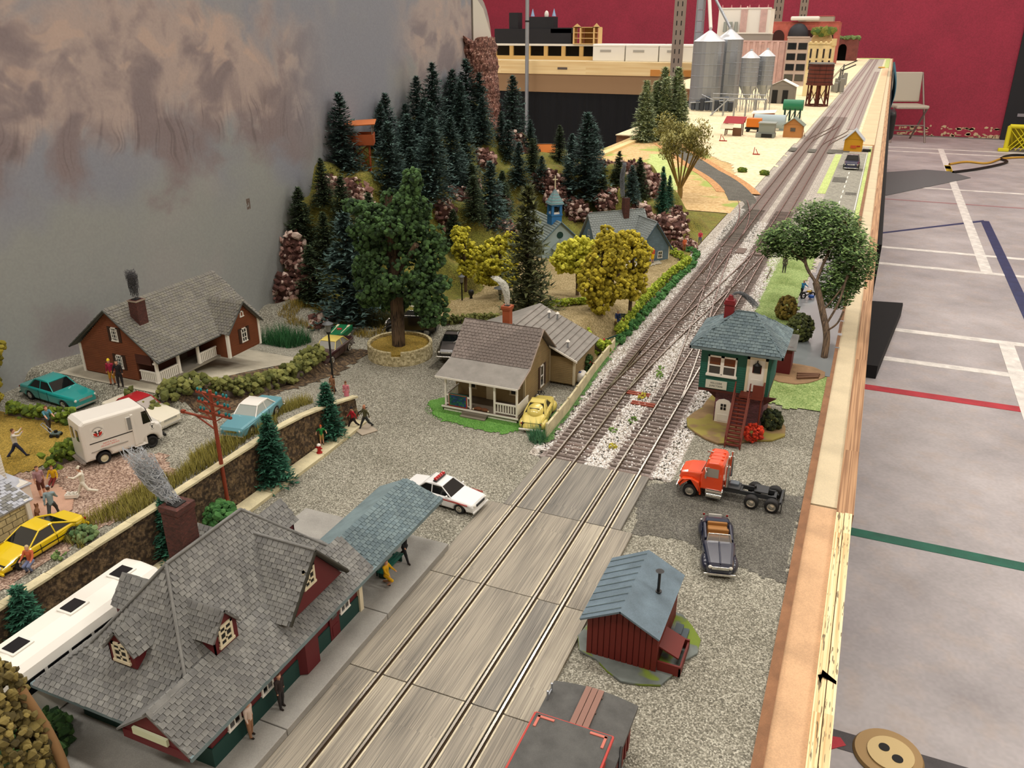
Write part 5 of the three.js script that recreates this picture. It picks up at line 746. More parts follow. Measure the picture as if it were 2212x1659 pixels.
// white delivery van
{
  const y = T(-427, -342), t = thing('delivery_van', 'white delivery van with red and black round emblem and open side door', 'van', [-427, y, -342], 1.21);
  const wh = new THREE.MeshPhysicalMaterial({ color: 0xe6e2da, roughness: .4, clearcoat: .6 }), L = 51, W = 21;
  const side = [...arches(-25, 25, 4.6, [-14, 17], 4.9), [25.4, 13], [24, 16.4], [19.4, 18.4], [16.6, 29], [14.4, 31.6], [-22, 32.2], [-24.6, 30.4], [-25, 27]];
  mk('body', ext(side, W, 2, [[[7.4, 6.4], [12.2, 6.4], [12.2, 28], [7.4, 28]].reverse()], 3), wh, t);
  mk('cab_interior', b2(3, 15, 6, 28, 7.6, -7.6), c.black, t); mk('underside', b2(-23, 23, 3.6, 6, 8, -8), c.black, t);
  mk('sliding_door', [rbox(1.8, 22, 1.4, .4, 6.8, 17, 10.6), rbox(3.6, 10, .6, .2, 4.6, 22, 10.8)], wh, t); mk('door_pane', box(2.4, 8.6, .7, 4.6, 22.4, 10.9), M(0x8a8a88, .2), t);
  mk('side_window', ext([[13.2, 18.8], [18.4, 19], [16.4, 27.6], [13.2, 27.6]], .5).translate(0, 0, 10.35), c.glass, t); mk('side_window', ext([[13.2, 18.8], [18.4, 19], [16.4, 27.6], [13.2, 27.6]], .5).translate(0, 0, -10.35), c.glass, t);
  mk('windscreen', slab([[20, 18.4, -8.6], [20, 18.4, 8.6], [17.4, 28.4, 8], [17.4, 28.4, -8]], .5), c.glass, t);
  for (const z of [-4.2, 4.2]) mk('rear_window', rbox(.5, 7.6, 3.6, .2, -25.1, 22, z), c.glass, t);
  mk('rear_bumper', [rbox(1.8, 1.6, W - 1, .4, -26.2, 4.6, 0), rbox(1, .8, W - 4, .3, -27.2, 4.6, 0)], M(0x8a8078, .5), t); mk('front_bumper', rbox(1.6, 2, W - 1, .5, 26.4, 6, 0), c.black, t); mk('headlight', [sph(1.2, 25.4, 10.4, 7, .6, 1, 1), sph(1.2, 25.4, 10.4, -7, .6, 1, 1)], c.cream, t);
  for (const s of [-1, 1]) { mk('belt_line', b2(-21, 6.6, 16.2, 16.8, s * 10.3, s * 10.62), c.black, t); mk('body_rib', b2(-21, 2, 10.2, 10.8, s * 10.3, s * 10.75), wh, t); mk('body_rib', b2(-21, 2, 10.2, 10.8, s * 10.3, s * 10.75), wh, t); }
  wheel(t, -14, 4.1, 8.8, 3, M(0xcfc8a8, .6)); wheel(t, 17, 4.1, 8.8, 3, c.black);
  // emblem, lettering and bull mark on the near side
  const print = (w, h, x, y0, z, draw, cw = 256, ch = 256) => { const cv = document.createElement('canvas'); cv.width = cw; cv.height = ch; const k = cv.getContext('2d'); k.fillStyle = '#e9e6de'; k.fillRect(0, 0, cw, ch); draw(k, cw, ch); const tx = new THREE.CanvasTexture(cv); tx.colorSpace = THREE.SRGBColorSpace; tx.magFilter = THREE.LinearFilter; const m = new THREE.MeshStandardMaterial({ map: tx, roughness: .45 }); m.userData.keepUV = true; return [new THREE.PlaneGeometry(w, h).translate(x, y0, z), m]; };
  const [g1, m1] = print(8.4, 8.4, -15, 23, 10.56, (k) => { k.lineWidth = 5; k.strokeStyle = '#b9b3ac'; k.beginPath(); k.arc(128, 128, 118, 0, 7); k.stroke(); k.lineWidth = 14; k.strokeStyle = '#4a4440'; k.setLineDash([12, 6]); k.beginPath(); k.arc(128, 128, 100, .5, 2.6); k.stroke(); k.beginPath(); k.arc(128, 128, 100, 3.6, 5.9); k.stroke(); k.setLineDash([]); k.fillStyle = '#c22c22'; k.beginPath(); k.arc(128, 132, 84, 0, Math.PI); k.fill(); k.fillStyle = '#1c1a1a'; k.beginPath(); k.moveTo(48, 96); k.lineTo(208, 96); k.lineTo(150, 140); k.lineTo(140, 214); k.lineTo(116, 214); k.lineTo(106, 140); k.fill(); k.fillStyle = '#f4f2ee'; k.beginPath(); k.ellipse(128, 110, 15, 42, 0, 0, 7); k.fill(); k.beginPath(); k.ellipse(128, 182, 13, 16, 0, 0, 7); k.fill(); }); mk('emblem', g1, m1, t);
  const [g2, m2] = print(12.6, 3.6, -9, 13.6, 10.58, (k) => { k.fillStyle = '#d8685a'; k.font = 'bold 54px sans-serif'; k.textAlign = 'center'; k.fillText('SMITH & HILL', 256, 60); k.fillText('DELIVERY SERVICE', 256, 122); }, 512, 146); mk('lettering', g2, m2, t);
  const [g3, m3] = print(4.4, 4.6, 18.6, 15.2, 10.56, (k) => { k.strokeStyle = k.fillStyle = '#1c1c1c'; k.lineWidth = 16; k.beginPath(); k.arc(128, 70, 70, 3.3, 6.1); k.stroke(); k.beginPath(); k.moveTo(70, 76); k.lineTo(186, 76); k.lineTo(150, 110); k.lineTo(144, 190); k.lineTo(112, 190); k.lineTo(106, 110); k.fill(); k.lineWidth = 12; k.beginPath(); k.arc(128, 170, 64, .4, 2.7); k.stroke(); }); mk('bull_mark', g3, m3, t);
}
// motor coach beside the station
{
  const t = thing('motor_coach', 'long white coach with three dark roof vents parked behind the station', 'bus', [-317, 0, -203], Math.PI / 2);
  const wh = new THREE.MeshPhysicalMaterial({ color: 0xf0ede4, roughness: .35, clearcoat: .7 }), L = 100, W = 28;
  const prof = []; for (let i = 0; i <= 10; i++) { const a = -Math.PI / 2 + i / 10 * Math.PI; } const cs = [[-14, 5], [14, 5], [14, 30], [13, 34], [10, 36.4], [0, 37.4], [-10, 36.4], [-13, 34], [-14, 30]];
  mk('body', ext(cs, L, 3, [], 3).rotateY(Math.PI / 2), wh, t); for (const s of [-1, 1]) for (let i = 0; i < 7; i++) mk('side_window', rbox(11, 8, .6, .3, -40 + i * 12.6, 26, s * 14), c.glass, t);
  for (const x of [-22, 8, 37]) { const f = mk('roof_vent_frame', [rbox(11, 1, 9.6, .4, x, 37.4, -1)], wh, t); mk('roof_vent_glass', rbox(8.6, .5, 7.4, .2, x, 38, -1), M(0x1a1c20, .12), f); }
  wheel(t, -32, 5, 11.6, 4, c.steel); wheel(t, 32, 5, 11.6, 4, c.steel); mk('windscreen', rbox(.6, 10, 22, .3, L / 2, 24, 0), c.glass, t); mk('bumper', rbox(2, 3, W, .6, L / 2 + .4, 7, 0), c.chrome, t);
}
// upper lane cars
{
  const y = T(-379, -240); car('yellow_fastback', 'bright yellow low fastback sports car beside the retaining wall', { p: [-380, y, -241], ry: -Math.PI / 2, L: 52, W: 20, body: 0xe3c307, r: 3.6, ax: [-15, 15.5], belt: 8.8, plan: .22, pp: 3, tum: .22, bev: 2, top: [[26, 3.6], [25.6, 5], [20, 7.6], [9, 9], [-16, 9.6], [-24.4, 8.8], [-26, 5]], cab: [-19, -7, 1, 10.5, 14], th: .28, inset: 2, crown: .8, bp: -6, hub: c.steel, grille: null, stripe: c.black, bump: M(0xe3c307, .4), hy: 6.4 });
  car('turquoise_sedan', 'turquoise fifties sedan in front of the brown house', { p: [-536, T(-536, -388), -386], ry: -.08, L: 64, W: 22, body: 0x129a96, r: 3.9, ax: [-18, 20], belt: 11, plan: .2, tum: .12, bev: 1.8, top: [[32, 4], [32.4, 8], [31, 10.4], [11, 11.2], [-18, 11.2], [-31, 9.6], [-32.4, 6]], cab: [-19, -12, 3, 10, 17], th: .22, crown: 1, hub: c.chrome, roof: 0x129a96 });
  car('white_hardtop', 'white fifties car with a red roof behind the delivery van', { p: [-452, T(-452, -386), -385], ry: -.1, L: 60, W: 22, body: 0xece6d2, r: 3.8, ax: [-17, 18], belt: 10.6, plan: .16, tum: .1, top: [[30, 4], [30.4, 8], [29, 10], [10, 10.8], [-18, 10.8], [-30, 10], [-30.4, 6]], cab: [-18, -11, 3, 10, 16.4], th: .2, crown: 1, roof: 0xa81c26, clear2: M(0xb0a8a2, .12) });
  car('pale_blue_sedan', 'pale blue sedan with a white roof on the upper lane, half behind grass', { p: [-375, T(-375, -410), -411], ry: -1.42, L: 56, W: 20, body: 0x5f9aa8, r: 3.7, ax: [-16, 17], belt: 10, plan: .16, tum: .1, top: [[28, 4], [28.4, 7.6], [27, 9.4], [10, 10.2], [-17, 10.2], [-27, 9.4], [-28, 6]], cab: [-17, -10, 3, 9.6, 15.6], th: .2, roof: 0xf0ede6, clear2: M(0xa8b0ac, .12) });
  car('maroon_sedan', 'maroon sedan with a pale yellow roof facing the tall lamp post', { p: [-442, T(-442, -600) + .3, -600], ry: -1.44, L: 60, W: 22, body: 0x34101a, r: 3.8, ax: [-17, 18.5], belt: 10.6, plan: .16, tum: .1, top: [[30, 4], [30.4, 8], [29, 10], [10, 10.8], [-18, 10.8], [-30, 10], [-30.4, 6]], cab: [-18, -11, 4, 10, 16.6], th: .2, roof: 0xe2cf6c, crown: .9, clear2: M(0x9a9a94, .1), ww: true });
  car('blue_sedan', 'blue car mostly hidden behind the station chimney', { p: [-322, 0, -292], ry: -1.5, L: 54, W: 20, body: 0x0f3f80, r: 3.7, ax: [-16, 17], belt: 10, plan: .2, tum: .14, top: [[27, 4], [27, 7.6], [26, 9.6], [10, 10.4], [-17, 10.4], [-26, 9.4], [-27, 6]], cab: [-16, -10, 3, 9.6, 15] });
  car('black_sedan', 'glossy black rounded sedan parked beside the cottage', { p: [-347, T(-347, -664), -664], ry: -1.3, L: 56, W: 20, body: 0x100c0a, r: 3.8, ax: [-16, 17], belt: 11, fender: true, plan: .26, pp: 3, tum: .3, bev: 2.4, top: [[28, 4], [28, 7.6], [26, 10], [9, 11.6], [-16, 11.6], [-26, 9], [-28, 5]], cab: [-14, -8, 3, 9, 17], th: .26, crown: 1.4 });
  car('blue_pickup', 'dark blue car on the road before the little yellow house', { p: [-44, .6, -2062], ry: -Math.PI / 2, L: 84, W: 32, body: 0x141a44, r: 5.6, ax: [-24, 26], belt: 17, plan: .2, tum: .16, bev: 3, top: [[42, 6], [42, 12], [40, 15.6], [14, 17.4], [-16, 17.4], [-40, 16], [-42, 10]], cab: [-18, -13, 4, 14, 28], th: .2, crown: 1.6, tw: 5, roof: 0x3a2024 });
}
// black panel van of the thirties
{
  const y = T(-402, -682), t = thing('black_panel_van', 'black thirties panel van with silver spoked wheels behind the big planter tree', 'van', [-400, y + .4, -680], -2.86);
  const bk = new THREE.MeshPhysicalMaterial({ color: 0x0c0e16, roughness: .3, clearcoat: 1, clearcoatRoughness: .05 });
  mk('box_body', rbox(34, 16, 19, 2, -10, 13.4, 0), bk, t); mk('cab', rbox(9, 15, 17, 1.4, 8, 12.8, 0), bk, t); mk('hood', ext([[12, 6], [25, 6], [25, 12.6], [12, 14]], 11, 1.2), bk, t); mk('roof_rail', [bar([-26, 21, -8.4], [5, 21, -8.4], .4), bar([-26, 21, 8.4], [5, 21, 8.4], .4)], c.chrome, t); mk('radiator', rbox(1, 7, 9, .4, 25.4, 9.6, 0), c.chrome, t);
  for (const s of [-1, 1]) { mk('headlight', sph(1.6, 25, 11.4, s * 6.4, .8, 1, 1), c.chrome, t); mk('mudguard', new THREE.TorusGeometry(5.2, 1.3, 6, 12, Math.PI).scale(1, 1, 1.4).translate(19, 4.4, s * 8), bk, t); mk('side_window', rbox(5.4, 5, .5, .4, 8.4, 16, s * 8.5), c.glass, t); mk('running_board', box(16, .8, 3, 6, 4, s * 8.4), bk, t); }
  wheel(t, 19, 4.6, 8, 2.2, c.silver); wheel(t, -17, 4.6, 8.4, 2.2, c.silver); mk('bumper', rbox(1, 1.2, 18, .4, 28, 5, 0), c.chrome, t); mk('windscreen', rbox(.5, 5, 13, .3, 12.8, 16, 0), c.glass, t);
}
// boat on a trailer
{
  const y = T(-464, -648), t = thing('boat_trailer', 'cream trailer with red wheels under the green rowing boat', 'trailer', [-466, y, -648], -1.3);
  mk('frame', [bar([-14, 5, -7], [16, 5, -5], .7), bar([-14, 5, 7], [16, 5, 5], .7), bar([16, 5, -5], [26, 5, 0], .7), bar([16, 5, 5], [26, 5, 0], .7), bar([-12, 5, -7], [-12, 5, 7], .6)], c.cream, t); wheel(t, -2, 3.4, 9, 2.2, M(0x6a1410, .5));
  const b = thing('rowing_boat', 'green rowing boat with oars carried on the trailer', 'boat', [-466, y + 6, -648], -1.3), gm = M(0x0f6a40, .45);
  const out = [], inn = []; for (let i = 0; i <= 12; i++) { const k = i / 12, x = lerp(-19, 20, k), w = 8.4 * Math.sqrt(Math.max(0, 1 - Math.pow(Math.max(0, k - .25) / .78, 2.4))); out.push([x, w]); } const ring = [...out, ...out.slice().reverse().map(p => [p[0], -p[1]])]; const hole = ring.map(([x, z]) => [x * .92, z * .84]);
  mk('hull', [ext(ring, 6, .8, [hole.reverse()]).rotateX(Math.PI / 2).translate(0, 4, 0), ext(ring.map(([x, z]) => [x * .9, z * .8]), 1).rotateX(Math.PI / 2).translate(0, 1.4, 0)], gm, b); for (const x of [-14, -4, 8]) mk('thwart', box(3, .8, 12.6, x, 5.4, 0), gm, b);
  for (const s of [-1, 1]) { mk('oar', [bar([-14, 7, s * 5.6], [8, 7, s * 5], .4), rbox(6, .5, 2.4, .2, -14, 7.2, s * 5.6)], c.cream, b); } mk('fuel_can', cyl(1.6, 1.6, 4.6, -3, 7, 0, 10, Math.PI / 2), M(0xa82018, .4), b);
}
// ---------- plants ----------
const vcol = (rough = .95) => M(0xffffff, rough, { vertexColors: true });
const leafMat = vcol(.95), foamMat = vcol(1);
const lin = (r, g, b) => new THREE.Color().setRGB(r / 255, g / 255, b / 255, THREE.SRGBColorSpace);
// thin pointed blades: list of [x, y, z, dx, dy, dz, width, colour]
function bladesGeo(L) {
  const pos = [], col = [], up = V(0, 1, 0), s = V(0, 0, 0), d = V(0, 0, 0);
  for (const [x, y, z, dx, dy, dz, w, k] of L) { d.set(dx, dy, dz); s.crossVectors(d, up); if (s.lengthSq() < 1e-6) s.set(1, 0, 0); s.normalize().multiplyScalar(w / 2); pos.push(x - s.x, y - s.y, z - s.z, x + s.x, y + s.y, z + s.z, x + dx, y + dy, z + dz); for (let i = 0; i < 3; i++) col.push(k.r, k.g, k.b); }
  return geo(pos, col);
}
const ICO = new THREE.IcosahedronGeometry(1, 0).attributes.position;
// foam lumps: list of [x, y, z, r, colour]
function lumpsGeo(L, seed, base = ICO, jag = .35) {
  const pos = [], col = [], h = (a, b, e) => { const q = Math.sin(a * 127.1 + b * 311.7 + e * 74.7 + seed) * 43758.5453; return q - Math.floor(q); };
  L.forEach(([x, y, z, r, k], n) => { for (let i = 0; i < base.count; i++) { const a = base.getX(i), b = base.getY(i), e = base.getZ(i), j = r * (1 - jag + 2 * jag * h(a + n, b, e)); pos.push(x + a * j, y + b * j, z + e * j); col.push(k.r, k.g, k.b); } });
  return geo(pos, col);
}
const blend = (a, b, t) => new THREE.Color().lerpColors(a, b, t);
function spruceGeo(seed, ca, cb, wr = .2, n = 24, spread = 1) {   // unit height
  const r = rng(seed), L = [];
  for (let i = 0; i < n; i++) {
    const t = i / (n - 1), y = .05 + t * .9, R = wr * Math.pow(1 - t, .82) + .014, br = Math.round(9 + 22 * (1 - t));
    for (let j = 0; j < br; j++) {
      const a = r() * 6.283, len = R * (.72 + r() * .45) * spread, yy = y + (r() - .5) * .03, dr = -.16 - r() * .22 + t * .5, k = 9;
      for (let q = 0; q < k; q++) { const s = (q + r()) / k, x = Math.cos(a) * len * s, z = Math.sin(a) * len * s, y2 = yy + dr * len * s, ba = a + (r() - .5) * 2.6, bl = .042 + .016 * r(); L.push([x, y2, z, Math.cos(ba) * bl, (r() - .35) * bl * 1.1, Math.sin(ba) * bl, .022 + r() * .01, blend(ca, cb, Math.pow(r(), 1.4))]); }
    }
  }
  for (let i = 0; i < 16; i++) { const a = r() * 6.283; L.push([0, .93 + r() * .03, 0, Math.cos(a) * .018, .04, Math.sin(a) * .018, .012, cb]); }
  return bladesGeo(L);
}
function makeSpruce(seed, ca, cb, wr) { const f = spruceGeo(seed, ca, cb, wr), g = join([f]); return { f: g, trunk: join(cyl(.004, .024, .94, 0, .45, 0, 7)) }; }
const BLUE = [lin(38, 62, 58), lin(98, 128, 120)], DARK = [lin(38, 56, 38), lin(92, 112, 74)], OLIVE = [lin(52, 60, 34), lin(118, 124, 76)], GREEN = [lin(26, 70, 54), lin(64, 130, 100)];
const sp = [makeSpruce(11, ...BLUE, .27), makeSpruce(12, ...BLUE, .29), makeSpruce(13, ...BLUE, .25), makeSpruce(14, ...DARK, .29), makeSpruce(15, ...DARK, .26), makeSpruce(16, ...GREEN, .22), makeSpruce(17, ...OLIVE, .27)];
function spruce(k, x, z, h, label, group, y, wide = 1) {
  const t = thing('spruce_tree', label, 'spruce', [x, (y ?? T(x, z)) - 2, z], x * 1.7 + z, group), p = sp[k], H = h * 1.0;
  for (const [n, g, m] of [['foliage', p.f, leafMat], ['trunk', p.trunk, mt.bark]]) { const o = mesh(n, g, m, t); o.scale.set(H * wide, H, H * wide); }
  return t;
}
const SPL = [[-572,-835,89,'tall blue-green spruce at the hill edge beside the orange lookout tower'],[-572,-935,76,'spruce standing just past the orange lookout tower'],[-572,-743,66,'lowest dark spruce against the painted sky at the hill foot'],[-557,-768,51,'small dark spruce on the cliff below the tallest lone spruce'],[-546,-718,67,'dark bushy spruce at the foot of the first cliff'],[-486,-701,116,'tallest blue spruce at the hill foot left of the planter tree'],[-518,-847,94,'spruce rising behind the planter tree crown'],[-574,-986,60,'short spruce against the sky in the back row'],[-566,-1004,78,'pointed spruce in the back row of the hill'],[-552,-1024,90,'tall spruce in the middle of the back row'],[-572,-1120,95,'very tall spruce near the rock pillar'],[-566,-1153,99,'tallest spruce next to the rock pillar'],[-552,-1168,86,'spruce partly covering the rock pillar'],[-532,-917,86,'broad spruce in the second row above the planter tree'],[-492,-906,93,'broad spruce in front of the second row'],[-503,-975,86,'spruce in the middle of the second row'],[-519,-1049,77,'spruce at the end of the second row'],[-552,-1292,89,'lone pale spruce on the ledge past the rock pillar'],[-533,-1205,50,'small spruce below the rock pillar'],[-508,-1262,52,'slim spruce before the black curtain'],[-481,-1214,36,'tiny spruce on the middle ledge'],[-476,-1138,62,'spruce on the middle ledge above the chapel'],[-442,-963,84,'large spruce left of the chapel'],[-491,-1110,53,'small spruce behind the chapel roof'],[-447,-925,57,'spruce between the planter tree and the chapel'],[-456,-1255,54,'dark spruce on the skyline ledge'],[-386,-1182,122,'tallest spruce behind the grey gabled house'],[-392,-1236,70,'spruce just behind the tallest one on the ridge'],[-428,-1318,44,'round green spruce on the ridge end'],[-352,-1234,50,'spruce on the rocky ridge above the grey house'],[-327,-1262,60,'slim spruce near the cliff corner'],[-319,-1190,52,'spruce standing against the rocks right of the grey house'],[-449,-1162,50,'spruce directly behind the bell cote'],[-531,-766,63,'dark small spruce on the first ledge'],[-460,-893,52,'spruce half hidden behind the planter tree']];
SPL.push(...[[-562, -905, 60, 'short spruce right behind the lookout tower'], [-545, -985, 72, 'spruce filling the gap in the back row'], [-520, -955, 74, 'second-row spruce with a bent tip'], [-545, -1090, 78, 'spruce under the tall pair by the rock pillar'], [-530, -1130, 66, 'spruce below the rock pillar foot'], [-505, -1010, 68, 'third-row spruce in mid slope'], [-478, -985, 62, 'spruce above the chapel hedge'], [-508, -880, 70, 'spruce half covered by the planter tree top'], [-455, -1030, 60, 'spruce left behind the chapel'], [-515, -1190, 58, 'spruce on the upper ledge past the second row'], [-470, -1175, 48, 'low spruce on the chapel ledge'], [-425, -1225, 56, 'spruce in the gap of the ridge row'], [-412, -1170, 50, 'small spruce right behind the chapel roof'], [-360, -1180, 52, 'small spruce behind the grey house ridge'], [-540, -740, 56, 'bushy spruce beside the lowest dark one'], [-500, -770, 70, 'dark spruce behind the hill-foot blue spruce']]);
SPL.forEach(([x, z, h, l], i) => spruce([0, 1, 3, 4, 3, 1, 0, 2, 0, 2, 2, 0, 2, 1, 1, 0, 2, 1, 2, 2, 4, 0, 1, 0, 3, 4, 0, 2, 1, 4, 4, 0, 0, 4, 3, 0, 2, 1, 0, 2, 1, 3, 0, 3, 1, 4, 0, 2, 3, 4, 3][i], x, z, h * 1.03, l, 'spruces on the hill', undefined, i === 5 ? 1.15 : 1.16));
spruce(5, -306, -1330, 52, 'bright green slim spruce on the pale lawn beyond the cliff', 'spruces on the hill', 40); spruce(5, -282, -1232, 62, 'green spruce at the outer cliff corner', 'spruces on the hill'); spruce(5, -287, -1298, 48, 'thin green spruce just behind the outer corner one', 'spruces on the hill');
spruce(6, -302, -745, 158, 'large olive-brown spruce between the yellow trees', null, 0, .82);
spruce(5, -352, -466, 50, 'small blue-green spruce beside the tall lamp post', 'small spruces along the walkway', 0, 1.2); spruce(5, -346, -392, 58, 'small spruce in the middle of the walkway', 'small spruces along the walkway', 0, 1.1); spruce(5, -349, -300, 44, 'small spruce behind the station smoke', 'small spruces along the walkway', 1, 1.3); spruce(5, -348, -206, 46, 'small spruce by the coach at the walkway start', 'small spruces along the walkway', 1, 1.3);
// foam-foliage trees
function blob(r, cx, cy, cz, rx, ry, rz, n, lr, ca, cb, out) { for (let i = 0; i < n; i++) { const u = r() * 2 - 1, a = r() * 6.283, q = Math.sqrt(1 - u * u), k = .78 + .28 * Math.pow(r(), .7); out.push([cx + q * Math.cos(a) * rx * k, cy + u * ry * k, cz + q * Math.sin(a) * rz * k, lr * (.6 + r() * .8), blend(ca, cb, r())]); } }
function foamTree(name, label, x, y, z, h0, crown0, ca, cb, seed, group, lr = 2.1, tr = 2) {
  const gs = name === 'yellow_tree' ? 1.17 : 1, h = h0 * gs, crown = crown0.map(q => q.map((v, i) => i < 6 ? v * gs : Math.round(v * (name === 'planter_tree' ? 1.7 : 1.35)))), t = thing(name, label, 'tree', [x, y, z], 0, group), r = rng(seed), L = [];
  for (const [cx, cy, cz, rx, ry, rz, n] of crown) { blob(r, cx, cy, cz, rx * .78, ry * .8, rz * .78, Math.round(n * .4), lr, ca, cb, L); const m = 9; for (let q = 0; q < m; q++) { const u = r() * 2 - 1, a = r() * 6.283, w = Math.sqrt(1 - u * u), s = .62 + r() * .3, k = .28 + r() * .2; blob(r, cx + w * Math.cos(a) * rx * s, cy + u * ry * s, cz + w * Math.sin(a) * rz * s, rx * k, ry * k * .8, rz * k, Math.round(n / m * 1.05), lr * .8, ca, cb, L); } }
  mk('crown', [lumpsGeo(L, seed)], foamMat, t); mk('trunk', [tube([[0, -2, 0], [.6, h * .25, .3], [-.4, h * .55, 0], [0, h * .86, 0]], tr, 10, 7), bar([0, h * .4, 0], [h * .18, h * .62, h * .06], tr * .45), bar([0, h * .45, 0], [-h * .17, h * .66, -h * .06], tr * .45)], mt.bark, t); return t;
}
const YEL = [lin(124, 122, 24), lin(212, 204, 66)], YD = [lin(120, 110, 24), lin(200, 184, 58)], YB = [lin(152, 152, 32), lin(224, 220, 84)];
foamTree('yellow_tree', 'tallest yellow-green tree directly in front of the grey house', -234, 0, -780, 92, [[0, 62, 0, 17, 26, 17, 360], [-8, 46, 6, 15, 17, 14, 220], [9, 44, -4, 15, 16, 14, 220], [2, 84, 0, 10, 10, 10, 110], [0, 28, 4, 13, 9, 12, 110]], ...YD, 41, 'yellow foliage trees', 2.3);
foamTree('yellow_tree', 'yellow tree with a dark trunk left of the tallest yellow tree', -284, 0, -850, 74, [[0, 52, 0, 22, 20, 20, 340], [14, 44, 0, 13, 13, 13, 150], [-13, 46, 2, 12, 14, 12, 150]], ...YB, 42, 'yellow foliage trees', 2.4);
foamTree('yellow_tree', 'yellow tree with dark olive underside beside the track bushes', -216, 0, -826, 84, [[0, 56, 0, 16, 26, 16, 330], [4, 34, 3, 13, 12, 12, 140], [-6, 76, 0, 10, 10, 10, 100]], ...YD, 43, 'yellow foliage trees', 2.3);
foamTree('yellow_tree', 'round bright yellow tree behind the cottage smoke', -366, 0, -822, 74, [[0, 50, 0, 22, 22, 20, 420], [10, 34, 6, 14, 12, 13, 160], [-11, 32, 4, 13, 12, 12, 150]], ...YEL, 44, 'yellow foliage trees', 2.3);
foamTree('yellow_tree', 'slim yellow tree at the planter tree edge', -420, 2, -842, 66, [[0, 44, 0, 12, 20, 12, 230], [-4, 60, 0, 9, 8, 9, 90], [3, 26, 2, 10, 9, 9, 100]], ...YEL, 45, 'yellow foliage trees', 2.1);
foamTree('yellow_tree', 'big yellow-green tree cut off by the picture edge beside the lawn', -566, 40, -348, 70, [[0, 30, 0, 20, 24, 18, 300], [4, 52, 0, 14, 16, 13, 160], [10, 18, 4, 14, 14, 12, 140]], lin(92, 88, 22), lin(166, 152, 52), 46, 'yellow foliage trees', 2.3);
// dark tree in the planter
{
  const G = [lin(30, 50, 30), lin(82, 116, 64)], y0 = T(-392, -642) + 10;
  foamTree('planter_tree', 'tall dark green tree with thick trunk growing in the round planter', -392, y0, -640, 168, [[5, 80, 0, 38, 32, 30, 560], [2, 116, 4, 30, 24, 24, 400], [16, 130, -2, 22, 22, 20, 260], [24, 156, 0, 10, 15, 10, 120], [-26, 104, 6, 15, 16, 14, 160], [-34, 132, 6, 14, 7, 8, 90], [36, 64, 4, 20, 20, 16, 220], [-20, 56, 10, 18, 14, 16, 170], [42, 40, 2, 16, 16, 12, 150], [-34, 70, 0, 12, 20, 12, 130], [42, 98, 0, 13, 20, 12, 140], [-8, 40, -12, 14, 12, 12, 100]], ...G, 51, null, 2.1, 6.4);
}
// shrubs and hedges
function bushRow(name, label, pts, w, h, ca, cb, seed, lr, group, cat = 'hedge', dens = 1) {
  const r = rng(seed), [x0, z0] = pts[0], t = thing(name, label, cat, [x0, T(x0, z0), z0], 0, group), L = []; O = [x0, T(x0, z0), z0];
  for (let i = 0; i < pts.length - 1; i++) { const [a, b] = pts[i], [e, f] = pts[i + 1], d = Math.hypot(e - a, f - b), n = Math.round(d * dens * (w + h) / (lr * lr) * .55); for (let k = 0; k < n; k++) { const s = r(), X = lerp(a, e, s), Z = lerp(b, f, s), nx = -(f - b) / d, nz = (e - a) / d, u = (r() - .5), v = Math.pow(r(), .7); L.push([X + nx * u * w, T(X, Z) + v * h * (1 - .2 * Math.abs(u)) + (r() - .5) * lr, Z + nz * u * w, lr * (.6 + r() * .8), blend(ca, cb, r())]); } }
  mk('foliage', [lumpsGeo(L, seed)], foamMat, t); const st = []; for (let i = 0; i < pts.length - 1; i++) { const [a, b] = pts[i], [e, f] = pts[i + 1]; st.push(bar([a, T(a, b), b], [e, T(e, f), f], Math.min(w, h) * .3, 5)); } mk('stem', st, c.tie, t); O = null; return t;
}
const HG = [lin(70, 78, 34), lin(136, 138, 76)], TG = [lin(34, 82, 36), lin(84, 134, 72)], LG = [lin(104, 126, 26), lin(186, 200, 72)], DG = [lin(54, 74, 20), lin(120, 140, 44)];
bushRow('garden_hedge', 'long olive hedge on the bank below the brown house', [[-448, -384], [-438, -412], [-426, -440], [-420, -480], [-426, -530], [-440, -580]], 15, 13, ...HG, 61, 2.4);
bushRow('low_shrub', 'low olive shrubs at the end of the concrete pad', [[-476, -398], [-452, -392], [-446, -378]], 12, 9, ...HG, 62, 2.2, null, 'shrub');
bushRow('lawn_hedge', 'green clipped hedge behind the mown lawn', [[-545, -352], [-500, -358], [-462, -366]], 8, 10, ...DG, 63, 1.9);
bushRow('van_hedge', 'short green hedge left of the delivery van', [[-448, -304], [-450, -326]], 9, 12, ...DG, 64, 1.9);
bushRow('clipped_hedge', 'narrow bright green clipped hedge bounding the park towards the track', [[-212, -770], [-216, -900], [-214, -1000], [-205, -1080]], 6, 13, ...LG, 65, 1.4, null, 'hedge', .8);
bushRow('church_hedge', 'curved bright green hedge from the cliff to the track corner', [[-205, -1082], [-232, -1112], [-262, -1140], [-280, -1160]], 6, 12, ...LG, 66, 1.4, null, 'hedge', .8);
bushRow('bench_hedge', 'bright hedge behind the park bench', [[-292, -752], [-262, -790], [-240, -830]], 5, 8, ...LG, 67, 1.4);
bushRow('cottage_hedge', 'dense yellow-green hedge at the cottage annex corner', [[-226, -716], [-206, -724]], 10, 14, ...LG, 68, 1.7);
bushRow('track_bushes', 'row of deep green bushes along the ballast edge', [[-207, -752], [-206, -830], [-205, -920], [-204, -1000], [-200, -1080], [-206, -1140], [-226, -1160]], 8, 6, ...TG, 69, 2, null, 'bush', .7);
bushRow('loose_bushes', 'loose olive bushes behind the black panel van', [[-372, -700], [-342, -708], [-316, -706]], 9, 8, ...HG, 70, 1.9, null, 'bush');
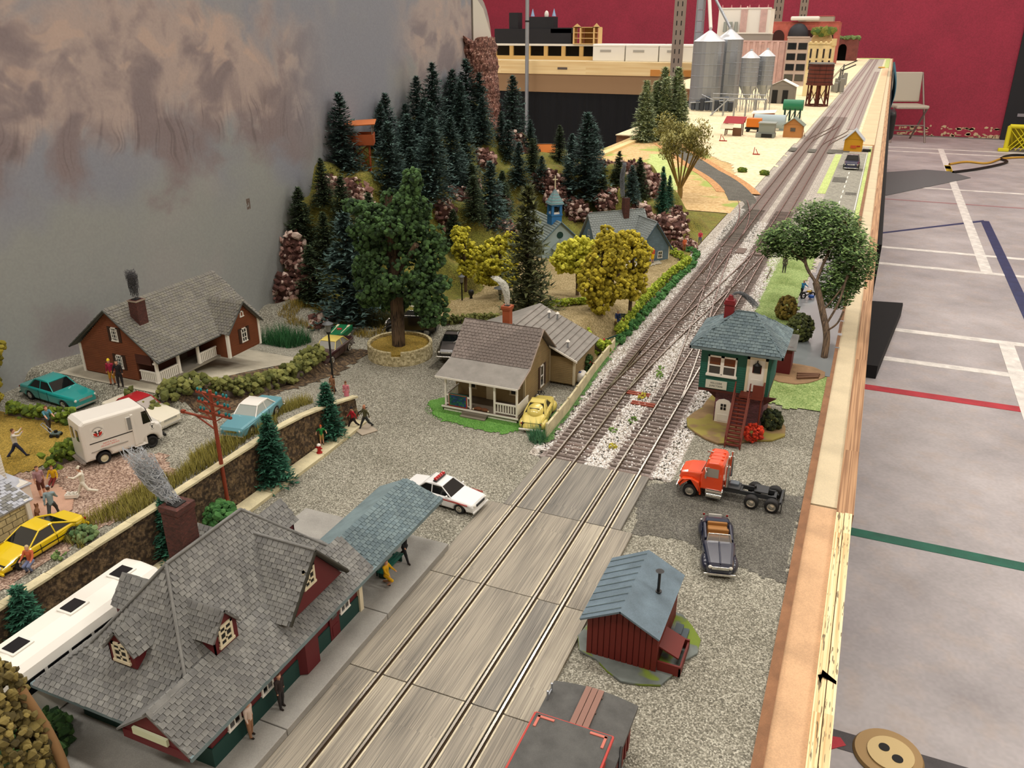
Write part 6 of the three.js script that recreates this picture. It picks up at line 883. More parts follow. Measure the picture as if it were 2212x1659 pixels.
const bush = (label, x, z, r0, h, ca, cb, seed, lr = 1.8, y) => { const t = thing('bush', label, 'bush', [x, y ?? T(x, z), z]), r = rng(seed), L = []; blob(r, 0, h * .5, 0, r0, h * .55, r0, Math.round(r0 * h * 1.4), lr, ca, cb, L); mk('foliage', [lumpsGeo(L, seed)], foamMat, t); return t; };
bush('flame-red bush beside the signal tower stair', -52, -590, 7, 11, lin(140, 30, 14), lin(214, 64, 32), 71, 1.5, 1.6);
bush('dark green bush behind the red bush', -42, -616, 8, 14, lin(22, 34, 18), lin(66, 74, 36), 72, 1.7, 1.6);
bush('green bush at the foot of the telegraph pole', -346, -338, 10, 13, ...TG, 73, 1.8, 1);
bush('small grey-green bush beside the yellow fastback wheel', -364, -258, 6, 7, lin(70, 100, 60), lin(128, 150, 100), 74, 1.5);
bush('tiny green tuft on the wall by the yellow fastback', -362, -240, 3, 4, lin(70, 100, 50), lin(128, 150, 90), 75, 1.1);
bush('dark green bush in the bottom corner by the station wall', -296, -160, 18, 12, lin(24, 54, 24), lin(70, 104, 50), 76, 2, 2);
bush('brown reedy clump at the pond edge', -62, -900, 10, 24, lin(70, 60, 24), lin(140, 120, 56), 77, 1.7);
bush('dark reedy clump under the leafy tree', -42, -836, 12, 26, lin(30, 40, 20), lin(84, 92, 44), 78, 1.8);
bush('small yellow-green bush by the park path', -214, -790, 7, 8, ...LG, 79, 1.6);
for (const [x, z, k] of [[-148, -540, 0], [-156, -566, 1], [-146, -590, 2], [-152, -640, 3], [-149, -690, 4], [-152, -705, 5]]) { const t = thing('track_weed', ['yellow weed tuft', 'green weed tuft', 'olive weed tuft', 'bright yellow weed tuft', 'large green weed tuft', 'pale green weed tuft'][k] + ' growing in the ballast between the tracks, number ' + ['one', 'two', 'three', 'four', 'five', 'six'][k] + ' from the deck', 'weed', [x, -1.6, z], 0, 'weeds between the tracks'), r = rng(80 + k), L = []; blob(r, 0, 1.6, 0, 3, 1.8, 3 + k, 26, .8, k % 3 ? lin(70, 104, 40) : lin(150, 140, 30), k % 3 ? lin(130, 160, 84) : lin(206, 196, 80), L); mk('foliage', [lumpsGeo(L, k)], foamMat, t); }
// foreground bush with tan clay edge, bottom left
{
  const t = thing('foreground_tree', 'olive-brown foliage clump on a tan clay stump in the bottom corner', 'tree', [-266, 4, -142]), r = rng(88), L = []; blob(r, -8, 26, 2, 15, 26, 16, 900, 1.5, lin(66, 58, 32), lin(146, 130, 72), L); blob(r, -14, 50, -2, 12, 16, 12, 420, 1.5, lin(66, 58, 32), lin(146, 130, 72), L); blob(r, -2, 8, 4, 15, 12, 14, 380, 1.5, lin(66, 58, 32), lin(140, 124, 66), L); mk('crown', [lumpsGeo(L, 4)], foamMat, t); mk('clay_stump', [tube([[8, -1, -8], [6, 14, -10], [1, 30, -11], [-5, 52, -9]], 2.1, 12, 8)], M(0x8e6c46, .9), t);
}
// leafy tree by the pond: real little leaves on twisted limbs
{
  const t = thing('pond_tree', 'twisted leafy green tree leaning over the pond', 'tree', [-14, 0, -792]), r = rng(95), L = [];
  const limbs = [[[0, -1, 0], [-1, 18, -14], [-9, 36, -36], [-20, 56, -64]], [[-20, 56, -64], [-34, 66, -96], [-40, 86, -120]], [[-20, 56, -64], [-16, 72, -90], [-8, 96, -120], [0, 112, -130]], [[-4, 26, -22], [4, 44, -40], [8, 66, -70]], [[-9, 36, -36], [4, 54, -56], [16, 82, -92]], [[-34, 66, -96], [-58, 80, -120], [-66, 92, -132]], [[-3, 22, -16], [6, 30, -20], [10, 40, -30]]], rr = [3.2, 1.6, 1.5, 1.1, .8, 1, .9];
  const trunk = mk('trunk', limbs.slice(0, 1).map((p) => tube(p, 3.2, 16, 8)), mt.bark, t); limbs.slice(1).forEach((p, i) => mk('limb', tube(p, rr[i + 1], 12, 6), mt.bark, trunk));
  const A = lin(48, 78, 38), B = lin(140, 172, 100);
  for (const [cx, cy, cz, rx, ry, rz, n] of [[-48, 84, -130, 32, 22, 40, 3600], [-10, 92, -130, 30, 28, 44, 4200], [12, 72, -100, 22, 32, 36, 3000], [-72, 78, -126, 18, 16, 24, 1200], [0, 50, -90, 22, 26, 34, 2400], [-30, 108, -150, 28, 16, 32, 1800]]) for (let i = 0; i < n; i++) { const u = r() * 2 - 1, a = r() * 6.283, q = Math.sqrt(1 - u * u), k = Math.pow(r(), .4), b = r() * 6.283, l = 3.2 + r() * 2; L.push([cx + q * Math.cos(a) * rx * k, cy + u * ry * k, cz + q * Math.sin(a) * rz * k, Math.cos(b) * l, (r() - .6) * l, Math.sin(b) * l, 2.8, blend(A, B, Math.pow(r(), 1.3))]); }
  mk('leaves', [bladesGeo(L)], leafMat, t);
}
// spreading pale tree on the far field and columnar poplars
{
  const t = thing('spreading_tree', 'pale olive spreading tree with bare forked stems on the tan field', 'tree', [-322, 0, -1545]), r = rng(97), L = []; const limb = [];
  for (let i = 0; i < 9; i++) { const a = i / 9 * 6.283; limb.push(tube([[0, 14, 0], [Math.cos(a) * 12, 40, Math.sin(a) * 12], [Math.cos(a) * 34, 86, Math.sin(a) * 30]], 1.6, 10, 5)); } const tk = mk('trunk', tube([[0, -2, 0], [1, 10, 0], [0, 20, 0]], 5, 8, 8), M(0x8a7240, .95), t); limb.forEach(g => mk('limb', g, M(0x8a7240, .95), tk));
  for (let q0 = 0; q0 < 26; q0++) { const a0 = q0 / 26 * 6.283 * 2.6, R0 = 14 + 40 * r(), cy = 74 + 66 * r(), cx = Math.cos(a0) * R0, cz = Math.sin(a0) * R0, rr0 = 13 + 9 * r(); for (let i = 0; i < 260; i++) { const u = r() * 2 - 1, a = r() * 6.283, q = Math.sqrt(1 - u * u), k = Math.pow(r(), .5) * rr0, b = r() * 6.283, l = 6; L.push([cx + q * Math.cos(a) * k, cy + u * k * .8, cz + q * Math.sin(a) * k, Math.cos(b) * l * .7, (r() - .1) * l, Math.sin(b) * l * .7, 3, blend(lin(124, 120, 62), lin(190, 184, 120), r())]); } } mk('leaves', [bladesGeo(L)], leafMat, t);
}
const pop = join([spruceGeo(21, lin(140, 156, 116), lin(202, 212, 172), .14, 30, 1.2)]), popCore = join(new THREE.CylinderGeometry(.03, .05, .9, 8).translate(0, .48, 0));
[[-600, -2340, 165, 'first poplar at the board edge'], [-592, -2420, 160, 'second poplar from the board edge'], [-574, -2440, 196, 'tallest poplar of the row before the silo'], [-560, -2400, 170, 'fourth poplar of the row'], [-545, -2470, 195, 'fifth poplar of the row'], [-520, -2420, 150, 'poplar nearest the big silo']].forEach(([x, z, h, l]) => { const t = thing('poplar_tree', 'pale green columnar ' + l, 'poplar', [x, 0, z], x, 'columnar poplars by the silo'); for (const [n, g, m] of [['foliage', pop, leafMat], ['trunk', popCore, M(0x8a9a74, 1)]]) { const o = mesh(n, g, m, t); o.scale.set(h * 1.25, h, h * 1.25); } });
for (const [x, z, l] of [[-262, -1900, 'small round green shrub at the branch track bank'], [-212, -1880, 'small round green shrub beside the main ballast']]) bush(l, x, z, 9, 9, ...DG, 99, 2.4);
// static grass: uncountable blades
function grass(name, label, test, n, ca, cb, len, seed, box4) {
  const r = rng(seed), L = []; let k = 0; while (L.length < n && k++ < n * 12) { const x = lerp(box4[0], box4[1], r()), z = lerp(box4[2], box4[3], r()); if (!test(x, z)) continue; const a = r() * 6.283, l = len * (.5 + r() * .8); L.push([x, T(x, z) - .3, z, Math.cos(a) * l * .45, l, Math.sin(a) * l * .45, .5, blend(ca, cb, r())]); } const o = mk(name, [bladesGeo(L)], leafMat); tag(o, label, 'grass', null, 'stuff'); return o;
}
grass('wall_grass', 'tall dry olive grass along the top of the retaining wall', (x, z) => NZ(x * .05 + 9, z * .03 + 50, 200) > .32 && x < -357 - 4 * NZ2(z * .1 + 90, 3, 200), 7000, lin(108, 104, 44), lin(176, 166, 84), 7, 101, [-378, -357, -250, -470]);
grass('bank_grass', 'dry yellow grass tufts at the hill foot', (x, z) => NZ(x * .06 + 40, z * .06 + 90, 200) > .45, 2600, lin(116, 100, 36), lin(180, 158, 72), 6, 102, [-560, -430, -664, -712]);
grass('reeds', 'thick dark green reeds behind the brown house', () => true, 1500, lin(22, 70, 36), lin(60, 124, 70), 17, 103, [-530, -492, -600, -640]);
grass('pond_reeds', 'dark brown-green reeds at the bank behind the maroon car', () => true, 1300, lin(30, 34, 16), lin(84, 84, 40), 20, 104, [-470, -420, -690, -716]);
grass('fence_weeds', 'blue-green weeds at the near end of the panel fence', (x, z) => Math.hypot(x + 204, z + 527) < 7, 260, lin(44, 100, 66), lin(96, 150, 110), 13, 105, [-212, -196, -518, -536]);
grass('lawn_blades', 'short bright grass blades of the cottage lawn', (x, z) => z > -560 + Math.abs(x + 262) * .2 && z < -526 && x < -222 && x > -312 && (x + 262) ** 2 / 2400 + (z + 545) ** 2 / 420 < 1, 3200, lin(60, 124, 36), lin(110, 176, 60), 1.6, 106, [-315, -220, -566, -522]);
// ---------- rock outcrops on the hill ----------
const rockGeo = (seed, rough = .42) => { const g = new THREE.IcosahedronGeometry(1, 3), p = g.attributes.position, s = seed * 7.3; for (let i = 0; i < p.count; i++) { const x = p.getX(i), y = p.getY(i), z = p.getZ(i); const n = NZ(x * 2.2 + s + 40, y * 2.6 + z * 1.7 + 60, 256) * .6 + NZ2(z * 4.6 + s + 80, y * 5.2 + x * 3.1 + 90, 256) * .4, st = Math.round(n * 5) / 5, k = 1 - rough / 2 + rough * (n * .45 + st * .55) * 1.3; p.setXYZ(i, x * k, y * k, z * k); } g.computeVertexNormals(); return g; };
const rocks = Array.from({ length: 6 }, (_, i) => rockGeo(i + 1));
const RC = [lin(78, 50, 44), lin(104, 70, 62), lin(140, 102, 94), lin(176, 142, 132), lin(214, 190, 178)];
function rock(label, x, y, z, sx, sy, sz, k, ry = 0, name = 'rock_outcrop') {
  const r = rng(300 + k), L = []; const n = Math.round(70 + (sx * sy + sx * sz) * .3);
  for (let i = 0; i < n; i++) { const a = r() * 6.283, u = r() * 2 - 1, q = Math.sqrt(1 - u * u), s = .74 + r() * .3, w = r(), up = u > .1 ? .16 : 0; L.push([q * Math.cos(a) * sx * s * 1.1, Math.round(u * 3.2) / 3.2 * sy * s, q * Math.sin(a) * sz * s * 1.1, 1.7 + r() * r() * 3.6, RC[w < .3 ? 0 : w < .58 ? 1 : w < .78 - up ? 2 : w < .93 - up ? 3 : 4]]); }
  const core = rocks[k % 6].clone(); core.scale(sx * .86, sy * .9, sz * .86); const pc = core.attributes.position.count, cc = new Float32Array(pc * 3); for (let i = 0; i < pc; i++) { cc[i * 3] = RC[0].r; cc[i * 3 + 1] = RC[0].g; cc[i * 3 + 2] = RC[0].b; } core.setAttribute('color', new THREE.BufferAttribute(cc, 3));
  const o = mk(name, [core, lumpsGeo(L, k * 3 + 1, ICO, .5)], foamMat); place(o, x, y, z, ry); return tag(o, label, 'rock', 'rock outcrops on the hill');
}
[['lowest rock face where the hill meets the painted sky', -575, 24, -712, 14, 20, 14], ['pinkish rock face above the lowest one at the sky edge', -572, 62, -728, 14, 24, 14], ['rock under the small dark spruce at the sky edge', -560, 42, -724, 16, 18, 12], ['rock ledge below the lookout tower', -551, 116, -806, 26, 18, 16], ['rock left of the lookout tower base', -566, 118, -792, 14, 18, 12], ['rock under the first ledge spruces', -532, 90, -806, 20, 24, 14], ['rock column behind the planter tree', -500, 60, -800, 14, 26, 12], ['rock face in the middle of the slope', -492, 84, -962, 24, 20, 16], ['upper rock face in the middle of the slope', -518, 92, -1036, 24, 16, 18], ['rock beside the second row spruces', -478, 78, -905, 18, 20, 12], ['rock rim under the pale ledge spruce', -556, 122, -1254, 36, 18, 22], ['brown rock rim before the black curtain', -516, 106, -1272, 30, 14, 18], ['rock above the chapel roof', -444, 80, -1170, 26, 18, 16], ['rock behind the bell cote', -420, 60, -1164, 28, 16, 14], ['rock right of the bell cote', -388, 44, -1150, 22, 18, 12], ['rim rock on the ridge skyline', -394, 84, -1262, 34, 18, 26], ['pink rim rock at the ridge corner', -352, 80, -1290, 30, 20, 32], ['rock at the outer ridge corner', -320, 56, -1300, 24, 24, 30], ['rock face above the grey house roof', -350, 58, -1184, 28, 16, 14], ['rock face right of the grey house', -312, 34, -1196, 26, 22, 18], ['large purple-pink rock at the hill end', -268, 14, -1200, 26, 24, 40], ['dark rock at the hill foot behind the curved hedge', -290, 6, -1182, 24, 14, 16], ['rock at the far hill end', -272, 12, -1290, 18, 20, 38], ['low stones beside the reeds behind the brown house', -512, 4, -692, 24, 8, 10], ['stones on the slope under the back row', -525, 116, -1112, 22, 14, 16], ['small rocks on the lower slope by the chapel', -440, 40, -1000, 20, 14, 14], ['rock under the largest chapel spruce', -455, 52, -960, 18, 16, 14], ['red-brown rocks at the end of the track bushes', -232, 2, -1172, 18, 9, 14], ['rock on the middle slope between spruces', -470, 62, -1050, 22, 16, 16], ['rock below the ridge spruces', -400, 66, -1205, 26, 18, 14]].forEach(([l, x, y, z, a, b, e], i) => rock(l, x, y, z, a, b, e, i, i * 1.3));
// rock pillar wrapped round the end of the backdrop
{
  const pos = [], N = 26, Mm = 30, q = (i, j) => { const v = j / Mm, y = lerp(100, 276, v), u = i / N; const w = lerp(34, 46, v) * (1 + .1 * Math.sin(v * 9)), zc = lerp(-1262, -1232, v * v), a = -Math.PI * .62 + u * Math.PI * 1.24; const n = NZ(u * 9 + 33, v * 14 + 71, 256) * .6 + NZ2(u * 22 + 10, v * 30 + 20, 256) * .4, k = 1 + (Math.round(n * 6) / 6 - .5) * .4; return [-581 + Math.cos(a) * 12 * k * (1 + (1 - v) * .6), y + (j === Mm ? (n - .5) * 14 : 0), zc + Math.sin(a) * w * k]; };
  for (let i = 0; i < N; i++) for (let j = 0; j < Mm; j++) pos.push(...q(i, j), ...q(i, j + 1), ...q(i + 1, j), ...q(i + 1, j), ...q(i, j + 1), ...q(i + 1, j + 1)); for (let i = 0; i < N; i++) pos.push(...q(i, Mm), -586, 272, -1232, ...q(i + 1, Mm));
  const o = mk('rock_pillar', geo(pos), mt.rock); tag(o, 'tall brown-pink rock pillar at the end of the painted backdrop', 'rock');
}
// fire lookout
{
  const y = T(-566, -866), t = thing('lookout_tower', 'orange fire lookout with flat roof on lattice legs among the spruces', 'lookout tower', [-566, y - 2, -866], .5), or = M(0xb0562a, .7), ro = M(0xc06a30, .65);
  for (const [a, b] of [[-1, -1], [1, -1], [1, 1], [-1, 1]]) mk('leg', bar([a * 9, 0, b * 9], [a * 9, 42, b * 9], .8), or, t); const br = (p, q) => mk('brace', bar(p, q, .45, 5), or, t); for (let i = 0; i < 3; i++) for (const s of [-1, 1]) { br([-9, i * 14, s * 9], [9, i * 14 + 14, s * 9]); br([9, i * 14, s * 9], [-9, i * 14 + 14, s * 9]); br([s * 9, i * 14, -9], [s * 9, i * 14 + 14, 9]); br([s * 9, i * 14, 9], [s * 9, i * 14 + 14, -9]); }
  mk('cabin_wall', [box(30, 12, 1, 0, 49, 15), box(30, 12, 1, 0, 49, -15), box(1, 12, 30, 15, 49, 0), box(1, 12, 30, -15, 49, 0), box(30, 1, 30, 0, 43, 0)], or, t); for (const [a, b] of [[-1, -1], [1, -1], [1, 1], [-1, 1]]) mk('post', bar([a * 14, 54, b * 14], [a * 14, 66, b * 14], .5), M(0x9a8a78, .7), t); mk('flat_roof', [tf(rbox(36, 1.4, 36, .5, 0, 0, 0), 0, 67, 0, .06, 0, .05)], ro, t);
}
// ---------- cotton smoke ----------
function smoke(label, x, y, z, path, w0, w1, n, col, seed, wd = .34) {
  const t = thing('smoke_plume', label, 'smoke', [x, y, z]), r = rng(seed), pos = [], P = new THREE.CatmullRomCurve3(path.map(p => V(...p)));
  for (let i = 0; i < n; i++) { const a0 = r() * 6.283, s0 = r() * .7, s1 = Math.min(1, s0 + .18 + r() * .4), q0 = Math.sqrt(r()); let prev = null; for (let k = 0; k <= 6; k++) { const s = lerp(s0, s1, k / 6), p = P.getPoint(s), w = lerp(w0, w1, s) * q0, a = a0 + k * .5 * (r() - .3); const c0 = V(p.x + Math.cos(a) * w, p.y + (r() - .5) * 1.4, p.z + Math.sin(a) * w); if (prev) { const d = V(r() - .5, r() - .5, r() - .5).normalize().multiplyScalar(wd); pos.push(prev.x, prev.y, prev.z, c0.x, c0.y, c0.z, c0.x + d.x, c0.y + d.y, c0.z + d.z, prev.x, prev.y, prev.z, c0.x + d.x, c0.y + d.y, c0.z + d.z, prev.x + d.x, prev.y + d.y, prev.z + d.z); } prev = c0; } }
  stuff(mk('cotton_fibres', geo(pos), new THREE.MeshPhysicalMaterial({ color: col, roughness: 1, transmission: .35, thickness: 0, side: THREE.DoubleSide }), t));
}
smoke('white cotton smoke curling from the cottage chimney', -266, 75, -612, [[0, 0, 0], [-1, 9, -1], [-5, 17, -3], [-13, 22, -5]], 2, 4.6, 300, 0xe4e4dc, 1);
smoke('grey cotton smoke drifting from the station chimney', -262, 96, -232, [[0, 0, 0], [-6, 4, 0], [-12, 12, 0], [-17, 25, 2]], 3, 6.4, 330, 0xb4b8bc, 2);
smoke('dark grey smoke over the brown house chimney', -490, 105, -432, [[0, 0, 0], [0, 8, 0], [0, 16, 0], [-1, 22, 0]], 3, 5, 260, 0x4c4c50, 3, .3);
smoke('grey smoke above the grey gabled house', -306, 80, -1094, [[1, 0, 0], [0, 14, 0], [-1, 26, 0], [2, 46, 0]], 3, 3.4, 300, 0x8a9098, 4, .45);
smoke('thin dark smoke leaning off the signal tower chimney', -85.5, 99, -634, [[0, 0, 0], [5, 3, -2], [12, 0, -3], [20, -7, -3]], 1.4, 4, 200, 0x74787c, 5, .26);
// ---------- small things around the houses ----------
{
  const t = thing('propane_tank', 'white propane tank with blue mark behind the panel fence', 'tank', [-210, 0, -648]); mk('shell', [cyl(4.6, 4.6, 8, 0, 5.4, 0, 18, Math.PI / 2), sph(4.6, 0, 5.4, 4, 1, 1, .6), sph(4.6, 0, 5.4, -4, 1, 1, .6)], c.white, t); mk('mark', box(3, .5, 3, -1, 10, 2), M(0x1c3c8a, .5), t); for (const s of [-3.4, 3.4]) mk('foot', box(5, 1.6, 1.4, 0, .8, s), c.steel, t);
  const f = thing('rose_trellis', 'green climbing rose with red blooms on the annex wall', 'climbing rose', [-209.6, 0, -668]), r = rng(9), L = [], R = []; blob(r, 0, 10, 0, 2, 9, 7, 150, 1.1, lin(30, 60, 26), lin(70, 100, 50), L); mk('leaves', [lumpsGeo(L, 3)], foamMat, f); for (let i = 0; i < 7; i++) mk('bloom', sph(.8, 1.6 + r() * .6, 6 + r() * 9, (r() - .5) * 10, 1, 1, 1, 6), M(0xa81e1e, .6), f);
  const b = thing('bicycle', 'small black bicycle leaning by the cottage wall', 'bicycle', [-230.5, 0, -598], 1.3); for (const x of [-4, 4]) mk('wheel', tf(new THREE.TorusGeometry(3, .28, 6, 18), x, 3.2, 0), c.black, b); mk('frame', [bar([-4, 3.2, 0], [0, 3, 0], .3), bar([0, 3, 0], [2.6, 7, 0], .3), bar([-1.4, 7, 0], [2.6, 7, 0], .3), bar([-1.4, 7.6, 0], [0, 3, 0], .3), bar([-4, 3.2, 0], [-1.4, 7, 0], .3), bar([2.6, 8.4, 0], [4, 3.2, 0], .3)], c.black, b); mk('handlebar', bar([2.4, 8.4, -2], [2.4, 8.4, 2], .3), c.chrome, b); mk('saddle', rbox(2, .6, 1.2, .3, -1.5, 8, 0), c.black, b);
  const d = (l, x, y, z, ry, col) => { const o = thing('dog', l, 'dog', [x, y, z], ry); const g = [sph(1.5, 0, 2.6, 0, 2.4, 1, .9), sph(1.2, 3.8, 4, 0, 1.1, 1, .9), sph(.7, 5.1, 3.8, 0, 1.3, .8, .8), bar([2.4, 3, 0], [3.6, 4, 0], .9), bar([-3, 3, 0], [-4.6, 4.8, 0], .35), ...[[-2.4, -.7], [-2.4, .7], [2.4, -.7], [2.4, .7]].map(([a, e]) => bar([a, 2.4, e], [a + .3, 0, e], .45)), bar([3.4, 4.8, .7], [3.2, 5.8, .8], .35), bar([3.4, 4.8, -.7], [3.2, 5.8, -.8], .35)]; mk('body', g, M(col, .8), o); };
  d('small tan dog on the pinkish path beside the postman', -408, T(-408, -264) + 1, -264, 2.4, 0x7a5030);
  const L2 = thing('sleeping_dogs', 'brown dogs curled up on the porch step', 'dog', [-262, 4.4, -549.5]); mk('body', [sph(2, -2.6, 1.4, 0, 1.7, .8, .9), sph(1.2, -5.4, 1.4, 1, 1.1, .9, .9), sph(2, 3, 1.4, .4, 1.6, .8, .9), sph(1.2, 5.6, 1.5, 1.2, 1.1, .9, .9)], M(0x6a4024, .85), L2); mk('muzzle', [sph(.7, -6.6, 1.2, 1.6), sph(.7, 6.8, 1.2, 1.8)], c.cream, L2);
  const mo = thing('lawn_mower', 'small grey push mower on the ochre lawn', 'mower', [-484, T(-484, -340) + .7, -340], .4); mk('deck', rbox(6, 1.6, 4.4, .5, 0, 2.2, 0), M(0x50605c, .5), mo); for (const x of [-2.2, 2.2]) for (const z of [-2.4, 2.4]) mk('wheel', cyl(1.2, 1.2, .8, x, 1.2, z, 10, Math.PI / 2), c.rubber, mo); mk('handle', [bar([-2.4, 2.6, 1.4], [-8, 9.4, 1.4], .3), bar([-2.4, 2.6, -1.4], [-8, 9.4, -1.4], .3), bar([-8, 9.4, -1.4], [-8, 9.4, 1.4], .3)], c.silver, mo); mk('engine', cyl(1.2, 1.2, 1.6, .4, 3.6, 0, 10), c.black, mo);
  const cr = thing('milk_crate', 'white milk crate carried beside the man in white', 'crate', [-406, T(-406, -286) + 1, -286], .5); mk('tray', [box(7, .6, 3.6, 0, .5, 0), box(7, 2.2, .4, 0, 1.4, 1.8), box(7, 2.2, .4, 0, 1.4, -1.8), box(.4, 2.2, 3.6, 3.4, 1.4, 0), box(.4, 2.2, 3.6, -3.4, 1.4, 0)], c.white, cr); for (let i = 0; i < 6; i++) mk('bottle', [cyl(.5, .6, 2.6, -2.4 + (i % 3) * 2.4, 2, i < 3 ? -.8 : .8, 8)], c.trimWhite, cr);
  const h = thing('fire_hydrant', 'red fire hydrant with white cap on the walkway', 'hydrant', [-343, 2.4, -440]); mk('barrel', lathe([[0, 0], [2.2, 0], [2.2, .6], [1.4, 1], [1.3, 5], [1.8, 5.4], [1.6, 6]], 12), M(0xb01818, .45), h); mk('cap', sph(1.6, 0, 6.2, 0, 1, .9, 1), c.white, h); for (const s of [-1, 1]) mk('nozzle', cyl(.6, .6, 1.6, s * 1.8, 4, 0, 8, 0, 0, Math.PI / 2), M(0xb01818, .45), h);
  // benches and playthings in the park
  const pb = (l, x, z, ry) => { const o = thing('park_bench', l, 'bench', [x, 0, z], ry), g = M(0x2a4238, .7); for (let i = 0; i < 3; i++) { mk('seat_slat', box(20, .6, 1.6, 0, 5, -1 + i * 2), g, o); mk('back_slat', box(20, 1.4, .5, 0, 6.8 + i * 1.9, -2.6), g, o); } for (const s of [-8, 8]) mk('leg', [box(.9, 5, 5, s, 2.5, .6), box(.9, 7, .8, s, 8, -2.9)], c.black, o); };
  pb('dark green park bench under the tallest yellow tree', -252, -792, -.35); pb('dark bench half hidden by the hedge behind the annex', -272, -762, -.35); pb('bench carrying the seated man in blue', -226, -812, .2);
  const sw = thing('seesaw', 'dark seesaw with a red end at the corner of the park', 'seesaw', [-217, 0, -752], .5); mk('beam', tf(box(20, .8, 2, 0, 0, 0), 0, 5, 0, 0, 0, .35), c.greenDark, sw); mk('red_seat', tf(rbox(8, 1.4, 3.4, .6, 0, 0, 0), -6.6, 3.4, 0, 0, 0, .35), M(0xb0221c, .5), sw); mk('stand', [bar([0, 0, -2], [0, 5, 0], .6), bar([0, 0, 2], [0, 5, 0], .6)], c.black, sw);
  const sn = thing('swan_planter', 'white swan-shaped flower planter with yellow blooms', 'planter', [-446, 2, -770], .6); mk('hull', [ext([[-12, 3], [-10, 0], [10, 0], [15, 5], [13, 6], [-12, 6]], 9, 1)], c.trimWhite, sn); mk('neck', tube([[-11, 4, 0], [-13, 11, 0], [-13, 17, 0], [-16, 20, 0], [-19, 18, 0]], 1.3, 14, 8), c.trimWhite, sn); const fl = [], fr = rng(4); blob(fr, 0, 7, 0, 10, 2.6, 4, 70, 1.3, lin(196, 190, 40), lin(236, 226, 90), fl); mk('blooms', [lumpsGeo(fl, 2)], foamMat, sn); mk('canopy', tf(rbox(18, .8, 10, .3, 0, 0, 0), 8, 13, 0, 0, 0, .2), M(0x6a6e68, .8), sn); mk('canopy_post', [bar([2, 6, 3], [2, 12, 3], .4), bar([13, 6, 3], [13, 14, 3], .4)], c.black, sn);
  for (const [x, z] of [[-378, -694], [-362, -700], [-344, -704]]) { const o = thing('gate_post', ['thin black iron post nearest the panel van', 'middle thin black iron post behind the black sedan', 'thin black iron post nearest the cottage roof'][[-378, -362, -344].indexOf(x)], 'post', [x, 0, z], 0, 'iron posts by the park'); mk('shaft', cyl(.8, 1, 16, 0, 8, 0, 8), c.black, o); mk('knob', sph(1.3, 0, 16.6, 0, 1, 1, 1, 8), c.black, o); }
  const sq = thing('memorial', 'dark stone memorial on a step between the yellow trees', 'memorial', [-398, 0, -812]); mk('step', box(40, 2, 10, 8, 1, 4), c.tie, sq); mk('urn', lathe([[0, 2], [4, 2], [2.4, 5], [1.4, 10], [3.4, 14], [3, 17], [0, 18]], 12), M(0x20201e, .6), sq); mk('slab', box(16, 1, 6, 12, 3, 6), c.cream, sq);
  const mb = thing('motorbike', 'black motorbike with yellow tank under the leafy tree', 'motorbike', [-46, .8, -985], .7); for (const x of [-6, 6]) mk('wheel', tf(new THREE.TorusGeometry(3.2, .8, 8, 18), x, 3.8, 0), c.rubber, mb); mk('frame', [bar([-6, 3.8, 0], [0, 4.6, 0], .7), bar([0, 4.6, 0], [4.6, 9, 0], .6), bar([6, 3.8, 0], [4.2, 10, 0], .5)], c.black, mb); mk('tank', rbox(6, 2.4, 2.6, 1, 1, 8.6, 0), M(0xc8a020, .4), mb); mk('seat', rbox(7, 1.2, 2.4, .5, -5, 8.2, 0), c.black, mb); mk('handlebar', bar([4, 10.4, -3], [4, 10.4, 3], .4), c.chrome, mb); mk('crate', rbox(5, 3, 5, .4, 2, 3.6, 4), M(0x2050a0, .5), mb);
  const sg = thing('signal_lamp', 'red signal lamp post at the road edge by the leafy tree', 'signal', [-25, 0, -1325]); mk('mast', cyl(1, 1.2, 22, 0, 11, 0, 8), c.dark, sg); mk('lamp_head', [sph(3, 0, 24, 0), sph(3, 2.4, 29, 0), cyl(2, 2, 3, 1, 20, 0, 10)], M(0xc01818, .35), sg);
}
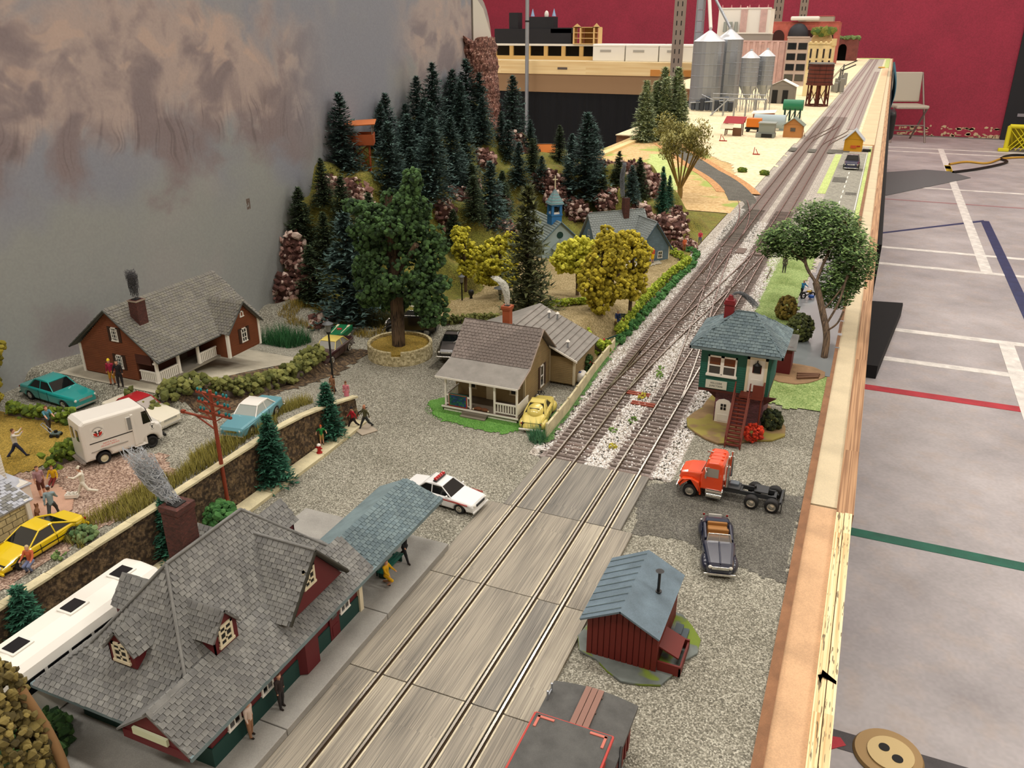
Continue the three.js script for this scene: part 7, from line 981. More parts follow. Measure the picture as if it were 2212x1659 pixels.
// ---------- people: one skinned surface each, coloured by limb ----------
const mcMat = M(0xffffff, .7);
function figure(name, label, x, y, z, ry, o) {
  const N = 46, mc = new MarchingCubes(N, mcMat, false, false, 60000); mc.isolation = 0;
  const Hh = o.h ?? 20, sit = o.sit || 0, hy = lerp(.53, o.hip ?? .3, sit), col = o.c, B = [], lean = o.lean || 0;
  const P = (a, d) => [0, 0, 0].map((_, i) => a[i] + d[i]), D = (ang, len, sp = 0) => [Math.sin(sp) * len, -Math.cos(ang) * Math.cos(sp) * len, Math.sin(ang) * len];
  const pel = [0, hy, 0], ch = [0, hy + .21 * Math.cos(lean), .21 * Math.sin(lean)], nk = [0, hy + .32 * Math.cos(lean), .32 * Math.sin(lean)], hd = [0, nk[1] + .085, nk[2] + .015 + .04 * lean];
  const bone = (a, b, ra, rb, k) => B.push([a, b, ra, rb, lin(...k)]);
  bone(pel, ch, .068, .082, col.top); bone([-.075, ch[1] + .06, ch[2]], [.075, ch[1] + .06, ch[2]], .05, .05, col.top); bone(ch, nk, .05, .034, col.skin); bone([hd[0], hd[1] - .02, hd[2] + .008], [hd[0], hd[1] + .018, hd[2]], .05, .052, col.skin); bone([hd[0], hd[1] + .02, hd[2] - .012], [hd[0], hd[1] + .034, hd[2] - .008], .05, .052, col.hair); bone([0, hd[1] - .012, hd[2] + .045], [0, hd[1] - .022, hd[2] + .058], .012, .01, col.skin);
  [-1, 1].forEach((s, i) => {
    const [sw, bend, sp] = o.arm[i], sh = [s * .108, ch[1] + .07, ch[2]], el = P(sh, D(sw, .155, s * sp)), wr = P(el, D(sw + bend, .135, s * (sp * .4))), ha = P(wr, D(sw + bend, .045, 0)); const slv = o.bare ? col.skin : col.top; bone(sh, el, .036, .03, col.top); bone(el, wr, .028, .022, slv); bone(wr, ha, .022, .017, col.skin); bone(P(wr, [0, 0, .004]), P(wr, [-s * .02, -.02, .02]), .011, .009, col.skin);
    const [th, kn] = o.leg[i], hip = [s * .05, hy - .02, 0], k = P(hip, D(th, .25, s * .05)), an = P(k, D(th - kn, .235, 0)), toe = P(an, [0, -.008, .075]); bone(hip, k, .058, .043, col.bot); bone(k, an, .042, .028, col.low || col.bot); bone(an, toe, .026, .022, col.shoe || [40, 30, 26]);
  });
  if (o.skirt) bone([0, hy + .04, 0], [0, hy - .2, 0], .07, .115, col.bot); if (o.hat) { bone([0, hd[1] + .045, hd[2]], [0, hd[1] + .075, hd[2]], .055, .04, o.hat); bone([0, hd[1] + .04, hd[2] + .03], [0, hd[1] + .04, hd[2] + .06], .03, .02, o.hat); }
  let lo = 9; for (const [a, b, ra, rb] of B) lo = Math.min(lo, a[1] - ra, b[1] - rb);
  const half = N / 2, R = .58, cy = lo + .52, k = .016, f = mc.field; const dist = (q, a, b, ra, rb) => { const bx = b[0] - a[0], by = b[1] - a[1], bz = b[2] - a[2], l = bx * bx + by * by + bz * bz + 1e-9, t = Math.min(1, Math.max(0, ((q[0] - a[0]) * bx + (q[1] - a[1]) * by + (q[2] - a[2]) * bz) / l)); return Math.hypot(q[0] - a[0] - bx * t, q[1] - a[1] - by * t, q[2] - a[2] - bz * t) - ra - (rb - ra) * t; };
  for (let iz = 0; iz < N; iz++) for (let iy = 0; iy < N; iy++) for (let ix = 0; ix < N; ix++) { const q = [(ix - half) / half * R, (iy - half) / half * R + cy, (iz - half) / half * R]; let d = 1; for (const [a, b, ra, rb] of B) { const e = dist(q, a, b, ra, rb), h = Math.max(k - Math.abs(d - e), 0) / k; d = Math.min(d, e) - h * h * k * .25; } f[iz * N * N + iy * N + ix] = -d; }
  mc.update(); const n = mc.count, p = mc.positionArray.slice(0, n * 3), nr = mc.normalArray.slice(0, n * 3), cl2 = new Float32Array(n * 3);
  for (let i = 0; i < n; i++) { const q = [p[i * 3] * R, p[i * 3 + 1] * R + cy, p[i * 3 + 2] * R]; let best = 9, bk = null; for (const [a, b, ra, rb, cc] of B) { const e = dist(q, a, b, ra, rb); if (e < best) { best = e; bk = cc; } } cl2[i * 3] = bk.r; cl2[i * 3 + 1] = bk.g; cl2[i * 3 + 2] = bk.b; p[i * 3] = q[0] * Hh; p[i * 3 + 1] = (q[1] - lo) * Hh; p[i * 3 + 2] = q[2] * Hh; }
  const g = new THREE.BufferGeometry(); g.setAttribute('position', new THREE.BufferAttribute(p, 3)); g.setAttribute('color', new THREE.BufferAttribute(cl2, 3)); g.computeVertexNormals();
  const t = thing(name, label, 'person', [x, y, z], ry); mk('body', g, leafMat, t); if (o.plate) mk('foot_plate', rbox(...o.plate), M(0xa89c8a, .8), t); return t;
}
const SK = [206, 156, 128], HB = [80, 50, 34], ST = { arm: [[.1, .15, .1], [-.1, .15, .1]], leg: [[.06, .04], [-.06, .04]] }, WK = { arm: [[.5, .4, .12], [-.5, .3, .12]], leg: [[.5, .1], [-.45, .35]] }, PU = { arm: [[.9, .3, .05], [.9, .3, .05]], leg: [[.3, .2], [-.35, .1]], lean: .12 };
const ppl = (label, x, y, z, ry, o) => figure('person', label, x, y, z, ry, o), U = (x, z, d = .7) => T(x, z) + d;
ppl('man in a teal shirt and dark trousers pushing the mower', -493, U(-493, -343), -343, 1.3, { ...PU, bare: 1, h: 20, c: { skin: SK, hair: [110, 50, 34], top: [78, 132, 148], bot: [70, 60, 52], shoe: [220, 214, 204] } });
ppl('man in a white shirt seen from behind beside the white house', -481, U(-481, -309), -309, 2.6, { ...WK, arm: [[1.6, .8, .4], [1.4, .9, .4]], h: 21, c: { skin: SK, hair: HB, top: [206, 198, 184], bot: [34, 38, 60] } });
ppl('woman in a mauve blouse and brown shorts on the pinkish path', -423, U(-423, -280, 1), -280, 1.2, { ...ST, h: 20, bare: 1, c: { skin: SK, hair: HB, top: [164, 128, 132], bot: [92, 48, 36], low: SK } });
ppl('child in a yellow shirt sitting on the pinkish path', -433, U(-433, -296, .8), -296, .6, { arm: [[.4, .5, .3], [.4, .5, .3]], leg: [[1.5, .2], [1.5, .2]], sit: 1, hip: .09, h: 17, c: { skin: SK, hair: [120, 60, 36], top: [214, 168, 20], bot: [110, 34, 30] } });
ppl('milkman in white uniform and cap striding from the van', -400, U(-400, -290, .6), -290, -.9, { arm: [[.3, .2, .5], [1.2, .9, .6]], leg: [[.5, .1], [-.5, .8]], h: 21, hat: [214, 208, 190], c: { skin: SK, hair: HB, top: [224, 218, 202], bot: [222, 216, 200], shoe: [190, 170, 140] } });
ppl('postman in grey-blue with cap and satchel hurrying past the dog', -397, U(-397, -266, 1), -266, -2.4, { ...WK, leg: [[.7, .3], [-.6, .5]], lean: .15, h: 21, hat: [150, 156, 164], c: { skin: SK, hair: HB, top: [132, 150, 156], bot: [62, 62, 62] } });
ppl('woman in an orange top crouching by the yellow fastback', -366, U(-366, -227), -227, .4, { arm: [[.6, .6, .2], [.6, .6, .2]], leg: [[1.5, 2], [1.5, 2]], sit: 1, hip: .2, h: 19, c: { skin: SK, hair: [190, 170, 130], top: [190, 96, 60], bot: [110, 120, 150] } });
ppl('woman with yellow hat, red top and ochre trousers beside the brown house', -498, U(-498, -404), -404, .4, { ...ST, h: 20, hat: [232, 206, 50], c: { skin: SK, hair: [226, 200, 60], top: [150, 30, 60], bot: [176, 130, 40], low: [170, 100, 60] } });
ppl('man in a black suit beside the woman with the yellow hat', -489, U(-489, -403), -403, .5, { arm: [[.2, .2, .3], [.1, .1, .2]], leg: [[.06, 0], [-.06, 0]], h: 21, c: { skin: SK, hair: [40, 34, 30], top: [30, 26, 28], bot: [34, 28, 30] } });
ppl('boy in a green shirt and red cap with hands on hips on the walkway', -349, 2.4, -452, .7, { arm: [[-.2, 1.1, .7], [-.2, 1.1, .7]], leg: [[.04, 0], [-.04, 0]], h: 16, bare: 1, hat: [200, 90, 40], c: { skin: SK, hair: [200, 110, 50], top: [38, 130, 60], bot: [176, 140, 80], low: SK } });
ppl('woman in a pink dress with a brown hat near the tall lamp post', -366, U(-366, -512), -512, .3, { ...ST, skirt: 1, h: 18, hat: [110, 66, 44], c: { skin: SK, hair: HB, top: [214, 130, 142], bot: [214, 124, 138], low: SK } });
ppl('woman in a red coat and black hat strolling with the man in olive', -345, .4, -488, -.6, { ...WK, h: 19, hat: [30, 26, 28], c: { skin: SK, hair: [30, 24, 24], top: [178, 30, 44], bot: [34, 26, 28], shoe: [140, 30, 30] } });
ppl('man in an olive coat walking beside the woman in red', -336, .4, -492, -.5, { ...WK, h: 21, c: { skin: [196, 130, 100], hair: [180, 130, 100], top: [84, 82, 54], bot: [48, 50, 48] }, plate: [20, .8, 14, .2, 0, .2, 2] });
ppl('brown-coated figure standing under the tall lamp post', -380, U(-380, -516), -513, .2, { ...ST, h: 17, c: { skin: [170, 120, 90], hair: [110, 80, 54], top: [138, 100, 72], bot: [120, 84, 60] } });
ppl('man in a blue suit sitting on the park bench', -224, 0, -810, .4, { arm: [[.5, .5, .1], [.5, .5, .1]], leg: [[1.4, 1.3], [1.4, 1.3]], sit: 1, hip: .29, h: 20, c: { skin: SK, hair: [150, 140, 130], top: [44, 62, 110], bot: [40, 54, 96] } });
ppl('person in teal sitting at the other end of the park bench', -234, 0, -811, .2, { arm: [[.5, .5, .1], [.5, .5, .1]], leg: [[1.4, 1.3], [1.4, 1.3]], sit: 1, hip: .29, h: 19, c: { skin: SK, hair: HB, top: [50, 140, 140], bot: [40, 70, 80] } });
ppl('child with yellow hair and brown clothes before the park bench', -221, 0, -792, 2.6, { ...ST, h: 12, c: { skin: SK, hair: [224, 190, 30], top: [110, 90, 60], bot: [80, 64, 50] } });
ppl('child in orange by the track bushes', -213, 0, -796, 2.2, { ...ST, h: 13, c: { skin: SK, hair: HB, top: [220, 96, 40], bot: [200, 90, 50] } });
ppl('woman in coral top and yellow skirt beside the grey house', -252, 1.6, -1068, .6, { ...ST, skirt: 1, h: 21, c: { skin: SK, hair: HB, top: [206, 90, 60], bot: [220, 178, 20], low: SK } });
ppl('person in pale yellow bending over behind the grey house corner', -256, 1.6, -1096, 1.4, { arm: [[.9, .2, .1], [.9, .2, .1]], leg: [[.1, .1], [-.1, .1]], lean: .9, h: 21, c: { skin: SK, hair: HB, top: [196, 182, 96], bot: [60, 70, 60] } });
ppl('person in a pink-red top sitting on the rocks by the ballast', -213, 6, -1190, .2, { arm: [[.5, .5, .1], [.5, .5, .1]], leg: [[1.3, 1.1], [1.3, 1.1]], sit: 1, hip: .26, h: 21, c: { skin: SK, hair: [170, 60, 60], top: [204, 60, 84], bot: [60, 60, 90] } });
ppl('person in orange among the track bushes', -226, 2, -1146, .2, { ...ST, h: 19, c: { skin: SK, hair: HB, top: [222, 110, 70], bot: [160, 90, 60] } });
ppl('man in grey trousers and white shoes on the mossy lawn', -84, .8, -1090, 2.8, { ...ST, h: 22, c: { skin: SK, hair: HB, top: [96, 92, 80], bot: [72, 70, 64], shoe: [230, 228, 220] } });
ppl('rider in a bright blue shirt beside the motorbike', -53, .8, -988, .9, { ...PU, h: 21, c: { skin: SK, hair: [200, 170, 130], top: [40, 120, 170], bot: [30, 30, 34] } });
ppl('traveller in white and brown under the near station eave', -212.4, 4, -205, 1.7, { ...ST, h: 20, c: { skin: SK, hair: HB, top: [206, 186, 172], bot: [150, 110, 80] } });
ppl('traveller in dark clothes beside the station bay', -210.6, 4, -224, 1.5, { ...ST, h: 20, c: { skin: SK, hair: HB, top: [50, 40, 38], bot: [44, 40, 40] } });
ppl('traveller in yellow kneeling under the canopy', -214, 4, -322, 1.5, { arm: [[.6, .5, .2], [.6, .5, .2]], leg: [[1.2, 1.9], [.3, 1.6]], sit: 1, hip: .3, h: 20, c: { skin: SK, hair: HB, top: [206, 160, 20], bot: [206, 160, 20], low: SK } });
ppl('traveller in black near the far canopy post', -216, 4, -346, 1.2, { ...WK, h: 21, c: { skin: SK, hair: HB, top: [26, 26, 30], bot: [26, 26, 28] } });
// ---------- far industrial yard ----------
const lt = (g) => g;
function silo(label, x, z, r, h, cone, legs) {
  const t = thing('grain_silo', label, 'silo', [x, 0, z], 0, 'steel grain silos'); const y0 = legs || 0;
  const n = 44, P = []; for (let i = 0; i < n; i++) { const a = i / n * 6.283, k = r * (i % 2 ? 1 : .985); P.push([Math.cos(a) * k, Math.sin(a) * k]); }
  mk('shell', ext(P, h - y0).rotateX(Math.PI / 2).translate(0, y0 + (h - y0) / 2, 0), c.silver, t); for (let i = 1; i < 6; i++) mk('hoop', tf(new THREE.TorusGeometry(r + .6, .9, 5, 36), 0, y0 + (h - y0) * i / 6, 0, Math.PI / 2), c.silver, t);
  mk('cone_roof', [cyl(3, r + 2, cone, 0, h + cone / 2, 0, 32), cyl(5, 5, 5, 0, h + cone + 2, 0, 12)], M(0xd4d8de, .4, { metalness: .3 }), t);
  if (legs) { mk('hopper', cyl(r, 4, legs * .55, 0, y0 - legs * .275, 0, 24), c.silver, t); for (let i = 0; i < 6; i++) { const a = i / 6 * 6.283; mk('leg', bar([Math.cos(a) * r, 0, Math.sin(a) * r], [Math.cos(a) * r, y0 + 4, Math.sin(a) * r], 1.6), c.silver, t); const b = a + 1.047; mk('brace', bar([Math.cos(a) * r, legs * .2, Math.sin(a) * r], [Math.cos(b) * r, legs * .9, Math.sin(b) * r], .7), c.silver, t); } }
  else { mk('door', box(14, 26, 2, 0, 14, r), c.white, t); for (let i = 0; i < 22; i++) mk('ladder_rung', box(7, 1, 1, r * .7, 12 + i * 11, r * .74), c.silver, t); }
  return t;
}
silo('large fluted steel silo nearest the poplars', -648, -3440, 58, 246, 40); silo('large fluted steel silo behind the nearest one', -590, -3550, 52, 252, 38);
silo('small raised silo with conical hopper, left one', -482, -3400, 33, 190, 26, 92); silo('small raised silo with conical hopper, right one', -432, -3470, 30, 195, 24, 92);
{
  const t = thing('elevator_leg', 'tall grey grain elevator mast with spouts down to the silos', 'grain elevator', [-716, 0, -3560]); for (const [a, b] of [[-1, -1], [1, -1], [1, 1], [-1, 1]]) mk('leg', bar([a * 13, 0, b * 13], [a * 13, 520, b * 13], 2.4), c.silver, t); for (let i = 0; i < 13; i++) { mk('cross_bar', [bar([-13, i * 40, 13], [13, i * 40, 13], 1.6), bar([13, i * 40, -13], [13, i * 40, 13], 1.6)], c.silver, t); mk('panel', b2(-12, 12, i * 40 + 2, i * 40 + 38, 12.4, 11.6), M(0x9ca0a8, .5), t); }
  mk('spout', bar([26, 440, 10], [66, 292, 110], 7, 10), c.white, t); mk('spout', bar([26, 440, 0], [126, 296, 40], 5, 10), c.silver, t);
}
const F1 = (name, label, cat, p, group) => thing(name, label, cat, p, 0, group);
{ // conveyor frame in front of the silos
  const t = F1('loading_frame', 'grey steel loading frame on posts below the small silos', 'frame', [-450, 0, -3180]); mk('deck', b2(-120, 70, 58, 62, 12, -12), c.silver, t); for (const x of [-116, -78, -40, 0, 34, 66]) for (const z of [-11, 11]) mk('post', bar([x, 0, z], [x, 60, z], 1.6), c.silver, t); mk('railing', [bar([-118, 76, 12], [68, 76, 12], 1.2), ...[-116, -60, 0, 60].map(x => bar([x, 60, 12], [x, 76, 12], 1))], c.silver, t); mk('stair', bar([-120, 0, 20], [-60, 60, 12], 2.4), c.silver, t);
  const m = F1('silo_machinery', 'dark blue-grey machinery at the foot of the large silos', 'machinery', [-600, 0, -3340]); for (let i = 0; i < 9; i++) mk('unit', rbox(16, 30 + (i * 7) % 26, 16, 3, -70 + i * 18, 18 + ((i * 7) % 26) / 2, (i % 3) * 6), M([0x3a4250, 0x4a525e, 0x2c323c][i % 3], .5), m); mk('pipe', [bar([-80, 30, 12], [90, 44, 12], 2.4), bar([-40, 60, 8], [60, 20, 8], 2)], c.silver, m);
}
function shed(name, label, x, z, w, d, h, rh, wall, roof, opt = {}) { // gable faces the viewer
  const t = F1(name, label, 'shed', [x, 0, z]); mk('wall', [b2(-w / 2, w / 2, 0, h, d / 2, -d / 2), slab([[-w / 2, h - .5, d / 2], [w / 2, h - .5, d / 2], [0, h + rh, d / 2]], 1.5)], wall, t); const o = w * .1;
  mk('roof_slope', slab([[w / 2 + o, h - rh * .2, d / 2 + 4], [w / 2 + o, h - rh * .2, -d / 2 - 4], [0, h + rh + 1, -d / 2 - 4], [0, h + rh + 1, d / 2 + 4]], 1.4), roof, t); mk('roof_slope', slab([[-w / 2 - o, h - rh * .2, -d / 2 - 4], [-w / 2 - o, h - rh * .2, d / 2 + 4], [0, h + rh + 1, d / 2 + 4], [0, h + rh + 1, -d / 2 - 4]], 1.4), roof, t);
  if (opt.win) win(t, 0, h * .62, d / 2 + .8, 0, w * .26, h * .28, 2, 2, c.tie, c.glass, 1, 1.2); return t;
}
shed('orange_shed', 'small orange shed with grey-green roof beside the far tracks', -228, -2625, 52, 54, 36, 18, M(0xb98048, .75), M(0x7a8478, .8), { win: 1 });
{ const t = shed('yellow_shed', 'bright yellow shed with white roof edge beside the far road', -54, -2385, 44, 60, 30, 22, M(0xd29a1c, .7), M(0xb4bac0, .6)); mk('orange_patch', b2(-6, 8, 8, 15, 30.6, 31.2), M(0xc85a28, .7), t); mk('red_sign', b2(9, 17, 12, 15, 30.6, 31.4), M(0xb02818, .6), t); mk('goods_box', b2(24, 44, 0, 6, 30, 12), c.dark, t); }
shed('grey_barn', 'grey barn with white flat-pitched roof and two dark doorways', -398, -3850, 100, 90, 72, 22, M(0x8a847c, .8), M(0xeeece6, .6));
{ const t = scene.children.at(-1); for (const x of [-28, 14]) mk('doorway', b2(x - 10, x + 12, 2, 54, 45.6, 46.6), c.dark, t); }
{
  const t = F1('red_roof_stand', 'little open timber stand with a red roof in the sandy yard', 'stand', [-392, 0, -2590]); mk('roof_slope', slab([[-32, 36, 20], [26, 36, 20], [32, 54, 0], [-26, 54, 0]], 1.4), M(0xa83038, .65), t); mk('roof_slope', slab([[26, 36, -20], [-32, 36, -20], [-26, 54, 0], [32, 54, 0]], 1.4), M(0xa83038, .65), t); for (const x of [-24, 22]) for (const z of [-15, 15]) mk('post', box(3, 38, 3, x, 19, z), c.tie2, t); mk('counter', [box(46, 3, 10, 0, 18, 14), box(24, 22, 8, 10, 12, 16)], M(0x6a4a34, .85), t); mk('awning', slab([[-36, 22, 34], [0, 22, 34], [0, 34, 18], [-36, 34, 18]], 1), c.cream, t);
  const o = F1('orange_wagon', 'bright orange covered wagon behind the red-roofed stand', 'wagon', [-352, 0, -2700]); mk('box', rbox(44, 26, 26, 3, 0, 28, 0), M(0xd8781c, .5), o); mk('chassis', box(50, 5, 18, 0, 11, 0), c.dark, o); for (const x of [-16, 16]) mk('wheelset', [cyl(5, 5, 2, x, 5, 10, 12, Math.PI / 2), cyl(5, 5, 2, x, 5, -10, 12, Math.PI / 2)], c.black, o);
  const s = F1('grey_kiosk', 'grey box kiosk with a dark opening beside the orange shed', 'kiosk', [-300, 0, -2580]); mk('body', [b2(-26, 26, 0, 12, 22, -22), b2(-20, 24, 12, 40, 16, -20)], M(0x848a84, .7), s); mk('opening', b2(-10, 20, 2, 12, 22.4, 23), c.dark, s); mk('roof', b2(-22, 27, 39, 42, 18, -22), M(0x9aa09c, .7), s);
  const b = F1('blue_grey_store', 'long pale blue store shed with rounded roof behind the kiosk', 'shed', [-310, 0, -2780]); mk('body', b2(-52, 40, 0, 34, 18, -18), M(0x8a9ea4, .6), b); mk('roof', [cyl(24, 24, 94, -6, 22, 0, 20, 0, 0, Math.PI / 2)], M(0xa0b2b8, .55), b); mk('white_door', b2(14, 26, 2, 24, 18.4, 19), c.white, b);
  const g = F1('green_tank_wagon', 'green-topped tank on dark trestle legs in the far yard', 'tank', [-268, 0, -2960]); mk('tank', [cyl(17, 17, 62, 0, 62, 0, 18, 0, 0, Math.PI / 2)], M(0x1c7a54, .5), g); for (const x of [-24, -8, 8, 24]) for (const z of [-12, 12]) mk('leg', bar([x, 0, z], [x, 52, z], 2), c.greenDark, g); for (const x of [-16, 0, 16]) mk('brace', bar([x - 8, 6, 12], [x + 8, 46, 12], 1.4), c.greenDark, g);
  const h = F1('brick_cart_shed', 'low brown-red shed with white roof before the loading frame', 'shed', [-372, 0, -3080]); mk('body', b2(-34, 34, 0, 24, 18, -18), M(0x9a5a3c, .8), h); mk('roof', slab([[-40, 22, 24], [40, 28, 24], [40, 34, -24], [-40, 28, -24]], 2), c.white, h);
}
for (const [x, z, l, w] of [[-396, -2430, 'red saw-horse frame near the branch track', 22], [-272, -2190, 'small red hand pump in the white sand', 18]]) { const t = F1('red_marker', l, 'marker', [x, .8, z]); mk('base', rbox(w, 2.4, 4, .6, 0, 1.4, 0), M(0xa82c20, .6), t); mk('upright', [bar([-w * .4, 2, 0], [-w * .3, 18, 0], 1), bar([w * .2, 2, 0], [-w * .1, 14, 3], .9)], M(0xa82c20, .6), t); }
{ // water tower
  const t = F1('water_tower', 'dark rust-brown water tank on heavy timber legs', 'water tower', [-250, 0, -3750]), br = TM(woody([60, 26, 18], [112, 54, 40], 40, 3), { tile: 60, tile2: 200, rough: .85 }); mk('tank', cyl(48, 50, 74, 0, 124, 0, 28), br, t); mk('lid', [cyl(48, 51, 5, 0, 163, 0, 28)], M(0x74706a, .8), t); for (let i = 0; i < 5; i++) mk('hoop', tf(new THREE.TorusGeometry(50, .9, 5, 32), 0, 94 + i * 15, 0, Math.PI / 2), c.black, t); mk('platform', cyl(52, 52, 6, 0, 84, 0, 24), br, t);
  for (let i = 0; i < 8; i++) { const a = i / 8 * 6.283; mk('leg', bar([Math.cos(a) * 42, 0, Math.sin(a) * 42], [Math.cos(a) * 40, 82, Math.sin(a) * 40], 3), br, t); mk('brace', bar([Math.cos(a) * 42, 10, Math.sin(a) * 42], [Math.cos(a + .785) * 41, 74, Math.sin(a + .785) * 41], 1.8), br, t); } mk('riser', cyl(9, 9, 84, 0, 42, 0, 14), br, t); mk('ground_ring', tf(new THREE.TorusGeometry(43, 3, 6, 28), 0, 3, 0, Math.PI / 2), br, t);
}
function block(name, label, x, z, w, d, h, wall, nx, ny, o = {}) { const t = F1(name, label, 'building', [x, 0, z]); mk('wall', b2(-w / 2, w / 2, 0, h, d / 2, -d / 2), wall, t); for (let i = 0; i < nx; i++) for (let j = 0; j < ny; j++) { const X = -w / 2 + w * (i + .5) / nx, Y = h * (o.y0 ?? .06) + h * (1 - (o.y0 ?? .06) - .06) * (j + .5) / ny; const f = mk('window', [box(w / nx * (o.ww ?? .62), h / ny * (o.wh ?? .5), 2, X, Y, d / 2 + .4)], o.frame || c.tie2, t); mk('pane', [box(w / nx * (o.ww ?? .62) - 4, h / ny * (o.wh ?? .5) - 4, 2, X, Y, d / 2 + 1)], c.glass, f); } mk('parapet', [b2(-w / 2 - 3, w / 2 + 3, h, h + (o.par ?? 8), d / 2 + 3, d / 2 - 5), b2(-w / 2 - 3, w / 2 + 3, h - 1, h + 1, d / 2, -d / 2)], o.cap || wall, t); return t; }
const pinkW = TM(mottle([206, 172, 166], 10, 6, 10), { tile: 200, rough: .85 });
{ const t = block('pink_factory', 'large pinkish factory with a dark window grid at one side', -682, -5260, 284, 240, 222, pinkW, 1, 1, { ww: .01, wh: .01 }); for (let i = 0; i < 9; i++) mk('pilaster', b2(-138 + i * 32, -124 + i * 32, 0, 222, 120, 126), pinkW, t); mk('flat_roof', b2(-142, 142, 222, 226, 118, -118), M(0xe8e2d8, .8), t); }
block('window_block', 'grey-pink four-storey block with wide dark windows', -478, -5150, 112, 150, 244, TM(mottle([186, 168, 158], 8, 6, 10), { tile: 200, rough: .85 }), 2, 4, { ww: .84, wh: .58, frame: M(0x5a4a46, .8) });
{ const t = block('white_mill', 'tall white mill with pink pilasters behind the pink factory', -890, -5900, 320, 200, 404, M(0xece8e0, .8), 1, 1, { ww: .01, wh: .01 }); for (const x of [-20, 100]) mk('pilaster', b2(x, x + 40, 0, 404, 100, 108), pinkW, t); for (let i = 0; i < 6; i++) mk('roof_finial', cyl(2, 5, 16, -140 + i * 56, 420, 96, 8), M(0xc08080, .7), t); mk('roof_finial', cyl(4, 4, 20, 0, 412, 0, 8), pinkW, t); for (let i = 0; i < 3; i++) mk('stack', cyl(10, 12, 60, -110 + i * 34, 300, 116, 10), M(0x9aa09a, .7), t); }
block('grey_annex', 'long low grey annex with white roof before the white mill', -800, -5560, 240, 120, 262, M(0x9a948c, .85), 1, 1, { ww: .01, wh: .01, cap: c.white });
{ const t = block('cream_tenement', 'cream three-storey tenement standing behind the water tower', -300, -4340, 112, 90, 224, TM(mottle([226, 204, 152], 10, 6, 10), { tile: 160, rough: .8 }), 4, 2, { y0: .5, ww: .3, wh: .36 }); mk('corner_turret', cyl(12, 12, 30, 52, 234, 40, 10), M(0xe0c890, .8), t); for (let i = 0; i < 5; i++) mk('dentil', sph(7, -48 + i * 22, 232, 44, 1, .8, 1, 8), M(0xe0c890, .8), t); mk('front_stoop', b2(-56, 56, 0, 110, 45, 52), M(0xe8d8a8, .8), t); }
{ const t = block('brick_roundhouse', 'red-brown brick building with arched openings near the end wall', -760, -8400, 620, 300, 340, TM(mottle([176, 92, 80], 14, 8, 12), { tile: 260, rough: .85 }), 1, 1, { ww: .01, wh: .01 }); for (const x of [-190, 60, 220]) mk('arch_opening', ext(Array.from({ length: 12 }, (_, i) => { const a = i / 11 * Math.PI; return [Math.cos(a) * 52, 160 + Math.sin(a) * 60]; }).concat([[-52, 0], [52, 0]]), 6).translate(x, 60, 152), M(0x3a1a16, .9), t); mk('black_dome', sph(86, -20, 240, 190, 1, 1.1, .7, 20), M(0x22222a, .6), t); mk('white_canopy', rbox(240, 34, 60, 12, 20, 372, 160), c.white, t); }
{ const t = block('goods_office', 'grey and red flat-roofed office beside the brick building', -690, -9300, 250, 200, 400, M(0xa49a8a, .85), 2, 1, { ww: .9, wh: .2, y0: .4, cap: M(0xb04a50, .7) }); mk('white_front', b2(-80, 100, 190, 270, 101, 106), c.white, t); }
{ // tunnel
  const t = F1('tunnel_portal', 'brick tunnel block with arched mouth and mossy top at the layout end', 'tunnel', [-420, 0, -9350]), bk = TM(mottle([112, 62, 56], 16, 8, 14), { tile: 200, rough: .9 }); mk('front', ext([[-120, 0], [-70, 0], ...Array.from({ length: 9 }, (_, i) => { const a = Math.PI - i / 8 * Math.PI; return [-30 + Math.cos(a) * 40, 110 + Math.sin(a) * 44]; }), [10, 0], [110, 0], [110, 196], [-120, 196]], 140).translate(0, 0, 0), bk, t); mk('mouth', b2(-70, 12, 0, 150, -60, -66), M(0x0c0a0a, 1), t); const r = rng(7), L = []; for (let i = 0; i < 130; i++) L.push([lerp(-120, 112, r()), 200 + r() * 14, lerp(-70, 70, r()), 12 + r() * 10, blend(lin(70, 92, 54), lin(120, 136, 80), r())]); mk('moss_top', [lumpsGeo(L, 3)], foamMat, t);
  const hl = F1('scenery_mound', 'tan plaster mound with shrubs beside the tunnel', 'mound', [-560, 0, -8000]); mk('mound', rockGeo(9, .3).scale(120, 300, 90), TM(mottle([178, 148, 104], 18, 8, 14), { tile: 200, rough: .95 }), hl); const M2 = []; for (let i = 0; i < 60; i++) M2.push([lerp(-80, 90, r()), 250 + r() * 40, 60 + r() * 30, 16 + r() * 12, blend(lin(60, 90, 40), lin(130, 130, 60), r())]); mk('shrubs', [lumpsGeo(M2, 5)], foamMat, hl);
}
for (const [x, y, z, l] of [[-180, 0, -4600, 'grey cluster of machines beside the water tower'], [-196, 0, -5200, 'second grey machine cluster further down the yard']]) { const t = F1('yard_crane', l, 'machinery', [x - 40, y, z]); mk('mast', bar([0, 0, 0], [6, 110, 0], 5), M(0x70706c, .6), t); mk('jib', bar([6, 100, 0], [70, 130, 0], 3), c.dark, t); for (let i = 0; i < 4; i++) mk('cabinet', rbox(20, 34 + i * 10, 20, 3, -20 + i * 14, 20 + i * 5, (i % 2) * 14), M(0x8a8a84, .6), t); mk('cable', bar([6, 108, 0], [-60, 20, 40], 1.4), c.dark, t); }
struct(mk('road_far', [b2(-74, -15, -.2, .9, -1240, -2320)], mt.roadFar), 'grey model road along the far bench edge', 'road'); struct(mk('road_marking', [...Array.from({ length: 12 }, (_, i) => b2(-46, -44, .9, 1.15, -1300 - i * 60, -1330 - i * 60)), b2(-18, -16.6, .9, 1.2, -1240, -2320)], M(0xe8e4d8, .8)), 'white lines painted on the far model road', 'road marking');
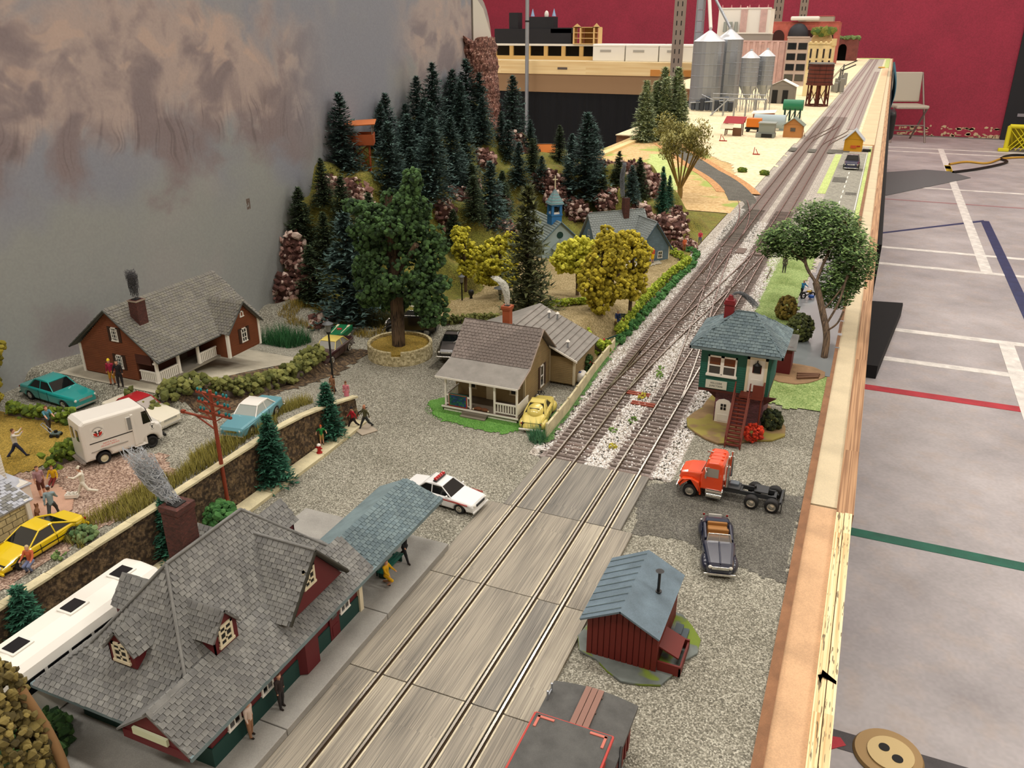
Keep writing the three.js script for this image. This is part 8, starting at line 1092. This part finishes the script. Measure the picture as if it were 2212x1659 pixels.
struct(mk('road_patch', [b2(-72, -46, .9, 1.05, -1840, -1910), b2(-40, -20, .9, 1.05, -1700, -1730), b2(-30, -16, .9, 1.05, -2010, -2050)], mt.asphalt), 'dark tar patches on the far model road', 'road patch'); struct(mk('grass_strip', [b2(-15, -8.2, -.2, .8, -1250, -2440), b2(-90, -75, -.6, .5, -1700, -2280)], mt.paleGreen), 'yellow-green strips beside the far road', 'grass strip'); struct(mk('crossing_road', [b2(-245, -190, -.2, .6, -2300, -2370), b2(-160, -141, -1.4, .5, -2300, -2360), b2(-112, -60, -1.4, .7, -2300, -2370)], mt.asphalt), 'dark road that crosses the far tracks', 'road');
struct(mk('bench_panel', [b2(-46, -4, .2, 3, -2490, -7600)], TM(mottle([226, 190, 152], 8, 6, 8), { tile: 400, rough: .8 })), 'bare tan board along the far bench edge', 'board'); struct(mk('crossing_board', [b2(-80, -30, 3, 9, -7620, -7720)], M(0xd2a850, .8)), 'yellow strip across the end of the bare board', 'board'); struct(mk('end_grass', [b2(-300, -4, .2, 2, -9950, -10180), b2(-40, -4, .2, 2.4, -7720, -10180)], mt.paleGreen), 'green edge strip at the end of the layout', 'grass strip');
// ---------- table across the back ----------
{
  const t = thing('rear_table', 'long pine-fronted table section behind the hill with a black skirt', 'table', [-2650, -1110, -8300], 0); O = [-2650, -1110, -8300]; mk('top', b2(-4700, -1250, -20, 0, -8150, -8750), M(0xd8c8a4, .8), t); mk('pine_board', [b2(-4700, -1250, -122, -2, -8130, -8150)], mt.pineFar, t); mk('orange_patch', b2(-2060, -1400, -120, -64, -8126, -8131), M(0xd08c40, .75), t); mk('board_slot', b2(-2990, -2890, -76, -56, -8126, -8131), c.tie, t); mk('brown_board', b2(-4700, -1250, -290, -122, -8140, -8160), M(0x9a7a58, .8), t); mk('skirt', b2(-4700, -1250, -1108, -290, -8146, -8156), curtain, t); O = null;
  const rb = (name, label, cat, x0, x1, y0, y1, z0, z1, m) => { O = [(x0 + x1) / 2, y0, (z0 + z1) / 2]; const t = thing(name, label, cat, O); mk('body', rbox(x1 - x0, y1 - y0, z0 - z1, 6, (x0 + x1) / 2, (y0 + y1) / 2, (z0 + z1) / 2), m, t); O = null; return t; };
  const tc = thing('toy_castle', 'black toy castle with stepped towers and blue flags on the rear table', 'model castle', [-3350, 0, -8450]), ck = M(0x1d1d22, .8), wd = M(0xd0ac6c, .75); mk('keep', [b2(-460, 380, 150, 290, 0, -140), b2(-300, -200, 290, 440, -10, -120), b2(-80, 190, 290, 400, -10, -120), b2(160, 400, 250, 300, 0, -140)], ck, tc); for (const x of [-60, 170]) mk('flag', cyl(2, 22, 70, x, 440, -60, 4), M(0x8aa4c4, .7), tc); mk('white_gull', sph(24, 90, 420, -60, 1, 1.6, .6, 8), c.white, tc); mk('stage', [b2(-500, 640, 130, 150, 10, -150)], c.white, tc); for (let i = 0; i < 6; i++) mk('stage_post', b2(-480 + i * 190, -440 + i * 190, 0, 130, 4, -20), wd, tc); mk('stage_front', b2(-500, 640, 0, 36, 14, 4), wd, tc); mk('stage_back', b2(-500, 640, 0, 130, -140, -150), M(0x2a241e, .9), tc);
  const dh = thing('wooden_dollhouse', 'open unfinished wooden model house frame on the rear table', 'model house', [-2830, 150, -8420]), wl = M(0xd8b478, .75); for (const x of [-110, -40, 100, 150]) mk('stud', b2(x, x + 14, 0, 150, 6, -90), wl, dh); for (const y of [0, 50, 100, 150]) mk('floor_board', b2(-110, 160, y, y + 6, 4, -90), wl, dh); mk('gable', slab([[-120, 150, 4], [-20, 150, 4], [-70, 186, 4]], 8), wl, dh); mk('gable', slab([[90, 150, 4], [170, 150, 4], [130, 190, 4]], 8), wl, dh); mk('back_panel', b2(-20, 100, 0, 150, -80, -90), M(0xb08448, .8), dh);
  for (let i = 0; i < 4; i++) { const x0 = -2690 + i * 330; const b = rb('storage_box', ['white lidded storage box next to the model house frame', 'second white storage box in the row', 'third white storage box in the row', 'white storage box nearest the tall post'][i], 'box', x0, x0 + 320, 0, 130, -8300, -8600, c.white); O = null; mk('lid', rbox(324, 24, 304, 8, 0, 142, 0), M(0xf4f2ec, .5), b); mk('label_patch', box(110, 22, 2, -30, 92, 151), M(0xa8a49c, .6), b); }
}
// uprights that stand on the floor
for (const [x, z, w, l] of [[-1782, -7950, 100, 'brown slotted steel upright rising behind the poplars'], [-1222, -10320, 104, 'brown slotted steel upright above the black dome'], [-955, -10320, 84, 'narrow brown slotted upright next to the other one']]) { const t = thing('slotted_upright', l, 'post', [x, FY, z], .1, 'slotted steel uprights'); mk('channel', [box(w, 2600, 6, 0, 1300, 0), box(6, 2600, 40, w / 2 - 3, 1300, -20), box(6, 2600, 40, -w / 2 + 3, 1300, -20)], M(0x8a7c70, .6), t); for (let i = 0; i < 22; i++) for (const s of [-1, 1]) mk('slot', rbox(9, 40, 3, 1.4, s * w * .2, 900 + i * 78, 3), c.dark, t); }
{ const t = thing('steel_pole', 'thin grey steel pole with a dark band in front of the rear table', 'pole', [-3262, FY, -8000]); mk('shaft', cyl(19, 19, 2600, 0, 1300, 0, 14), c.silver, t); mk('band', cyl(22, 22, 14, 0, 1466, 0, 14), c.black, t); mk('foot', cyl(60, 70, 12, 0, 6, 0, 18), c.steel, t); }
// ---------- hall floor: tapes, mats, chair, goal, socket plate ----------
const flat = (P, h = 1.2) => ext(P.map(([x, z]) => [x, -z]), h).rotateX(-Math.PI / 2).translate(0, FY + h / 2 + .1, 0);
const lineM = (w, col) => TM(mottle(col, 14, 10, 14), { tile: 300, rough: .6 });
const wt = lineM(0, [232, 228, 222]), bt = lineM(0, [44, 54, 96]), rt = lineM(0, [180, 44, 56]), gt = lineM(0, [18, 96, 76]), dk = lineM(0, [74, 70, 72]);
const tape = (label, g, m, name = 'floor_tape') => { const o = mk(name, g, m); return tag(o, label, 'floor line'); };
const xl = (z, w, x0 = 60, x1 = 5000) => flat([[x0, z + w / 2], [x1, z + w / 2], [x1, z - w / 2], [x0, z - w / 2]]), zl = (x, w, z0, z1) => flat([[x - w / 2, z0], [x + w / 2, z0], [x + w / 2, z1], [x - w / 2, z1]], 1.6);
[[-6230, 54, 'far line of the white pair past the black mat'], [-5752, 54, 'near line of the white pair past the black mat'], [-4390, 52, 'white line that meets the middle of the black mat'], [-3940, 52, 'white line at the near end of the black mat'], [-8900, 50, 'thin white line crossing near the grey sheet'], [-11990, 60, 'faint white line closest to the maroon wall'], [-11600, 60, 'second white line from the maroon wall']].forEach(([z, w, l]) => tape(l, xl(z, w, z < -8000 ? 60 : 60), wt));
tape('wide white line running from the maroon wall to the white pair', zl(760, 66, -5780, -12060), wt); tape('wide worn white line that starts at the middle white line', zl(728, 66, -2600, -4400), wt); tape('navy blue line with a corner, running towards the viewer', [zl(886, 60, -2000, -7460), flat([[880, -7430], [880, -7490], [120, -6690], [116, -6640]])], bt); tape('red line crossing below the black mat', xl(-3550, 56, 60), rt); tape('faded red line crossing near the grey sheet', xl(-8150, 40, 60), lineM(0, [168, 128, 130])); tape('dark green line across the near floor', xl(-2352, 44, 60), gt); tape('dark grey floor stripe at the socket plate', xl(-1490, 52, 60), dk); tape('short yellow tape piece at the rope end', zl(766, 64, -10000, -10560), M(0xd8b834, .6), 'yellow_tape');
tape('torn red tape remnant beside the bench', flat([[70, -1452], [104, -1450], [140, -1478], [128, -1496], [96, -1490], [100, -1512], [60, -1520]], 2), rt, 'red_tape_scrap');
{
  const t = thing('floor_socket_plate', 'brass floor socket plate with two oval holes by the bench foot', 'floor plate', [222, FY + 2, -1486]); mk('ring', [cyl(66, 70, 6, 0, 3, 0, 40)], M(0xa88a5c, .5, { metalness: .3 }), t); mk('disc', cyl(46, 46, 4, 4, 7, 2, 36), M(0xd0b884, .45, { metalness: .3 }), t); for (const s of [-1, 1]) { const h = mk('hole', cyl(11, 11, 1.6, 4 + s * 13, 9.1, 2 + s * 11, 20), c.dark, t); }
  const m = thing('black_foam_mat', 'thick black foam mat lying beside the bench', 'mat', [150, FY, -4160]); mk('pad', flat([[40, -3660], [156, -3660], [262, -4640], [262, -4680], [40, -4640]], 60).translate(-150, -FY, 4160), M(0x141416, .9), m);
  const s = thing('grey_sheet', 'thin dark grey sheet spread on the far floor', 'sheet', [400, FY, -9000]); mk('sheet', flat([[60, -9660], [520, -10100], [760, -10060], [940, -9700], [160, -8320], [60, -8380]], 6).translate(-400, -FY, 9000), M(0x6a6a6c, .9), s);
  const yc = mk('yellow_rope', tube([[784, FY + 12, -10577], [987, FY + 12, -10852], [1147, FY + 12, -10800], [1377, FY + 12, -11290], [1600, FY + 12, -11500], [1900, FY + 12, -11600]], 12, 40, 6), M(0xc89a38, .6)); tag(yc, 'yellow rope lying across the far floor', 'rope');
  const bc = mk('black_cable', tube([[790, FY + 14, -9956], [1040, FY + 14, -10295], [1340, FY + 14, -10850], [1400, FY + 14, -11050], [1360, FY + 14, -11290], [1560, FY + 14, -11690], [1900, FY + 14, -11700]], 14, 40, 6), c.black); tag(bc, 'black cable ending at the grey sheet', 'cable');
  const g = thing('floor_goal', 'yellow net floor hockey goal at the picture edge', 'goal', [1900, FY, -12100]), yl = M(0xd8cc1c, .6); mk('frame', [bar([-420, 0, 0], [-420, 300, 0], 26, 8), bar([-420, 300, 0], [700, 300, 0], 26, 8), bar([-420, 20, 0], [-300, 20, -300], 18, 8), bar([-420, 300, 0], [-300, 20, -300], 18, 8), bar([700, 0, 0], [700, 300, 0], 26, 8)], yl, g); for (let i = 0; i < 22; i++) { mk('net_cord', bar([-420 + i * 54, 20, 4], [-420 + Math.min(1100, i * 54 + 220), 280, 4], 6, 4), yl, g); mk('net_cord', bar([-420 + i * 54, 280, 6], [-420 + Math.min(1100, i * 54 + 220), 20, 6], 6, 4), yl, g); } mk('net_back', slab([[-400, 20, -280], [700, 20, -280], [700, 280, -20], [-400, 280, -20]], 4), M(0xa89c1c, .8), g); mk('foot', rbox(120, 40, 60, 10, -440, 20, 10), yl, g);
  struct(mk('door_1', b2(1545, 2700, FY, 1200, -13390, -13425), M(0x15161c, .7)), 'black double door in the maroon wall', 'door'); const dp = mk('door_plate', b2(1690, 1840, -800, -760, -13380, -13392), M(0x8a868c, .5)); tag(dp, 'small grey plate low on the black door', 'plate');
  struct(mk('baseboard_far', b2(-9600, 1545, FY, FY + 12, -13380, -13420), M(0x77706c, .8)), 'grey coved strip at the foot of the maroon wall', 'baseboard');
}
{ const t = thing('orange_tent', 'small orange ridge tent on the hill skyline', 'tent', [-492, T(-492, -1288), -1288], .4); mk('fly', [slab([[-16, 0, 9], [16, 0, 9], [16, 12, 0], [-16, 12, 0]], 1), slab([[16, 0, -9], [-16, 0, -9], [-16, 12, 0], [16, 12, 0]], 1)], M(0xd87c30, .8), t); mk('ridge_pole', bar([-18, 12.4, 0], [18, 12.4, 0], .6), c.tie, t); }
{ const o = mk('white_boulder', [rocks[2].clone().scale(5, 7, 4), rocks[4].clone().scale(4, 5, 4).translate(7, -1, 2)], c.white); place(o, -452, T(-452, -1290) + 5, -1290); tag(o, 'pair of joined white boulders on the hill skyline', 'rock'); }
{ // folding chair
  const t = thing('folding_chair', 'beige padded folding chair by the maroon wall past the bench end', 'chair', [300, FY, -12750], .35), ivory = M(0xb8b0a0, .6), fr = M(0x8a7c74, .4, { metalness: .4 });
  mk('backrest', rbox(420, 380, 40, 18, 0, 680, -190, -.12), ivory, t); mk('seat', rbox(420, 44, 400, 18, 0, 450, 20), ivory, t); for (const s of [-1, 1]) { mk('leg', bar([s * 225, 0, 230], [s * 225, 860, -240], 12), fr, t); mk('leg', bar([s * 215, 0, -260], [s * 215, 450, 160], 12), fr, t); } mk('stretcher', bar([-225, 210, 115], [225, 210, 115], 10), fr, t); mk('stretcher', bar([-215, 120, -150], [215, 120, -150], 10), fr, t);
}
{ // garment over the bench edge
  const pos = [], N = 14, Q = 16, q = (i, j) => { const u = i / N, v = j / Q; return [26 + Math.sin(v * 3) * 34 * (1 - u * .3) + Math.sin(u * 14) * 7, 70 - v * 330 + Math.sin(u * 6) * 12, -6300 - u * 900 + Math.sin(v * 5) * 30]; }; for (let i = 0; i < N; i++) for (let j = 0; j < Q; j++) pos.push(...q(i, j), ...q(i + 1, j), ...q(i, j + 1), ...q(i + 1, j), ...q(i + 1, j + 1), ...q(i, j + 1));
  const t = thing('draped_jacket', 'teal jacket hanging over the far bench edge beside the chair', 'jacket', [0, 0, 0]); mk('cloth', geo(pos), M(0x2c6a80, .85, { side: THREE.DoubleSide }), t); mk('black_bag', rbox(70, 190, 260, 30, 62, -320, -6500), c.black, t);
}
renderer.render(scene, camera);
